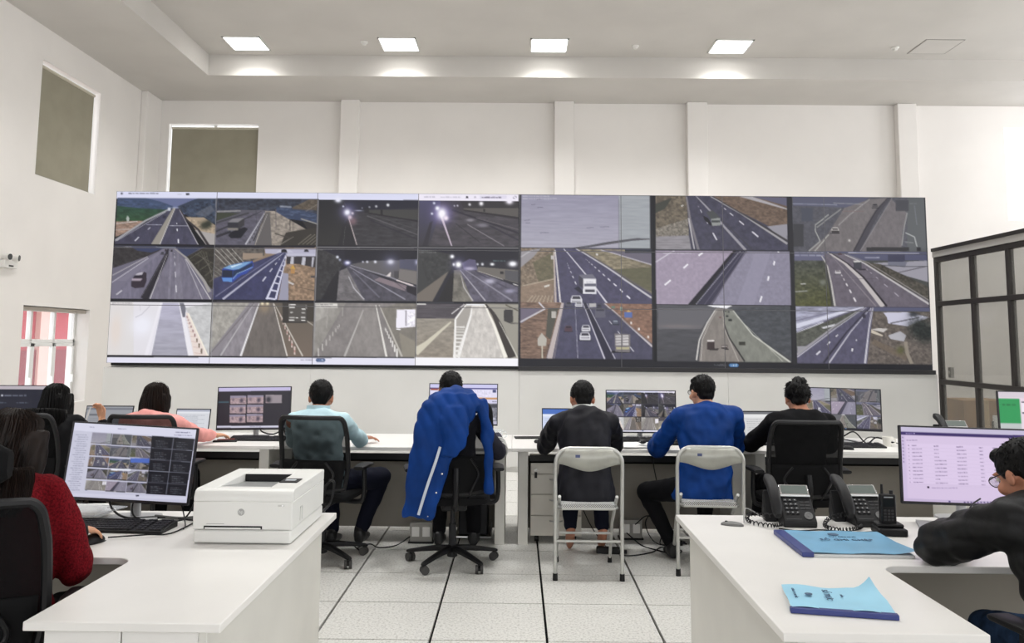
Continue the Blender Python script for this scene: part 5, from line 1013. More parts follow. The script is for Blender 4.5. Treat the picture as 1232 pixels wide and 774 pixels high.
c.rect(218, 448, 230, 460, (44, 30, 60)); c.text(245, 455, 160, 6, (150, 132, 170)); c.poly([(62, 518), (890, 545), (890, 560), (62, 535)], (196, 180, 212)); c.rect(346, 532, 358, 542, (90, 80, 130))
for i in range(9): c.rect(440+i*20, 537, 451+i*20, 546, (80, 70, 110), .8)
PIC_R = c.done()
# dark player with six pictures (close-up 956 wide)
c = CV(120, 70, [(108, 100), (878, 92), (868, 530), (80, 545)], (40, 36, 44))
c.poly([(108, 100), (878, 92), (876, 130), (106, 142)], (196, 188, 224)); c.poly([(80, 508), (868, 500), (868, 520), (80, 530)], (206, 204, 222)); c.poly([(100, 246), (216, 244), (216, 262), (98, 264)], (60, 84, 96))
for x, y in ((232, 185), (416, 180), (610, 175), (226, 285), (412, 280), (222, 385), (408, 378)):
    w_ = 172; c.rect(x, y, x+w_, y+88, (168, 146, 150)); c.tex([(x, y), (x+w_, y), (x+w_, y+88), (x, y+88)], .22, 6, 5, int(x)); c.poly([(x, y), (x+w_, y), (x+w_, y+18), (x, y+26)], (146, 138, 156)); c.blob((x+120, y+50), 18, (70, 62, 78), .9, 22); c.blob((x+30, y+40), 12, (110, 96, 110), .8, 16)
c.poly([(610, 175), (782, 175), (782, 263), (650, 263), (612, 215)], (150, 140, 146)); c.blob((640, 225), 26, (52, 48, 56), 1, 30); c.text(440, 510, 120, 8, (110, 108, 140))
PIC_A = c.done()
# web page with map (close-up 929 wide)
c = CV(120, 74, [(130, 185), (755, 185), (748, 555), (126, 555)], (196, 192, 212))
c.rect(130, 185, 755, 222, (206, 204, 240)); c.rect(130, 220, 755, 232, (70, 66, 130)); c.rect(130, 232, 755, 310, (226, 222, 244)); c.rect(138, 228, 205, 245, (160, 84, 70)); c.rect(710, 236, 742, 262, (70, 76, 120)); c.tex([(500, 240), (700, 240), (700, 300), (500, 300)], .12, 6, 6, 3); c.rect(130, 308, 755, 326, (200, 150, 96)); c.rect(130, 326, 755, 362, (214, 210, 236)); c.text(705, 340, 40, 9, (90, 90, 110))
c.rect(130, 362, 755, 525, (122, 122, 132)); c.tex([(130, 362), (755, 362), (755, 525), (130, 525)], .3, 8, 8, 4); c.rect(650, 370, 750, 400, (70, 70, 78)); c.rect(650, 420, 690, 470, (64, 64, 72)); c.rect(680, 492, 735, 512, (190, 190, 206)); c.rect(130, 525, 755, 555, (190, 188, 206))
PIC_B = c.done()
def simple_pic(w, h, kind):
    c = CV(w, h, sq(100, 60), (214, 216, 222))
    if kind == 'doc':
        c.rect(0, 0, 100, 6, (176, 180, 196)); c.rect(0, 6, 100, 11, (226, 228, 234))
        for i in range(11): c.text(6, 16+i*3.8, 60+20*(i % 3 == 0), 1.3, (120, 124, 138), .7, i)
    if kind == 'grey':
        c.rect(0, 0, 100, 60, (150, 152, 158)); c.rect(0, 4, 100, 8, (112, 116, 126)); c.rect(8, 18, 40, 22, (104, 106, 114))
        for i in range(6): c.text(10, 28+i*4.5, 70, 1.4, (110, 112, 122), .6, i)
        c.poly([(6, 2), (9, 2), (4, 40), (1, 40)], (216, 206, 190), .6)
    if kind == 'blue':
        c.rect(0, 0, 100, 60, (28, 30, 44)); c.rect(0, 0, 100, 5, (186, 178, 186)); c.rect(0, 5, 100, 12, (30, 32, 46)); c.rect(0, 9, 30, 60, (196, 194, 230)); c.rect(0, 9, 30, 26, (34, 84, 180)); c.blob((42, 13), 1.2, (230, 230, 240)); c.text(45, 12, 26, 2.2, (170, 176, 190)); c.text(40, 22, 8, 1.6, (110, 116, 130)); c.text(60, 22, 14, 1.6, (110, 116, 130)); c.rect(38, 33, 78, 35.5, (40, 96, 190)); c.text(40, 45, 30, 1.5, (90, 96, 110))
    if kind == 'cells':
        c.rect(0, 0, 100, 60, (232, 214, 226)); c.rect(0, 0, 100, 7, (214, 204, 214)); c.rect(0, 8, 22, 36, (40, 150, 84)); c.rect(0, 36, 22, 60, (190, 196, 196)); c.line([(24, 12), (100, 12)], 1.4, (60, 58, 74)); c.line([(24, 24), (100, 25)], 1.4, (60, 58, 74)); c.rect(24, 13, 100, 23, (240, 232, 242)); c.text(4, 14, 14, 2, (20, 90, 50))
    if kind == 'mail':
        c.rect(0, 0, 100, 60, (214, 214, 214)); c.rect(0, 0, 100, 6, (110, 112, 116)); c.rect(0, 6, 100, 14, (230, 230, 230)); c.rect(0, 14, 20, 60, (196, 198, 200))
        for i in range(9): c.text(24, 18+i*4.4, 66, 1.4, (120, 122, 126), .6, i)
    if kind == 'lock':
        c.rect(0, 0, 100, 60, (206, 216, 240)); c.rect(0, 0, 100, 12, (70, 110, 190)); c.rect(0, 12, 100, 18, (226, 232, 246))
        for i in range(8): c.text(6, 22+i*4.4, 70, 1.6, (140, 146, 166), .6, i)
    return c.done()
PIC_C = WALL_PIC[:, :512][::2, ::4]; PIC_D = WALL_PIC[:, 512:][::2, ::4]
PIC_C = (WALL_PIC[:, :512].reshape(72, 3, 128, 4, 3).mean((1, 3))); PIC_D = (WALL_PIC[:, 512:].reshape(72, 3, 128, 4, 3).mean((1, 3)))
monitor('monitor with camera list and road thumbnails on the left foreground desk', (-1.71, 3.70, DZ), 2, .555, .335, .085, PIC_L, 6, 3.0)
monitor('wide monitor showing a lilac table on the right foreground desk', (2.085, 3.86, DZ), -1, .62, .352, .075, PIC_R, 3, 1.2)
monitor('monitor with six small brownish pictures on the desk of the woman in pink', (-2.15, 6.80, DZ), 2, .60, .35, .06, PIC_A, 4, -1)
monitor('monitor with a web page and map behind the draped blue jacket', (-.44, 6.92, DZ), 0, .575, .345, .10, PIC_B, 3)
monitor('monitor repeating the tunnel half of the video wall, right of the hooded man', (1.05, 6.98, DZ), 0, .59, .355, .045, PIC_C, 3)
monitor('monitor repeating the motorway half of the video wall, by the white cup', (2.70, 6.86, DZ), -6, .60, .345, .095, PIC_D, 4, 1)
monitor('monitor with dark window and blue block at the far left edge', (-4.07, 6.62, DZ), 4, .66, .37, .045, simple_pic(110, 62, 'blue'), 4, 0)
monitor('monitor with a green cell and pale table at the right edge, behind the wide one', (3.32, 5.2, DZ+.02), -8, .58, .34, .16, simple_pic(110, 62, 'cells'), 3)
laptop('open laptop with grey page in front of the long-haired woman', (-3.33, 6.74, DZ), 2, .385, .235, simple_pic(90, 56, 'grey'), 16)
laptop('open laptop with pale page beside the woman in pink', (-2.70, 6.90, DZ), 0, .29, .20, simple_pic(80, 50, 'doc'), 14)
laptop('open laptop half hidden by the hooded man', (.40, 6.86, DZ), 0, .37, .235, simple_pic(90, 56, 'lock'), 12)
laptop('open laptop with dark screen beside the blue-jacketed man', (1.40, 6.72, DZ), -22, .34, .22, np.full((30, 40, 3), 44.0), 16)
laptop('open laptop with grey mail page between the blue jacket and black jacket', (1.99, 6.80, DZ), 4, .385, .235, simple_pic(90, 56, 'mail'), 14)
# low table carrying the right-edge monitor and the far phone (hidden behind the wide monitor)
t = thing('side_desk', 'white desk hidden behind the wide lilac monitor', 'desk', (3.25, 5.15, 0))
MB().box(-.5, .75, -.35, .55, DZ-.026, DZ+.02).build('worktop', M_top, t, bevel=.003)
for x in (-.45, .675): MB().box(x, x+.025, -.3, .5, 0, DZ-.026).build('leg_panel', M_edge, t)

# ------------------------------------------------------------------ keyboards, mice, small things
def keyboard(label, loc, rz, w=.44, d=.14):
    t = thing('keyboard', label, 'keyboard', loc, R(rz), 'black keyboards')
    MB().prism_yz([(-d/2, 0), (d/2, 0), (d/2, .026), (d/2-.02, .026), (-d/2, .012)], -w/2, w/2).build('body', M_black, t, bevel=.003)
    k = MB(); n = 0
    for r in range(6):
        y = -d/2+.012+r*(d-.03)/5.6; z = .013+.012*r/5
        q = -w/2+.01
        while q < w/2-.02:
            kw = .0175 if not (r == 0 and -.1 < q < .02) else .11
            if not (abs(q-w*.2) < .012 or abs(q-w*.335) < .010): k.box(q, q+kw-.0025, y, y+.0155, z, z+.007)
            q += kw+.0005
    o = k.build('keys', mat('key_black', (40, 40, 44), .4), t); o['kind'] = 'stuff'
    return t
keyboard('black keyboard before the left foreground monitor', (-1.68, 3.555, DZ), -3, .45, .15)
keyboard('black keyboard under the six-picture monitor', (-2.05, 6.62, DZ), 2, .44, .13)
keyboard('black keyboard beside the white cup', (2.66, 6.55, DZ), 0, .44, .13)
keyboard('black keyboard under the tunnel-picture monitor', (.93, 6.80, DZ), 0, .40, .11)
def mouse(label, loc, rz, m=None):
    t = thing('mouse', label, 'mouse', loc, R(rz), 'computer mice')
    MB().loft([(V(0, -.055+.11*i/8, .0), V(.031*math.sin(math.pi*(i+.6)/9.2)**.4, 0, 0), V(0, 0, .001)) for i in range(9)], 16).build('base', m or M_black, t, True)
    b = MB(); b.ell((0, 0, .006), (.031, .056, .028)); b.v = [v if v[2] > .001 else (v[0], v[1], .001) for v in b.v]; b.build('shell', m or M_black, t, True)
    MB().cyl((-.004, .028, .029), (.004, .028, .029), .008, n=10).build('wheel', M_dark, t, True)
    return t
mouse('black mouse under the hand of the woman in red', (-1.668, 3.318, DZ), -25)
mouse('black mouse in front of the keyboard by the white cup', (2.53, 6.40, DZ), 60)
_m = mouse('slim grey mouse at the left phone on the right desk', (.965, 3.75, DZ), 70, mat('grey_mouse', (104, 104, 102), .4)); _m.scale = (.8, .9, .5)
cable('mouse_cable', 'thin grey lead running from the slim mouse behind the phone', [(1.02, 3.76, DZ+.01), (1.04, 3.82, DZ+.05), (1.07, 3.86, DZ+.05), (1.14, 3.86, DZ+.01)], .003, mat('grey_lead', (150, 150, 148), .5))
cable('mouse_cable', 'thin black lead from the mouse in the red sleeve hand', [(-1.63, 3.37, DZ+.01), (-1.5, 3.42, DZ+.01), (-1.42, 3.47, DZ+.005), (-1.40, 3.7, DZ+.005)], .003)
# cables behind the left monitor
cable('monitor_cable', 'black cable looping down from the left foreground monitor', [(-1.82, 3.75, DZ+.12), (-1.80, 3.74, DZ+.05), (-1.72, 3.72, DZ+.012), (-1.6, 3.76, DZ+.008), (-1.45, 3.72, DZ+.008), (-1.36, 3.66, DZ+.008)], .005)
cable('monitor_cable', 'black cable hanging beside the silver monitor stand at left', [(-1.70, 3.76, DZ+.13), (-1.69, 3.70, DZ+.05), (-1.64, 3.66, DZ+.02), (-1.55, 3.66, DZ+.01), (-1.47, 3.74, DZ+.01), (-1.43, 3.8, DZ+.12)], .004)
cable('monitor_cable', 'thin black cable from the left monitor corner to the desk', [(-1.49, 3.72, DZ+.1), (-1.46, 3.69, DZ+.05), (-1.42, 3.62, DZ+.006), (-1.40, 3.55, DZ+.006)], .003)
cable('monitor_cable', 'striped grey cable snaking on the desk toward the printer', [(-1.62, 3.78, DZ+.008), (-1.5, 3.74, DZ+.008), (-1.42, 3.76, DZ+.008), (-1.33, 3.73, DZ+.008)], .007, mat('cable_grey', (90, 90, 88), .6))
cable('monitor_cable', 'tangle of black cables under the six-picture monitor', [(-2.12, 6.86, DZ+.1), (-2.08, 6.8, DZ+.05), (-1.98, 6.78, DZ+.03), (-1.9, 6.8, DZ+.06), (-1.86, 6.78, DZ+.02), (-1.7, 6.8, DZ+.02)], .006)
cable('monitor_cable', 'black cables looping behind the keyboard by the white cup', [(2.45, 6.75, DZ+.06), (2.62, 6.74, DZ+.055), (2.72, 6.72, DZ+.10), (2.82, 6.72, DZ+.01), (2.93, 6.78, DZ+.05), (3.05, 6.78, DZ+.01)], .006)
cable('monitor_cable', 'thin black cable drooping off the right end of the back row', [(2.6, 6.78, DZ+.05), (2.76, 6.7, DZ+.02), (2.86, 6.72, DZ+.06), (3.04, 6.6, DZ+.02), (3.06, 6.5, DZ+.02)], .004)
cable('monitor_cable', 'black cable rising behind the silver laptop on the right desk', [(1.99, 3.72, DZ+.005), (2.0, 3.74, DZ+.05), (2.06, 3.80, DZ+.09), (2.12, 3.84, DZ+.11)], .004)
# papers on the left desk
M_paper = mat('paper', (226, 226, 224), .8, var=.02, vscale=4)
M_film = see_through('clear_sleeve', (220, 224, 228), .15, .45)
for i, (x, y, a, lab) in enumerate(((-2.02, 3.72, 6, 'lowest sheaf of papers left of the left monitor'), (-1.99, 3.76, -4, 'middle sheaf of papers left of the left monitor'), (-2.02, 3.78, 10, 'topmost sheaf of papers left of the left monitor'))):
    o = MB().prism([(-.15, -.105), (.15, -.105), (.15, .105), (-.15, .105)], 0, .012).build('paper_sheaf', M_paper, None); o.location = (x, y, DZ+.0125*i); o.rotation_euler = (0, 0, R(a)); tag(o, lab, 'papers', 'papers on the left desk')
o = MB().prism([(-.15, -.105), (.15, -.105), (.15, .105), (-.15, .105)], 0, .004).build('document_sleeve', M_film, None); o.location = (-1.93, 3.74, DZ+.040); o.rotation_euler = (0, 0, R(-12)); tag(o, 'clear plastic document sleeve on the papers at the left monitor', 'sleeve')
# papers and headset on the back row
def sheet(label, pts, z, bend):
    n = 6; vs = []; P = [V(*p, 0) for p in pts]
    for i in range(n+1):
        for j in range(n+1):
            u, v = i/n, j/n; p = P[0]*(1-u)*(1-v)+P[1]*u*(1-v)+P[2]*u*v+P[3]*(1-u)*v
            vs.append((p.x, p.y, z+bend*math.sin(u*3.1)*math.sin(v*2.2)))
    o = MB().add(vs, [(i*(n+1)+j, (i+1)*(n+1)+j, (i+1)*(n+1)+j+1, i*(n+1)+j+1) for i in range(n) for j in range(n)]).build('paper_sheet', M_paper, None, True, ang=180)
    md = o.modifiers.new('t', 'SOLIDIFY'); md.thickness = .002; at_origin(o, (pts[0][0], pts[0][1], z)); return tag(o, label, 'papers', 'papers on the back desks')
sheet('open white papers between the hooded man and the blue jacket', [(.80, 6.30), (1.12, 6.34), (1.10, 6.58), (.80, 6.56)], DZ+.012, .012)
sheet('white sheet under the edge of the open papers', [(.92, 6.33), (1.16, 6.31), (1.16, 6.52), (.94, 6.52)], DZ+.004, .003)
t = thing('headset', 'black headset lying on the white papers', 'headset', (1.0, 6.40, DZ+.03), R(20))
MB().tube(curve3([(-.03, 0, .012), (-.02, .05, .03), (.05, .07, .03), (.1, .03, .012)], 6), .005).build('headband', M_black, t, True)
MB().ell((-.03, 0, .015), (.028, .028, .016)).build('ear_pad', M_black, t, True); MB().ell((.1, .03, .015), (.026, .026, .016)).build('ear_pad', M_black, t, True)
MB().tube(curve3([(-.03, 0, .02), (-.07, -.02, .02), (-.09, -.05, .015)], 5), .003).build('microphone_boom', M_steel, t, True)
t = thing('desk_stand', 'black folded stand lying left of the hooded man', 'stand', (.13, 6.93, DZ), R(6))
MB().box(-.14, .12, -.05, .05, 0, .012).build('foot', M_black, t, bevel=.003); MB().obox((.11, .02, .12), (.03, .02, .23)).build('upright', M_black, t, bevel=.004); MB().obox((.14, .0, .235), (.09, .03, .012)).build('arm', M_black, t, bevel=.003)
t = thing('desk_microphone', 'small black microphone on the desk left of the hooded man', 'microphone', (.17, 6.62, DZ), R(10))
MB().lathe([(.022, 0), (.026, .01), (.02, .022), (.008, .028)]).build('head', M_black, t, True); MB().tube(curve3([(.02, 0, .012), (.07, .03, .02), (.14, .02, .014)], 5), .005).build('boom', M_black, t, True)
# glass and cup
t = thing('drinking_glass', 'clear glass tankard on the desk behind the blue jacket', 'glass', (-.15, 6.78, DZ))
M_g = see_through('clear_glass', (230, 238, 240), .02, .22)
MB().lathe([(.040, 0), (.042, .012), (.043, .085), (.040, .085), (.038, .012), (.001, .010)], 20).build('vessel', M_g, t, True)
MB().tube(curve3([(.042, 0, .07), (.07, 0, .066), (.072, 0, .03), (.042, 0, .022)], 6), .006).build('handle', M_g, t, True)
t = thing('cup', 'white cup at the right end of the back row', 'cup', (2.945, 6.62, DZ))
MB().lathe([(.028, 0), (.03, .003), (.042, .075), (.039, .075), (.027, .008), (.001, .006)], 20).build('vessel', mat('white_china', (236, 234, 226), .3), t, True)
MB().tube(curve3([(.038, 0, .06), (.062, 0, .055), (.058, 0, .025), (.032, 0, .018)], 6), .005).build('handle', mat('white_china'), t, True)
MB().obox((.02, -.036, .035), (.014, .006, .012)).build('mark', M_dark, t)
# pens beside the woman in pink
t = thing('handheld_device', 'black pen tray by the pink sleeve', 'tray', (-2.27, 6.5, DZ), R(12)); MB().box(-.09, .09, -.03, .03, 0, .012).build('tray', M_black, t, bevel=.004); MB().cyl((-.06, .0, .018), (.07, .01, .018), .004).build('pen', mat('red_pen', (150, 70, 60), .4), t, True)

# ------------------------------------------------------------------ printer
M_prn = mat('printer_white', (226, 226, 222), .42); M_prg = mat('printer_grey', (140, 142, 142), .4); M_prl = mat('printer_pale_grey', (200, 200, 196), .45)
t = thing('printer', 'white laser printer with grey paper tray on the left foreground desk', 'printer', (-1.272, 3.315, DZ))
w, d = .392, .53
MB().box(.002, w-.002, .002, d, .004, .055).build('paper_cassette', M_prn, t, bevel=.008)
b = MB().box(0, w, 0, d, .058, .165).box(0, .075, .03, d-.0, .165, .212).box(.285, w, .03, d, .165, .212).box(.075, .285, .39, d, .165, .212).box(.075, .285, .03, .07, .165, .212)
b.prism_yz([(0, .165), (.03, .165), (.03, .212), (.012, .205), (0, .185)], 0, w)
body = b.build('body', M_prn, t, bevel=.003)
MB().prism_yz([(.07, .165), (.388, .165), (.388, .178), (.30, .184), (.20, .196), (.07, .2105)], .076, .284).build('output_tray', M_prg, t)
MB().box(.078, .282, .384, .389, .17, .21).build('output_slot', M_black, t)
MB().box(.29, .365, .16, .25, .212, .216).build('control_panel', M_black, t, bevel=.002)
MB().box(.305, .348, .195, .222, .216, .2165).build('panel_display', mat('pale_lcd', (210, 216, 220), .3), t)
MB().box(.045, .275, -.002, .004, .060, .072).build('paper_slot', M_black, t); MB().box(.05, .27, -.003, .002, .060, .066).build('paper_edge', M_paper, t)
MB().box(.335, .36, -.0015, .002, .148, .155).build('power_button', M_prl, t, bevel=.001); MB().box(.35, .357, -.002, .001, .149, .154).build('button_light', mat('white_dot', (250, 250, 250), .4), t)
lg = MB().cyl((.19, -.0012, .125), (.19, .002, .125), .0135, n=28).build('badge', mat('badge_silver', (168, 168, 166), .35, .5), t, True)
lettering('badge_letters', 'hp', .019, mat('badge_letter', (214, 214, 212), .4), lg, Matrix.Translation((.19, -.0022, .126)) @ Matrix.Rotation(R(90), 4, 'X') @ Matrix.Shear('XY', 4, (.2, 0)))
o = MB().box(.055, .125, -.0008, .001, .079, .0805).build('model_line', mat('faint_print', (150, 150, 148), .5), t)
f = MB()
for y in (.12, .15): f.box(w-.001, w+.0015, y, y+.004, .07, .125)
f.box(w-.001, w+.0015, .12, .154, .12, .125).build('side_latch', M_prl, t)
cable('printer_cable', 'black lead dropping from the back of the printer', [(-.86, 3.87, DZ+.16), (-.845, 3.9, DZ+.14), (-.86, 3.9, DZ+.05), (-.90, 3.86, DZ+.006)], .006)

# ------------------------------------------------------------------ phones, radio, folders, mobile on the right desk
M_ph = mat('phone_black', (24, 24, 26), .5, spec=.3, bump=.05, bscale=500); M_key = mat('phone_key', (50, 50, 52), .45); M_mark = mat('pale_print', (170, 172, 174), .5)
def desk_phone(label, loc, rz):
    t = thing('desk_phone', label, 'telephone', loc, R(rz), 'black desk telephones'); t.scale = (1, 1, 1.13)
    pr = [(-.085, 0), (.09, 0), (.10, .02), (.07, .135), (.06, .14), (-.09, .022)]
    MB().prism_yz(pr, -.045, .10).build('body', M_ph, t, bevel=.006)
    MB().prism_yz([(.02, 0), (.09, 0), (.10, .03), (.075, .12)], -.10, -.045).build('cradle', M_ph, t, bevel=.006)
    S = Matrix.Translation((0, -.015, .081)) @ Matrix.Rotation(math.atan2(.118, .15), 4, 'X')     # sloping face
    def on(mb): mb.v = [S @ V(v) for v in mb.v]; return mb
    fr = on(MB().box(-.035, .095, .03, .092, .0, .008)).build('display_frame', M_chrome, t, bevel=.002)
    on(MB().box(-.026, .088, .044, .086, .008, .009)).build('display', mat('lcd_grey', (104, 112, 108), .2), fr)
    on(MB().box(-.035, .095, .028, .036, .008, .010)).build('soft_keys', mat('bright_strip', (220, 222, 224), .3, .3), fr)
    for r in range(4):
        for q in range(3):
            k = on(MB().box(-.026+q*.021, -.011+q*.021, .008-r*.021, .019-r*.021, 0, .005)).build('key', M_key, t)
            on(MB().box(-.0205+q*.021, -.0165+q*.021, .0115-r*.021, .0155-r*.021, .005, .0054)).build('key_digit', M_mark, k)
    for r in range(3):
        for q in range(2): on(MB().box(.043+q*.024, .062+q*.024, .004-r*.017, .009-r*.017, 0, .002)).build('function_key', M_key, t)
    d = on(MB().lathe([(.018, 0), (.018, .004), (.012, .004), (.012, .002), (.006, .002), (.006, .004)], 20, (.068, -.063, 0))).build('navigation_ring', mat('ring_grey', (112, 112, 112), .4), t, True)
    on(MB().box(-.03, .035, -.083, -.079, 0, .0012)).build('label_strip', M_key, t)
    h = MB(); pts = []
    for i in range(13):
        u = i/12; y = -.10+.205*u; z = .05+.135*u*.92; bow = .030*math.sin(u*math.pi)
        rr = .021+.009*abs(2*u-1)**2.5; e = min(1, 4*min(u, 1-u)+.55)
        pts.append((V(-.072, y-bow*.62, z+bow*.78-.005), V(.0235*e, 0, 0), V(0, -.62*rr*.8*e, .78*rr*.8*e)))
    h.loft(pts, 16, 3).build('handset', M_ph, t, True)
    return t
desk_phone('black desk telephone at the left on the right desk', (1.235, 3.80, DZ), -4)
desk_phone('black desk telephone beside the radio charger', (1.555, 3.82, DZ), 0)
def coil(label, pts, r=.008):
    c_ = curve3(pts, 26); out = []; n = len(c_)
    for i, p in enumerate(c_):
        a = i*1.25; d = (c_[min(i+1, n-1)]-c_[max(i-1, 0)]).normalized(); x, y = frame_of(d); out.append(p+x*math.cos(a)*r+y*math.sin(a)*r)
    o = MB().tube(out, .0028, 5).build('coiled_cord', M_ph, None, True); at_origin(o, pts[0]); return tag(o, label, 'cord', 'coiled telephone cords')
coil('coiled cord left of the left telephone', [(1.14, 3.72, DZ+.05), (1.07, 3.84, DZ+.03), (1.05, 3.78, DZ+.012), (1.12, 3.70, DZ+.012), (1.17, 3.69, DZ+.02)])
coil('coiled cord looping between the two telephones', [(1.47, 3.73, DZ+.06), (1.41, 3.78, DZ+.03), (1.36, 3.70, DZ+.012), (1.40, 3.63, DZ+.012), (1.48, 3.66, DZ+.012), (1.52, 3.70, DZ+.015)])
cable('phone_cable', 'thin black lead lying before the two telephones', [(1.15, 3.68, DZ+.004), (1.22, 3.64, DZ+.004), (1.33, 3.66, DZ+.004), (1.45, 3.62, DZ+.004), (1.56, 3.64, DZ+.004)], .003)
t = thing('radio_charger', 'black handheld radio standing in its charger cradle', 'radio', (1.60, 3.61, DZ), R(-6))
MB().box(-.06, .06, -.05, .06, 0, .03).box(-.055, .055, -.02, .055, .03, .045).build('charger', M_black, t, bevel=.006)
rd = MB().box(-.032, .032, 0, .034, .03, .165).build('radio_body', M_black, t, bevel=.006)
MB().cyl((-.02, .02, .165), (-.02, .02, .205), .006, .005).build('antenna', M_black, rd, True); MB().cyl((.018, .02, .165), (.018, .02, .18), .008).build('knob', M_dark, rd, True)
for r in range(4):
    for q in range(3): MB().box(-.02+q*.015, -.01+q*.015, -.002, .001, .055+r*.013, .063+r*.013).build('key', M_key, rd)
MB().box(-.022, .022, -.002, .001, .115, .145).build('radio_display', mat('radio_lcd', (30, 34, 36), .2), rd); MB().box(-.018, .018, -.002, .001, .152, .156).build('name_line', M_mark, rd)
M_fol = mat('blue_cover', (112, 166, 200), .4, var=.06, vscale=7); M_fol2 = mat('pale_blue_cover', (152, 206, 230), .5, var=.03, vscale=6); M_spine = mat('navy_spine', (44, 56, 120), .4); M_ink = mat('dark_ink', (62, 88, 116), .6)
t = thing('folder', 'blue report folder with navy edge lying behind the pale folder', 'folder', (1.31, 3.40, DZ), R(-1))
vs = []; n = 10
for i in range(n+1):
    for j in range(7):
        x, y = -.205+.425*i/n, -.185+.37*j/6; z = .0165+.002*math.sin(i*1.3)+(.012*max(0, (i-8)/2)*max(0, 1-j/3)); vs.append((x, y, z))
cv = MB().add(vs, [(i*7+j, (i+1)*7+j, (i+1)*7+j+1, i*7+j+1) for i in range(n) for j in range(6)]).build('cover', M_fol, t, True, ang=180)
MB().box(-.2, .212, -.178, .18, 0, .010).build('pages', M_paper, t); MB().box(-.215, -.17, -.188, .187, 0, .019).build('spine_strip', M_spine, t, bevel=.003)
lettering('title', 'SỔ GHI CHÉP', .036, M_ink, t, Matrix.Translation((.03, .02, .0195))); lettering('subtitle', 'công ty đường cao tốc', .012, M_ink, t, Matrix.Translation((.03, .07, .0195)))
MB().lathe([(.022, .0), (.022, .0008)], 20, (.01, .115, .0185)).build('emblem', M_ink, t)
t = thing('folder', 'pale blue folder with curled corner and navy spine near the desk edge', 'folder', (1.0, 2.66, DZ), R(-11))
vs = []
for i in range(13):
    for j in range(7):
        x, y = -.145+.30*i/12, -.11+.235*j/6; curl = max(0, (i-9)/3)*max(0, (j-3)/3); z = .0155+.05*curl**1.5+.0035*math.sin(i*.9+j); vs.append((x-.03*curl, y-.02*curl, z))
MB().add(vs, [(i*7+j, (i+1)*7+j, (i+1)*7+j+1, i*7+j+1) for i in range(12) for j in range(6)]).build('cover', M_fol2, t, True, ang=180)
MB().box(-.14, .14, -.105, .11, 0, .009).build('pages', M_paper, t); MB().box(-.148, .158, -.125, -.1, 0, .016).build('spine_strip', M_spine, t, bevel=.003)
TI = Matrix.Rotation(R(-90), 4, 'Z')
lettering('title', 'SỔ TRỰC', .026, M_ink, t, Matrix.Translation((-.02, .02, .0205)) @ TI); lettering('organisation', 'CÔNG TY CAO TỐC', .011, M_ink, t, Matrix.Translation((-.118, .02, .0205)) @ TI); lettering('subtitle', 'năm', .014, M_ink, t, Matrix.Translation((.025, .02, .0205)) @ TI)
MB().lathe([(.012, 0), (.012, .0008)], 16, (-.075, .02, .0198)).build('emblem', M_ink, t)
t = thing('closed_laptop', 'slim silver closed laptop under the wide monitor', 'laptop', (1.93, 3.70, DZ), R(-20))
MB().box(-.15, .15, -.10, .10, .001, .008).build('base', M_silver, t, bevel=.003); MB().box(-.15, .15, -.10, .10, .009, .014).build('lid', M_silver, t, bevel=.003)
t = thing('mobile_phone', 'black mobile phone at the sleeve of the padded jacket', 'phone', (1.765, 3.52, DZ), R(-35))
MB().box(-.037, .037, -.075, .075, 0, .008).build('body', M_black, t, bevel=.003); MB().box(-.034, .034, -.07, .07, .008, .0086).build('glass_face', mat('phone_glass', (14, 15, 18), .08), t)
desk_phone('black desk telephone showing above the wide monitor', (2.84, 5.42, DZ+.15), -6)
t = thing('phone_stand', 'small stand under the far desk telephone', 'stand', (2.84, 5.42, DZ+.02)); MB().box(-.10, .10, -.08, .10, 0, .13).build('shelf', M_white, t, bevel=.003)

# ------------------------------------------------------------------ glazed partition and what stands behind it
M_frame = mat('dark_bronze_frame', (52, 48, 46), .5, .3); M_tint = see_through('tinted_glass', (150, 148, 144), .06, .30, (.82, .82, .80))
XP = 4.99
t = thing('glass_partition', 'dark framed glazed partition at the right, beside the video wall', 'partition', (XP, 9.72, 0))
ys = [0, -.76, -1.43, -2.12, -2.82, -3.5]; zs = [0.02, 1.09, 2.0, 2.52]
for y in ys: MB().box(-.03, .03, y-.027, y+.027, 0, 2.55).build('post', M_frame, t, bevel=.003)
for z in zs: MB().box(-.031, .031, -3.5, 0, z-.027, z+.027).build('rail', M_frame, t, bevel=.003)
MB().box(-.04, .04, -3.53, .03, 2.55, 2.62).build('head_band', mat('pale_aluminium', (190, 186, 180), .4, .3), t); MB().box(-.055, .055, -3.53, .03, 2.62, 2.66).build('cornice', M_frame, t, bevel=.003)
for a, b in zip(ys, ys[1:]):
    for z0, z1 in zip(zs, zs[1:]): MB().box(-.004, .004, b+.027, a-.027, z0+.027, z1-.027).build('pane', M_tint, t)
M_card = mat('cardboard', (158, 122, 84), .85, var=.08, vscale=5); M_tape = mat('packing_tape', (186, 160, 120), .4)
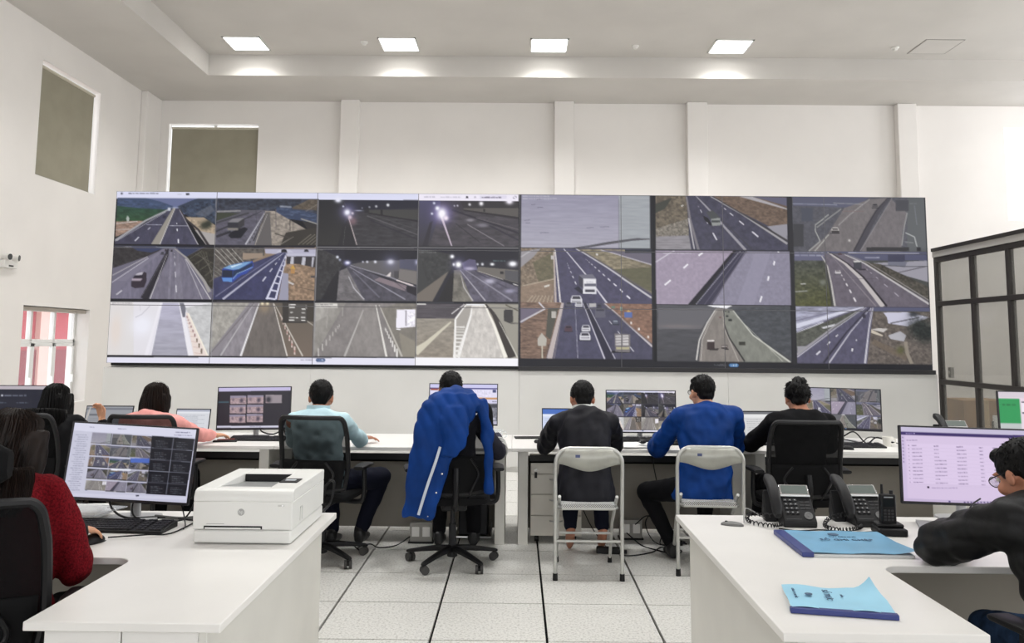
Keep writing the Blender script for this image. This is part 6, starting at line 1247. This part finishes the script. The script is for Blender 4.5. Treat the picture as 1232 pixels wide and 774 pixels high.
for x, y, z, sx, sy, sz, lab in ((5.62, 10.2, 0, .55, .5, .86, 'tall cardboard box standing behind the partition glass'), (6.25, 10.1, 0, .5, .45, .55, 'lower stacked cardboard box with a white label, behind the glass'), (6.25, 10.1, .55, .48, .42, .30, 'upper cardboard box with paper note on the stack behind the glass'), (5.19, 10.25, 0, .28, .3, .45, 'short cardboard box at the post behind the glass')):
    q = thing('cardboard_box', lab, 'box', (x, y, z), 0, 'cardboard boxes behind the partition')
    MB().box(-sx/2, sx/2, -sy/2, sy/2, 0, sz).build('carton', M_card, q, bevel=.006); MB().box(-.03, .03, -sy/2-.002, sy/2, sz*.6, sz+.002).build('tape', M_tape, q)
    MB().box(sx*.12, sx*.36, -sy/2-.003, -sy/2, sz*.55, sz*.8).build('paper_label', M_paper, q)
    for s in (-.6, .3): MB().box(s*sx*.3, s*sx*.3+.03, -sy/2-.003, -sy/2, sz*.62, sz*.72).build('print_mark', M_dark, q)
t = thing('television', 'black flat television standing behind the partition at the right edge', 'television', (6.15, 9.0, 0), R(-25))
MB().box(-.5, .5, 0, .05, 1.04, 1.48).build('housing', M_black, t, bevel=.006); MB().box(-.49, .49, -.003, .001, 1.055, 1.47).build('glass_face', mat('tv_glass', (24, 27, 30), .12), t); MB().box(-.03, .03, -.004, -.002, 1.045, 1.052).build('name_plate', M_mark, t)
MB().box(-.05, .05, .02, .06, .5, 1.1).build('column', M_black, t); MB().box(-.45, .45, -.2, .3, 0, .5).build('cabinet', M_edge, t, bevel=.005)
t = thing('wall_switch', 'grey switch box on the end post of the partition', 'switch', (XP+.06, 9.63, 1.2)); MB().box(-.02, .02, -.03, .03, -.06, .06).build('plate', mat('switch_grey', (140, 138, 134), .5), t, bevel=.004); MB().box(-.024, -.02, -.012, .012, -.02, .02).build('rocker', M_white, t)
# ------------------------------------------------------------------ people
def ik(a, c, l1, l2, pole):
    d = c-a; L = d.length; m = (l1+l2)*.995
    if L > m: c = a + d*(m/L); d = c-a; L = m
    x = (l1*l1-l2*l2+L*L)/(2*L); h = math.sqrt(max(0, l1*l1-x*x)); n = d.normalized()
    p = pole - n*pole.dot(n); p.normalize(); return a+n*x+p*h, c
M_skin = mat('skin', (196, 146, 118), .5, var=.05, vscale=20, spec=.35)
M_skin2 = mat('skin_warm', (206, 154, 122), .5, var=.05, vscale=20, spec=.35)
M_skin3 = mat('skin_tan', (178, 122, 96), .5, var=.06, vscale=20, spec=.35)
M_hair = mat('black_hair', (12, 11, 11), .45, spec=.14, var=.25, vscale=60, bump=.3, bscale=120, stretch=(1, 1, .1))
M_hairb = mat('brown_black_hair', (26, 17, 13), .45, spec=.14, var=.3, vscale=50, bump=.3, bscale=120, stretch=(1, 1, .06))
M_eye = mat('eye_white', (226, 222, 216), .2); M_iris = mat('iris_dark', (34, 24, 20), .15)
M_nail = mat('nail', (214, 170, 150), .3)
def hand(mb, w, d, n, thumb, curl):
    """Palm with four unequal bent fingers and a thumb leaving the side of the palm. n = back of the hand."""
    d = d.normalized(); n = (n-d*n.dot(d)).normalized(); s = d.cross(n).normalized()*thumb
    mb.loft([(w-d*.02, s*.024, n*.018), (w+d*.01, s*.027, n*.017), (w+d*.045, s*.038, n*.015), (w+d*.082, s*.041, n*.013), (w+d*.095, s*.037, n*.010)], 14, 2.6)
    tips = []
    for k, (o, L) in enumerate(((.030, .068), (.010, .078), (-.010, .073), (-.029, .056))):
        p = w+d*(.088-.004*abs(k-1.3))+s*o; a = curl*.6; r = .0092-.0006*(k == 3)
        fan = s*(.10*(1.5-k)/1.5)
        for f, q in ((.44, 0), (.31, 1), (.25, 2)):
            e = ((d+fan)*math.cos(a) - n*math.sin(a)).normalized(); p2 = p+e*L*f; mb.cap(p, p2, r, r*.9, 10); p = p2; r *= .9; a += curl
        tips.append(p)
    p = w+d*.028+s*.030; e = (d*.62+s*.66-n*.25).normalized(); p2 = p+e*.045; mb.cap(p-e*.015, p2, .0145, .0115, 10)
    e = (d*.85+s*.30-n*(.2+curl*.4)).normalized(); mb.cap(p2, p2+e*.032, .0115, .009, 10)
    return tips
def person(label, pelvis, crown, top, skin=None, yaw=0, head=(0, 0, 0), wr=None, wl=None, er=None, el=None, fr=None, fl=None, nr=None, nl=None,
           curl=.35, ankr=None, ankl=None, legs=None, shoes=None, bulk=.018, hair='short', hairm=None, hood=False, sh=.175, seed=1, cuff=.93,
           collar=None, hem=-.16, glasses=False, fold=.0045, kpr=None, kpl=None, footdir=None, puff=0):
    skin = skin or M_skin; hairm = hairm or M_hair
    P, C = V(pelvis), V(crown); B = V(P.x, P.y, 0); P = P-B; C = C-B
    L_ = lambda p: None if p is None else V(p)-B
    wr, wl, er, el, ankr, ankl = map(L_, (wr, wl, er, el, ankr, ankl))
    f = V(-math.sin(R(yaw)), math.cos(R(yaw)), 0); r = V(f.y, -f.x, 0); u = V(0, 0, 1)
    hy, hp, hr = (R(a) for a in head)
    HM = (Matrix.Rotation(R(yaw)+hy, 3, 'Z') @ Matrix.Rotation(-hp, 3, 'X') @ Matrix.Rotation(hr, 3, 'Y'))
    hc = C - HM @ V(0, 0, .117)
    N = hc + HM @ V(0, -.045, -.055) + V(0, 0, -.042) - f*.035
    H = lambda x, y, z: hc + HM @ V(x, y, z)
    t = (N-P).normalized(); bk = (t.cross(r)).normalized()
    if bk.dot(f) > 0: bk = -bk
    mid = (P+N)/2 + bk*.045
    def spine(k):
        p = P*(1-k)**2 + mid*2*k*(1-k) + N*k*k; d = ((mid-P)*(1-k)+(N-mid)*k).normalized()
        return p, r, r.cross(d).normalized()
    def torso(mb, b, k0=0.0, k1=1.0, neck=True):
        prof = [(-.16, .175, .125), (-.06, .178, .128), (.1, .168, .12), (.3, .152, .11), (.5, .156, .113), (.7, .168, .116), (.86, .165, .105), (.95, .13, .088), (1.0, .088, .07)]
        secs = []
        for k, a, c in prof:
            if k < k0-1e-6 or k > k1+1e-6: continue
            if k < 0: p = P + (P-mid).normalized()*(-k)*.5; d = (mid-P).normalized(); fv = r.cross(d).normalized()
            else: p, _, fv = spine(k)
            secs.append((p, r*(a+b), fv*(c+b)))
        mb.loft(secs, 22, 2.3)
    S = {1: spine(.90)[0]+r*sh-u*.022, -1: spine(.90)[0]-r*sh-u*.022}
    EL, WR, FD, ND = {}, {}, {}, {}
    for s, w, e, fd, nd in ((1, wr, er, fr, nr), (-1, wl, el, fl, nl)):
        w = w if w is not None else P+f*.5+r*s*.18+u*.24
        e2, w = (e, w) if e is not None else ik(S[s], w, .285, .25, V(r*s*.7-u*.8-f*.15))
        EL[s], WR[s] = e2, w; FD[s] = V(fd) if fd else (w-e2).normalized()*V((1, 1, 1)).length*0+(V(((w-e2).x, (w-e2).y, (w-e2).z*.25)))
        ND[s] = V(nd) if nd else u
    KN, AN = {}, {}; HP = {1: P+r*.09, -1: P-r*.09}
    for s, a, kp in ((1, ankr, kpr), (-1, ankl, kpl)):
        a = a if a is not None else P*0+V(P.x, P.y, 0)+f*.46+r*s*.13+u*.09
        KN[s], AN[s] = ik(HP[s], a, .42, .40, V(kp) if kp else V(f*.5+u))
    body = MB()
    torso(body, -.004)
    for s in (1, -1):
        body.cap(N-u*.02, S[s]-u*.01, .055, .052); body.cap(S[s], EL[s], .050, .040); body.cap(EL[s], WR[s], .040, .0265)
        hand(body, WR[s], FD[s], ND[s], -s, curl)
        body.cap(HP[s], KN[s], .082, .060); body.cap(KN[s], AN[s], .056, .038)
        fd = V(footdir) if footdir else f*.95-u*.0; fd = fd.normalized()
        z_ = .7 if shoes else 1.0; hl = AN[s]-fd*.045*z_-u*.045; body.cap(AN[s], hl, .036*z_, .032*z_); body.cap(hl, AN[s]+fd*.09-u*.05, .032*z_, .034*z_); body.cap(AN[s]+fd*.09-u*.052, AN[s]+fd*.15-u*.062, .032*z_, .022*z_); body.cap(AN[s], AN[s]+fd*.08-u*.04, .034*z_, .034*z_)
    # neck and head with a face
    body.cap(N-u*.03-f*.0, H(0, -.018, -.05), .060, .054)
    body.ell(H(0, -.012, .022), (.076, .097, .094), HM, 20, 14); body.ell(H(0, .026, -.028), (.063, .069, .086), HM, 18, 12); body.ell(H(0, .034, -.078), (.048, .052, .036), HM)
    body.cap(H(0, .088, .010), H(0, .100, -.026), .008, .0105, 10); body.ell(H(0, .086, -.058), (.026, .013, .006), HM); body.ell(H(0, .085, -.068), (.022, .012, .006), HM)
    for s in (1, -1):
        body.ell(H(s*.033, .078, .026), (.026, .014, .008), HM); body.ell(H(s*.080, -.006, -.012), (.009, .021, .033), HM @ Matrix.Rotation(R(s*18), 3, 'Z')); body.ell(H(s*.045, .062, -.03), (.026, .022, .024), HM)
    o = fuse('person', body, .0068, skin, None, 3, .5, None, B); tag(o, label, 'person')
    for s in (1, -1):
        e = MB().ell(H(s*.032, .0795, .009), (.0135, .0115, .0085), HM, 14, 10).build('eye', M_eye, o, True); MB().ell(H(s*.032, .0885, .009), (.006, .003, .006), HM, 12, 8).build('iris', M_iris, e, True)
    # upper garment
    g = MB(); torso(g, bulk, hem); cz = {}
    for s in (1, -1):
        g.cap(N-u*.04, S[s], .052+bulk*.8, .047+bulk*.8); g.cap(S[s], EL[s], .047+bulk*.85, .041+bulk); w = EL[s]+(WR[s]-EL[s])*cuff; g.cap(EL[s], w, .042+bulk, .029+bulk*.7); cz[s] = (EL[s], w)
    if hood:
        g.ell(N+bk*.08-u*.05, (.15, .062, .078), Matrix((r, bk, t)).transposed(), 18, 12); g.ell(N+bk*.10-u*.115, (.11, .045, .05), Matrix((r, bk, t)).transposed(), 16, 10)
        g.tube([N+r*.11*math.cos(a)+bk*(.02+.07*math.sin(a))-u*(.045) for a in [math.pi*i/10 for i in range(11)]], .026, 10)
    if collar == 'stand':
        g.loft([(N-u*.03, r*.082, bk*.082), (H(0, -.022, -.10), r*.072, bk*.074), (H(0, -.022, -.085), r*.066, bk*.068)], 18)
    wv = waves(seed, [(5, fold*.7), (9, fold), (17, fold*.45)], (1, 1, .75))
    if puff:
        def wv2(co, base=wv): return base(co) + puff*np.abs(np.sin(co@np.array([3., 2., 38.]) + 1.3*np.sin(co@np.array([9., 6., 2.]))))
    top_o = fuse('jacket' if bulk > .016 else 'shirt', g, .0105, top, o, 9, .5, wv2 if puff else wv)
    if collar and collar != 'stand':
        MB().loft([(N-u*.0+bk*.0, r*.084, bk*.084), (N+u*.035+f*.006, r*.080, bk*.084), (H(0, -.03, -.064), r*.072, bk*.078)], 20, cap=False).build('collar', collar, o, True).modifiers.new('t', 'SOLIDIFY').thickness = .008
    # trousers, shoes
    if legs:
        g = MB(); torso(g, .014, -.16, .12)
        for s in (1, -1):
            g.cap(HP[s], KN[s], .094, .073); a = KN[s]+(AN[s]-KN[s])*.93; g.cap(KN[s], a, .070, .052)
        fuse('trousers', g, .012, legs, o, 3, .5, waves(seed+9, [(5, .004), (11, .003)]))
    if shoes:
        for s in (1, -1):
            fd = (V(footdir) if footdir else f).normalized(); x = fd.cross(u).normalized(); q = AN[s]; g0 = q-u*(q.z if q.z < .13 else .085)
            g = MB(); g.loft([(q-fd*.062-u*.02, x*.02, u*.03), (q-fd*.05-u*.035, x*.034, u*.05), (q+fd*.02-u*.04, x*.04, u*.047), (q+fd*.10-u*.056, x*.046, u*.032), (q+fd*.165-u*.065, x*.040, u*.022), (q+fd*.195-u*.068, x*.02, u*.014)], 16, 2.6); g.cap(q-u*.03-fd*.012, q+u*.012-fd*.004, .046, .044)
            fuse('shoe', g, .008, shoes, o, 2)
    # hair
    g = MB(); g.ell(H(0, -.022, .034), (.0835, .1005, .0915), HM, 22, 14)
    if hair == 'short':
        g.ell(H(0, -.058, -.012), (.064, .047, .062), HM); g.ell(H(0, .045, .085), (.058, .045, .030), HM)
        for s in (1, -1): g.ell(H(s*.062, -.012, .028), (.024, .062, .040), HM)
        amp = [(14, .0025), (40, .0022)]
    elif hair == 'tousled':
        g.ell(H(0, -.058, -.008), (.066, .05, .062), HM); g.ell(H(0, .045, .092), (.064, .05, .034), HM); g.ell(H(.02, -.03, .115), (.05, .05, .03), HM)
        for s in (1, -1): g.ell(H(s*.064, -.012, .03), (.027, .064, .045), HM)
        amp = [(12, .007), (32, .004)]
    elif hair == 'bob':
        secs = ([(H(0, -.028, .04), HM @ V(.088, 0, 0), HM @ V(0, .096, 0)), (H(0, -.034, -.03), HM @ V(.094, 0, 0), HM @ V(0, .088, 0)), (H(0, -.042, -.10), HM @ V(.094, 0, 0), HM @ V(0, .074, 0)), (H(0, -.05, -.145), HM @ V(.084, 0, 0), HM @ V(0, .054, 0))]); g.loft(secs, 24, 2.4)
        for s in (1, -1): g.ell(H(s*.082, -.004, -.02), (.018, .05, .07), HM)
        amp = [(10, .003), (38, .003)]
    else:
        secs = ([(H(0, -.028, .04), HM @ V(.087, 0, 0), HM @ V(0, .098, 0)), (H(0, -.04, -.04), HM @ V(.092, 0, 0), HM @ V(0, .086, 0)), (H(0, -.055, -.13), HM @ V(.100, 0, 0), HM @ V(0, .066, 0)), (N+bk*.06+u*.02, r*.125, bk*.075), (N+bk*.095-u*.05, r*.145, bk*.062), (N+bk*.125-u*.12, r*.14, bk*.045), (N+bk*.135-u*.175, r*.12, bk*.028)]); g.loft(secs, 24, 2.4)
        for s in (1, -1): g.tube(curve3([H(s*.070, .035, .05), H(s*.088, .035, -.04), H(s*.098, .02, -.13), H(s*.10, .01, -.24)], 5), [.024]*10+[.022]*4+[.012]*2, 10)
        for s in (1, -1): g.ell(H(s*.080, -.008, -.015), (.020, .055, .075), HM)
        amp = [(9, .002), (36, .0022)]
    fz = waves(seed+3, amp, (1, 1, .18) if hair in ('bob', 'long') else (1, 1, .6))
    ho = fuse('hair', g, .0072, hairm, o, 9 if hair in ('bob', 'long') else 3, .5, fz)
    if hair in ('short', 'tousled'):      # short locks break the outline
        k = MB(); q = random.Random(seed); n = 420 if hair == 'short' else 560; ln = .010 if hair == 'short' else .020
        for i in range(n):
            z = q.uniform(-.35, 1); a = q.uniform(0, 6.283); rr = math.sqrt(1-z*z); d0 = V(rr*math.cos(a), rr*math.sin(a), z)
            if d0.y > .55 and z < .55: continue
            if z < .0 and d0.y > -.1: continue
            p = V(d0.x*.0825, d0.y*.0995-.022, d0.z*.0905+.034); tz = V(0, 0, -1)-d0*(-d0.z); dr = (d0*(.18 if hair == 'short' else .55)+tz*.7+V(q.uniform(-.5, .5), q.uniform(-.4, .4), q.uniform(-.3, .3))).normalized(); l = ln*q.uniform(.6, 1.4)
            x, y = frame_of(dr); p0, p1 = hc+HM @ p, hc+HM @ (p+dr*l); X, Y = HM @ x*.0035, HM @ y*.0035
            k.add([p0+X, p0-X*.5+Y*.8, p0-X*.5-Y*.8, p1], [(0, 1, 3), (1, 2, 3), (2, 0, 3)])
        k.build('hair_locks', hairm, ho)['kind'] = 'stuff'
    if hair in ('bob', 'long'):           # strands lying over the mass of the hair
        k = MB(); q = random.Random(seed+5)
        for i in range(330):
            a = q.uniform(-.85, math.pi+.85); ca, sa = math.cos(a), -math.sin(a); e = 1+q.uniform(-.02, .05); cut = q.uniform(.75, 1.0)
            ph = q.uniform(.75, 1.3); pts = [H(.0835*math.cos(w)*ca*e, -.022+.1005*math.cos(w)*sa*e, .034+.0915*math.sin(w)*e) for w in (ph, ph*.7, ph*.4)]
            side = -1 if hair == 'long' else 1
            for c_, A, Bv in secs[1:]:
                s2 = math.copysign(1, (HM @ V(0, 1, 0)).dot(Bv)); X = A*math.copysign(abs(ca)**.83, ca); Y = Bv*s2*math.copysign(abs(sa)**.83, sa); pts.append(V(c_)+(X+Y)*e)
            pts = [p+V(q.uniform(-1, 1), q.uniform(-1, 1), 0)*.003 for p in pts]
            pts = curve3(pts, 4); n = max(6, int(len(pts)*cut)); pts = pts[:n]
            k.tube(pts, [.0042*math.sin(math.pi*(j+1)/(n+1))**.4 for j in range(n)], 4)
        k.build('hair_strands', hairm, ho, True)['kind'] = 'stuff'
    if glasses:
        g = MB()
        for s in (1, -1):
            g.tube([H(s*.034+.024*math.cos(a), .104, .006+.018*math.sin(a)) for a in [2*math.pi*i/16 for i in range(16)]], .0017, 6, True)
            g.tube([H(s*.058, .103, .012), H(s*.078, .06, .012), H(s*.083, -.005, .010), H(s*.082, -.025, -.006)], .0018, 6)
        g.tube([H(-.01, .106, .008), H(0, .109, .011), H(.01, .106, .008)], .0016, 6)
        gl = g.build('glasses', M_black, o, True)
        for s in (1, -1): MB().cyl(H(s*.034, .1035, .006), H(s*.034, .1045, .006), .0225, n=16).build('lens', M_g, gl, True)
    return o, dict(N=N, S=S, EL=EL, WR=WR, H=H, HM=HM, r=r, f=f, bk=bk, B=B, cz=cz, t=t)
M_red = mat('red_wool', (112, 17, 26), .9, spec=.1, var=.25, vscale=140, bump=.6, bscale=220, col2=(72, 7, 14))
M_pink = mat('pink_cotton', (226, 158, 152), .85, spec=.1, var=.06, vscale=9, bump=.15, bscale=200)
M_shirt = mat('light_blue_cotton', (190, 218, 226), .8, spec=.1, var=.06, vscale=9, bump=.12, bscale=260)
M_grey = mat('charcoal_knit', (58, 58, 68), .9, spec=.1, var=.08, vscale=30, bump=.3, bscale=260)
M_hoody = mat('black_nylon', (19, 19, 26), .6, spec=.22, var=.12, vscale=8, bump=.1, bscale=160)
M_blue = mat('royal_blue_nylon', (10, 53, 119), .6, spec=.14, var=.12, vscale=6, bump=.1, bscale=120)
M_blk = mat('black_twill', (18, 18, 20), .75, spec=.1, var=.1, vscale=9, bump=.15, bscale=200)
M_puff = mat('black_padded_nylon', (20, 20, 21), .5, spec=.22, var=.1, vscale=12, bump=.12, bscale=120)
M_navy = mat('navy_trousers', (18, 20, 33), .8, spec=.1, var=.1, vscale=8, bump=.12, bscale=220)
M_btro = mat('black_trousers', (15, 15, 18), .8, spec=.1, var=.1, vscale=8, bump=.12, bscale=220)
M_jean = mat('dark_jeans', (40, 58, 84), .85, spec=.1, var=.2, vscale=30, bump=.2, bscale=260)
M_shoe = mat('black_shoe', (16, 16, 18), .45); M_coll = mat('white_collar', (226, 226, 222), .8)
# woman in red, left foreground
p1, k1 = person('person in a red wool coat', (-1.74, 2.83, .54), (-1.775, 2.98, 1.262), M_red, M_skin2, 10, (-32, 8, 0), wr=(-1.715, 3.235, .79), er=(-1.555, 2.985, .72), wl=(-2.02, 3.26, .785), fr=(.30, .6, -.12), nr=(.1, .1, 1), legs=M_btro, shoes=M_shoe, bulk=.024, hair='long', hairm=M_hairb, seed=21, fold=.005, curl=.42, cuff=.82)
p1['label'] = 'person in a red wool coat with long dark hair, hand on the mouse'
w = k1['cz'][1][1]; d = (k1['WR'][1]-k1['EL'][1]).normalized(); x, y = frame_of(d)
for q in (.0, .022): MB().tube([w+d*(.012+q)+(x*math.cos(a)+y*math.sin(a))*.051 for a in [2*math.pi*i/16 for i in range(16)]], .013, 8, True).build('fur_cuff', M_black, p1, True)
# far left and pink
p2, k2 = person('person with long black hair raising one hand, at the far left', (-3.28, 5.94, .53), (-3.40, 6.14, 1.17), M_blk, M_skin2, 4, (0, 8, 0), wr=(-3.245, 6.50, .885), er=(-3.17, 6.42, .70), wl=(-3.52, 6.5, .775), fr=(-.25, .1, .8), nr=(.4, .9, .1), legs=M_btro, shoes=M_shoe, hair='long', seed=22, curl=.75, bulk=.017, cuff=.8)
p3, k3 = person('person in a pink top with bobbed dark hair', (-2.58, 5.92, .53), (-2.645, 6.10, 1.185), M_pink, M_skin2, 0, (6, 8, 0), wr=(-2.36, 6.47, .775), er=(-2.42, 6.24, .80), wl=(-2.78, 6.58, .775), fr=(.45, .5, -.05), legs=M_btro, shoes=M_shoe, hair='bob', hairm=M_hairb, seed=23, bulk=.020, cuff=1.0, fold=.006)
MB().tube([k3['H'](.088*math.cos(a), -.01+.0*a, .035+.102*math.sin(a)) for a in [math.pi*i/14 for i in range(15)]], .002, 6).build('hair_band', M_steel, p3, True)
# light-blue shirt
p4, k4 = person('person in a light-blue shirt', (-1.36, 5.82, .53), (-1.405, 5.99, 1.225), M_shirt, M_skin3, -2, (4, 8, 0), wr=(-1.205, 6.46, .768), er=(-1.16, 6.22, .775), wl=(-1.66, 6.46, .768), el=(-1.66, 6.2, .775), fr=(.75, .45, -.04), legs=M_navy, shoes=M_shoe, ankr=(-1.12, 6.10, .15), ankl=(-1.34, 6.16, .12), kpr=(.75, .6, .6), hair='short', seed=24, bulk=.015, hem=-.16, collar=M_shirt, fold=.006, curl=.3)
p4['label'] = 'person in a light-blue shirt and navy trousers, forearm along the desk'
# sweater with striped sleeve, behind the hung jacket
p5, k5 = person('person in a charcoal sweater with striped sleeve, behind the hung blue jacket', (-.44, 5.86, .54), (-.475, 6.03, 1.295), M_grey, M_skin3, 0, (3, 2, 0), wr=(-.145, 6.52, .772), er=(-.125, 6.22, .70), wl=(-.66, 6.5, .775), legs=M_btro, shoes=M_shoe, hair='short', seed=25, bulk=.019, sh=.15, el=(-.62, 6.22, .74))
a_, b_ = k5['EL'][1], k5['WR'][1]; d = (b_-a_).normalized(); x, y = frame_of(d)
for q in (.12, .30, .48):
    c0 = a_+(b_-a_)*q; rr = (.061-.018*q)*1.12
    MB().tube([c0+(x*math.cos(a)+y*math.sin(a))*rr for a in [2*math.pi*i/18 for i in range(18)]], .006, 8, True).build('sleeve_stripe', M_coll, p5, True)
# hooded black jacket, bare feet
p6, k6 = person('person in a hooded black jacket, barefoot, on the folding chair', (.475, 5.70, .52), (.47, 5.955, 1.235), M_hoody, M_skin3, 0, (4, 14, 0), wr=(.69, 6.44, .785), wl=(.27, 6.46, .785), er=(.735, 6.15, .755), el=(.215, 6.15, .755), legs=M_navy, shoes=None, ankr=(.635, 6.12, .17), ankl=(.405, 6.14, .17), hair='short', hood=True, collar=M_coll, seed=26, bulk=.024, fold=.007, sh=.185, footdir=(0, .75, -.55))
# blue jacket
p7, k7 = person('person in a royal-blue jacket and glasses on the second folding chair', (1.30, 5.83, .52), (1.335, 6.0, 1.285), M_blue, M_skin, 0, (16, 8, 0), wr=(1.57, 6.43, .79), wl=(1.10, 6.40, .79), el=(1.04, 6.12, .755), er=(1.60, 6.12, .76), legs=M_btro, shoes=M_shoe, ankl=(1.12, 6.02, .09), ankr=(1.42, 6.3, .09), kpl=(-.5, .5, .8), hair='short', seed=27, bulk=.030, fold=.008, sh=.19, collar='stand', glasses=True, hem=-.16)
p8, k8 = person('person in a black jacket with tousled hair in the swivel chair', (1.97, 5.87, .54), (2.035, 6.03, 1.25), M_blk, M_skin3, 2, (-4, 8, 0), wr=(2.2, 6.45, .78), wl=(1.83, 6.45, .78), el=(1.73, 6.18, .78), er=(2.32, 6.18, .78), legs=M_btro, shoes=M_shoe, hair='tousled', seed=28, bulk=.022, sh=.185, collar='stand', fold=.006)
p9, k9 = person('person in a black padded jacket and glasses, arm on the right desk', (1.90, 2.74, .55), (1.785, 3.02, 1.178), M_puff, M_skin3, 6, (12, 26, 0), wl=(1.735, 3.345, .785), el=(1.565, 3.135, .79), wr=(2.12, 3.30, .765), fl=(.2, .6, -.2), legs=M_jean, shoes=M_shoe, hair='short', seed=29, bulk=.036, sh=.18, collar='stand', glasses=True, puff=.009, fold=.006, cuff=.9)

# ------------------------------------------------------------------ royal-blue jacket hung over the swivel chair
t = thing('hung_jacket', 'royal-blue jacket with a pale stripe, hung over the swivel chair', 'jacket', (-.43, 5.80, 0), R(8))
g = MB(); yb = -.335
# shoulders over the headrest, body panel down the left, short flap down the right
g.loft([(V(-.185, -.285, 1.115), V(0, 0, .035), V(0, .05, 0)), (V(-.14, -.285, 1.15), V(0, 0, .04), V(0, .055, 0)), (V(-.06, -.285, 1.165), V(0, 0, .042), V(0, .058, 0)), (V(.03, -.285, 1.165), V(0, 0, .042), V(0, .058, 0)), (V(.11, -.285, 1.15), V(0, 0, .04), V(0, .052, 0)), (V(.155, -.285, 1.11), V(0, 0, .03), V(0, .045, 0))], 16)
g.loft([(V(-.10, -.275, 1.19), V(0, 0, .018), V(0, .022, 0)), (V(0, -.27, 1.20), V(0, 0, .022), V(0, .024, 0)), (V(.10, -.275, 1.185), V(0, 0, .016), V(0, .02, 0))], 12)
def panel(pts): g.loft([(V(x, y, z), V(a, 0, 0), V(0, b, 0)) for x, y, z, a, b in pts], 20, 2.6)
panel([(.0, -.31, 1.18, .13, .05), (-.04, -.335, 1.10, .185, .06), (-.105, -.345, .98, .175, .058), (-.155, -.35, .85, .145, .05), (-.19, -.345, .70, .125, .046), (-.225, -.335, .55, .115, .042), (-.25, -.325, .42, .10, .036), (-.255, -.32, .385, .09, .03)])
panel([(-.02, -.385, 1.10, .06, .03), (-.03, -.405, 1.02, .085, .04), (-.02, -.41, .92, .088, .042), (-.03, -.405, .84, .075, .036), (-.06, -.395, .78, .045, .026)])     # bunched second sleeve
panel([(.13, -.30, 1.14, .06, .045), (.17, -.305, 1.05, .042, .04), (.20, -.30, .92, .032, .036), (.212, -.285, .78, .028, .034), (.218, -.27, .62, .028, .032), (.22, -.26, .52, .024, .03)])
_w0 = waves(51, [(3, .008), (7, .008), (14, .002)], (1.6, 1, .4))
def _w(co): return _w0(co) + .009*np.abs(np.sin(co@np.array([34., 6., 12.]) + 1.5*np.sin(co@np.array([3., 2., 7.]))))
fuse('shell', g, .0095, M_blue, t, 3, .5, _w)
sl = MB()
sp = curve3([(-.115, -.405, .84), (-.145, -.41, .74), (-.185, -.405, .62), (-.215, -.395, .52), (-.245, -.375, .41)], 8)
for a, b in zip(sp, sp[1:]):
    sl.obox((a+b)/2, (.017, .012, (b-a).length*1.1), Matrix.Rotation(math.atan2((b-a).x, -(b-a).z)*-1, 3, 'Y'))
sl.build('stripe', mat('pale_reflective_stripe', (196, 204, 214), .5), t)
for x, y, z in ((-.10, -.405, .67), (-.135, -.395, .55), (-.185, -.37, .40), (.12, -.36, 1.045)): MB().ell((x, y, z), (.007, .005, .007)).build('snap_button', M_chrome, t, True)
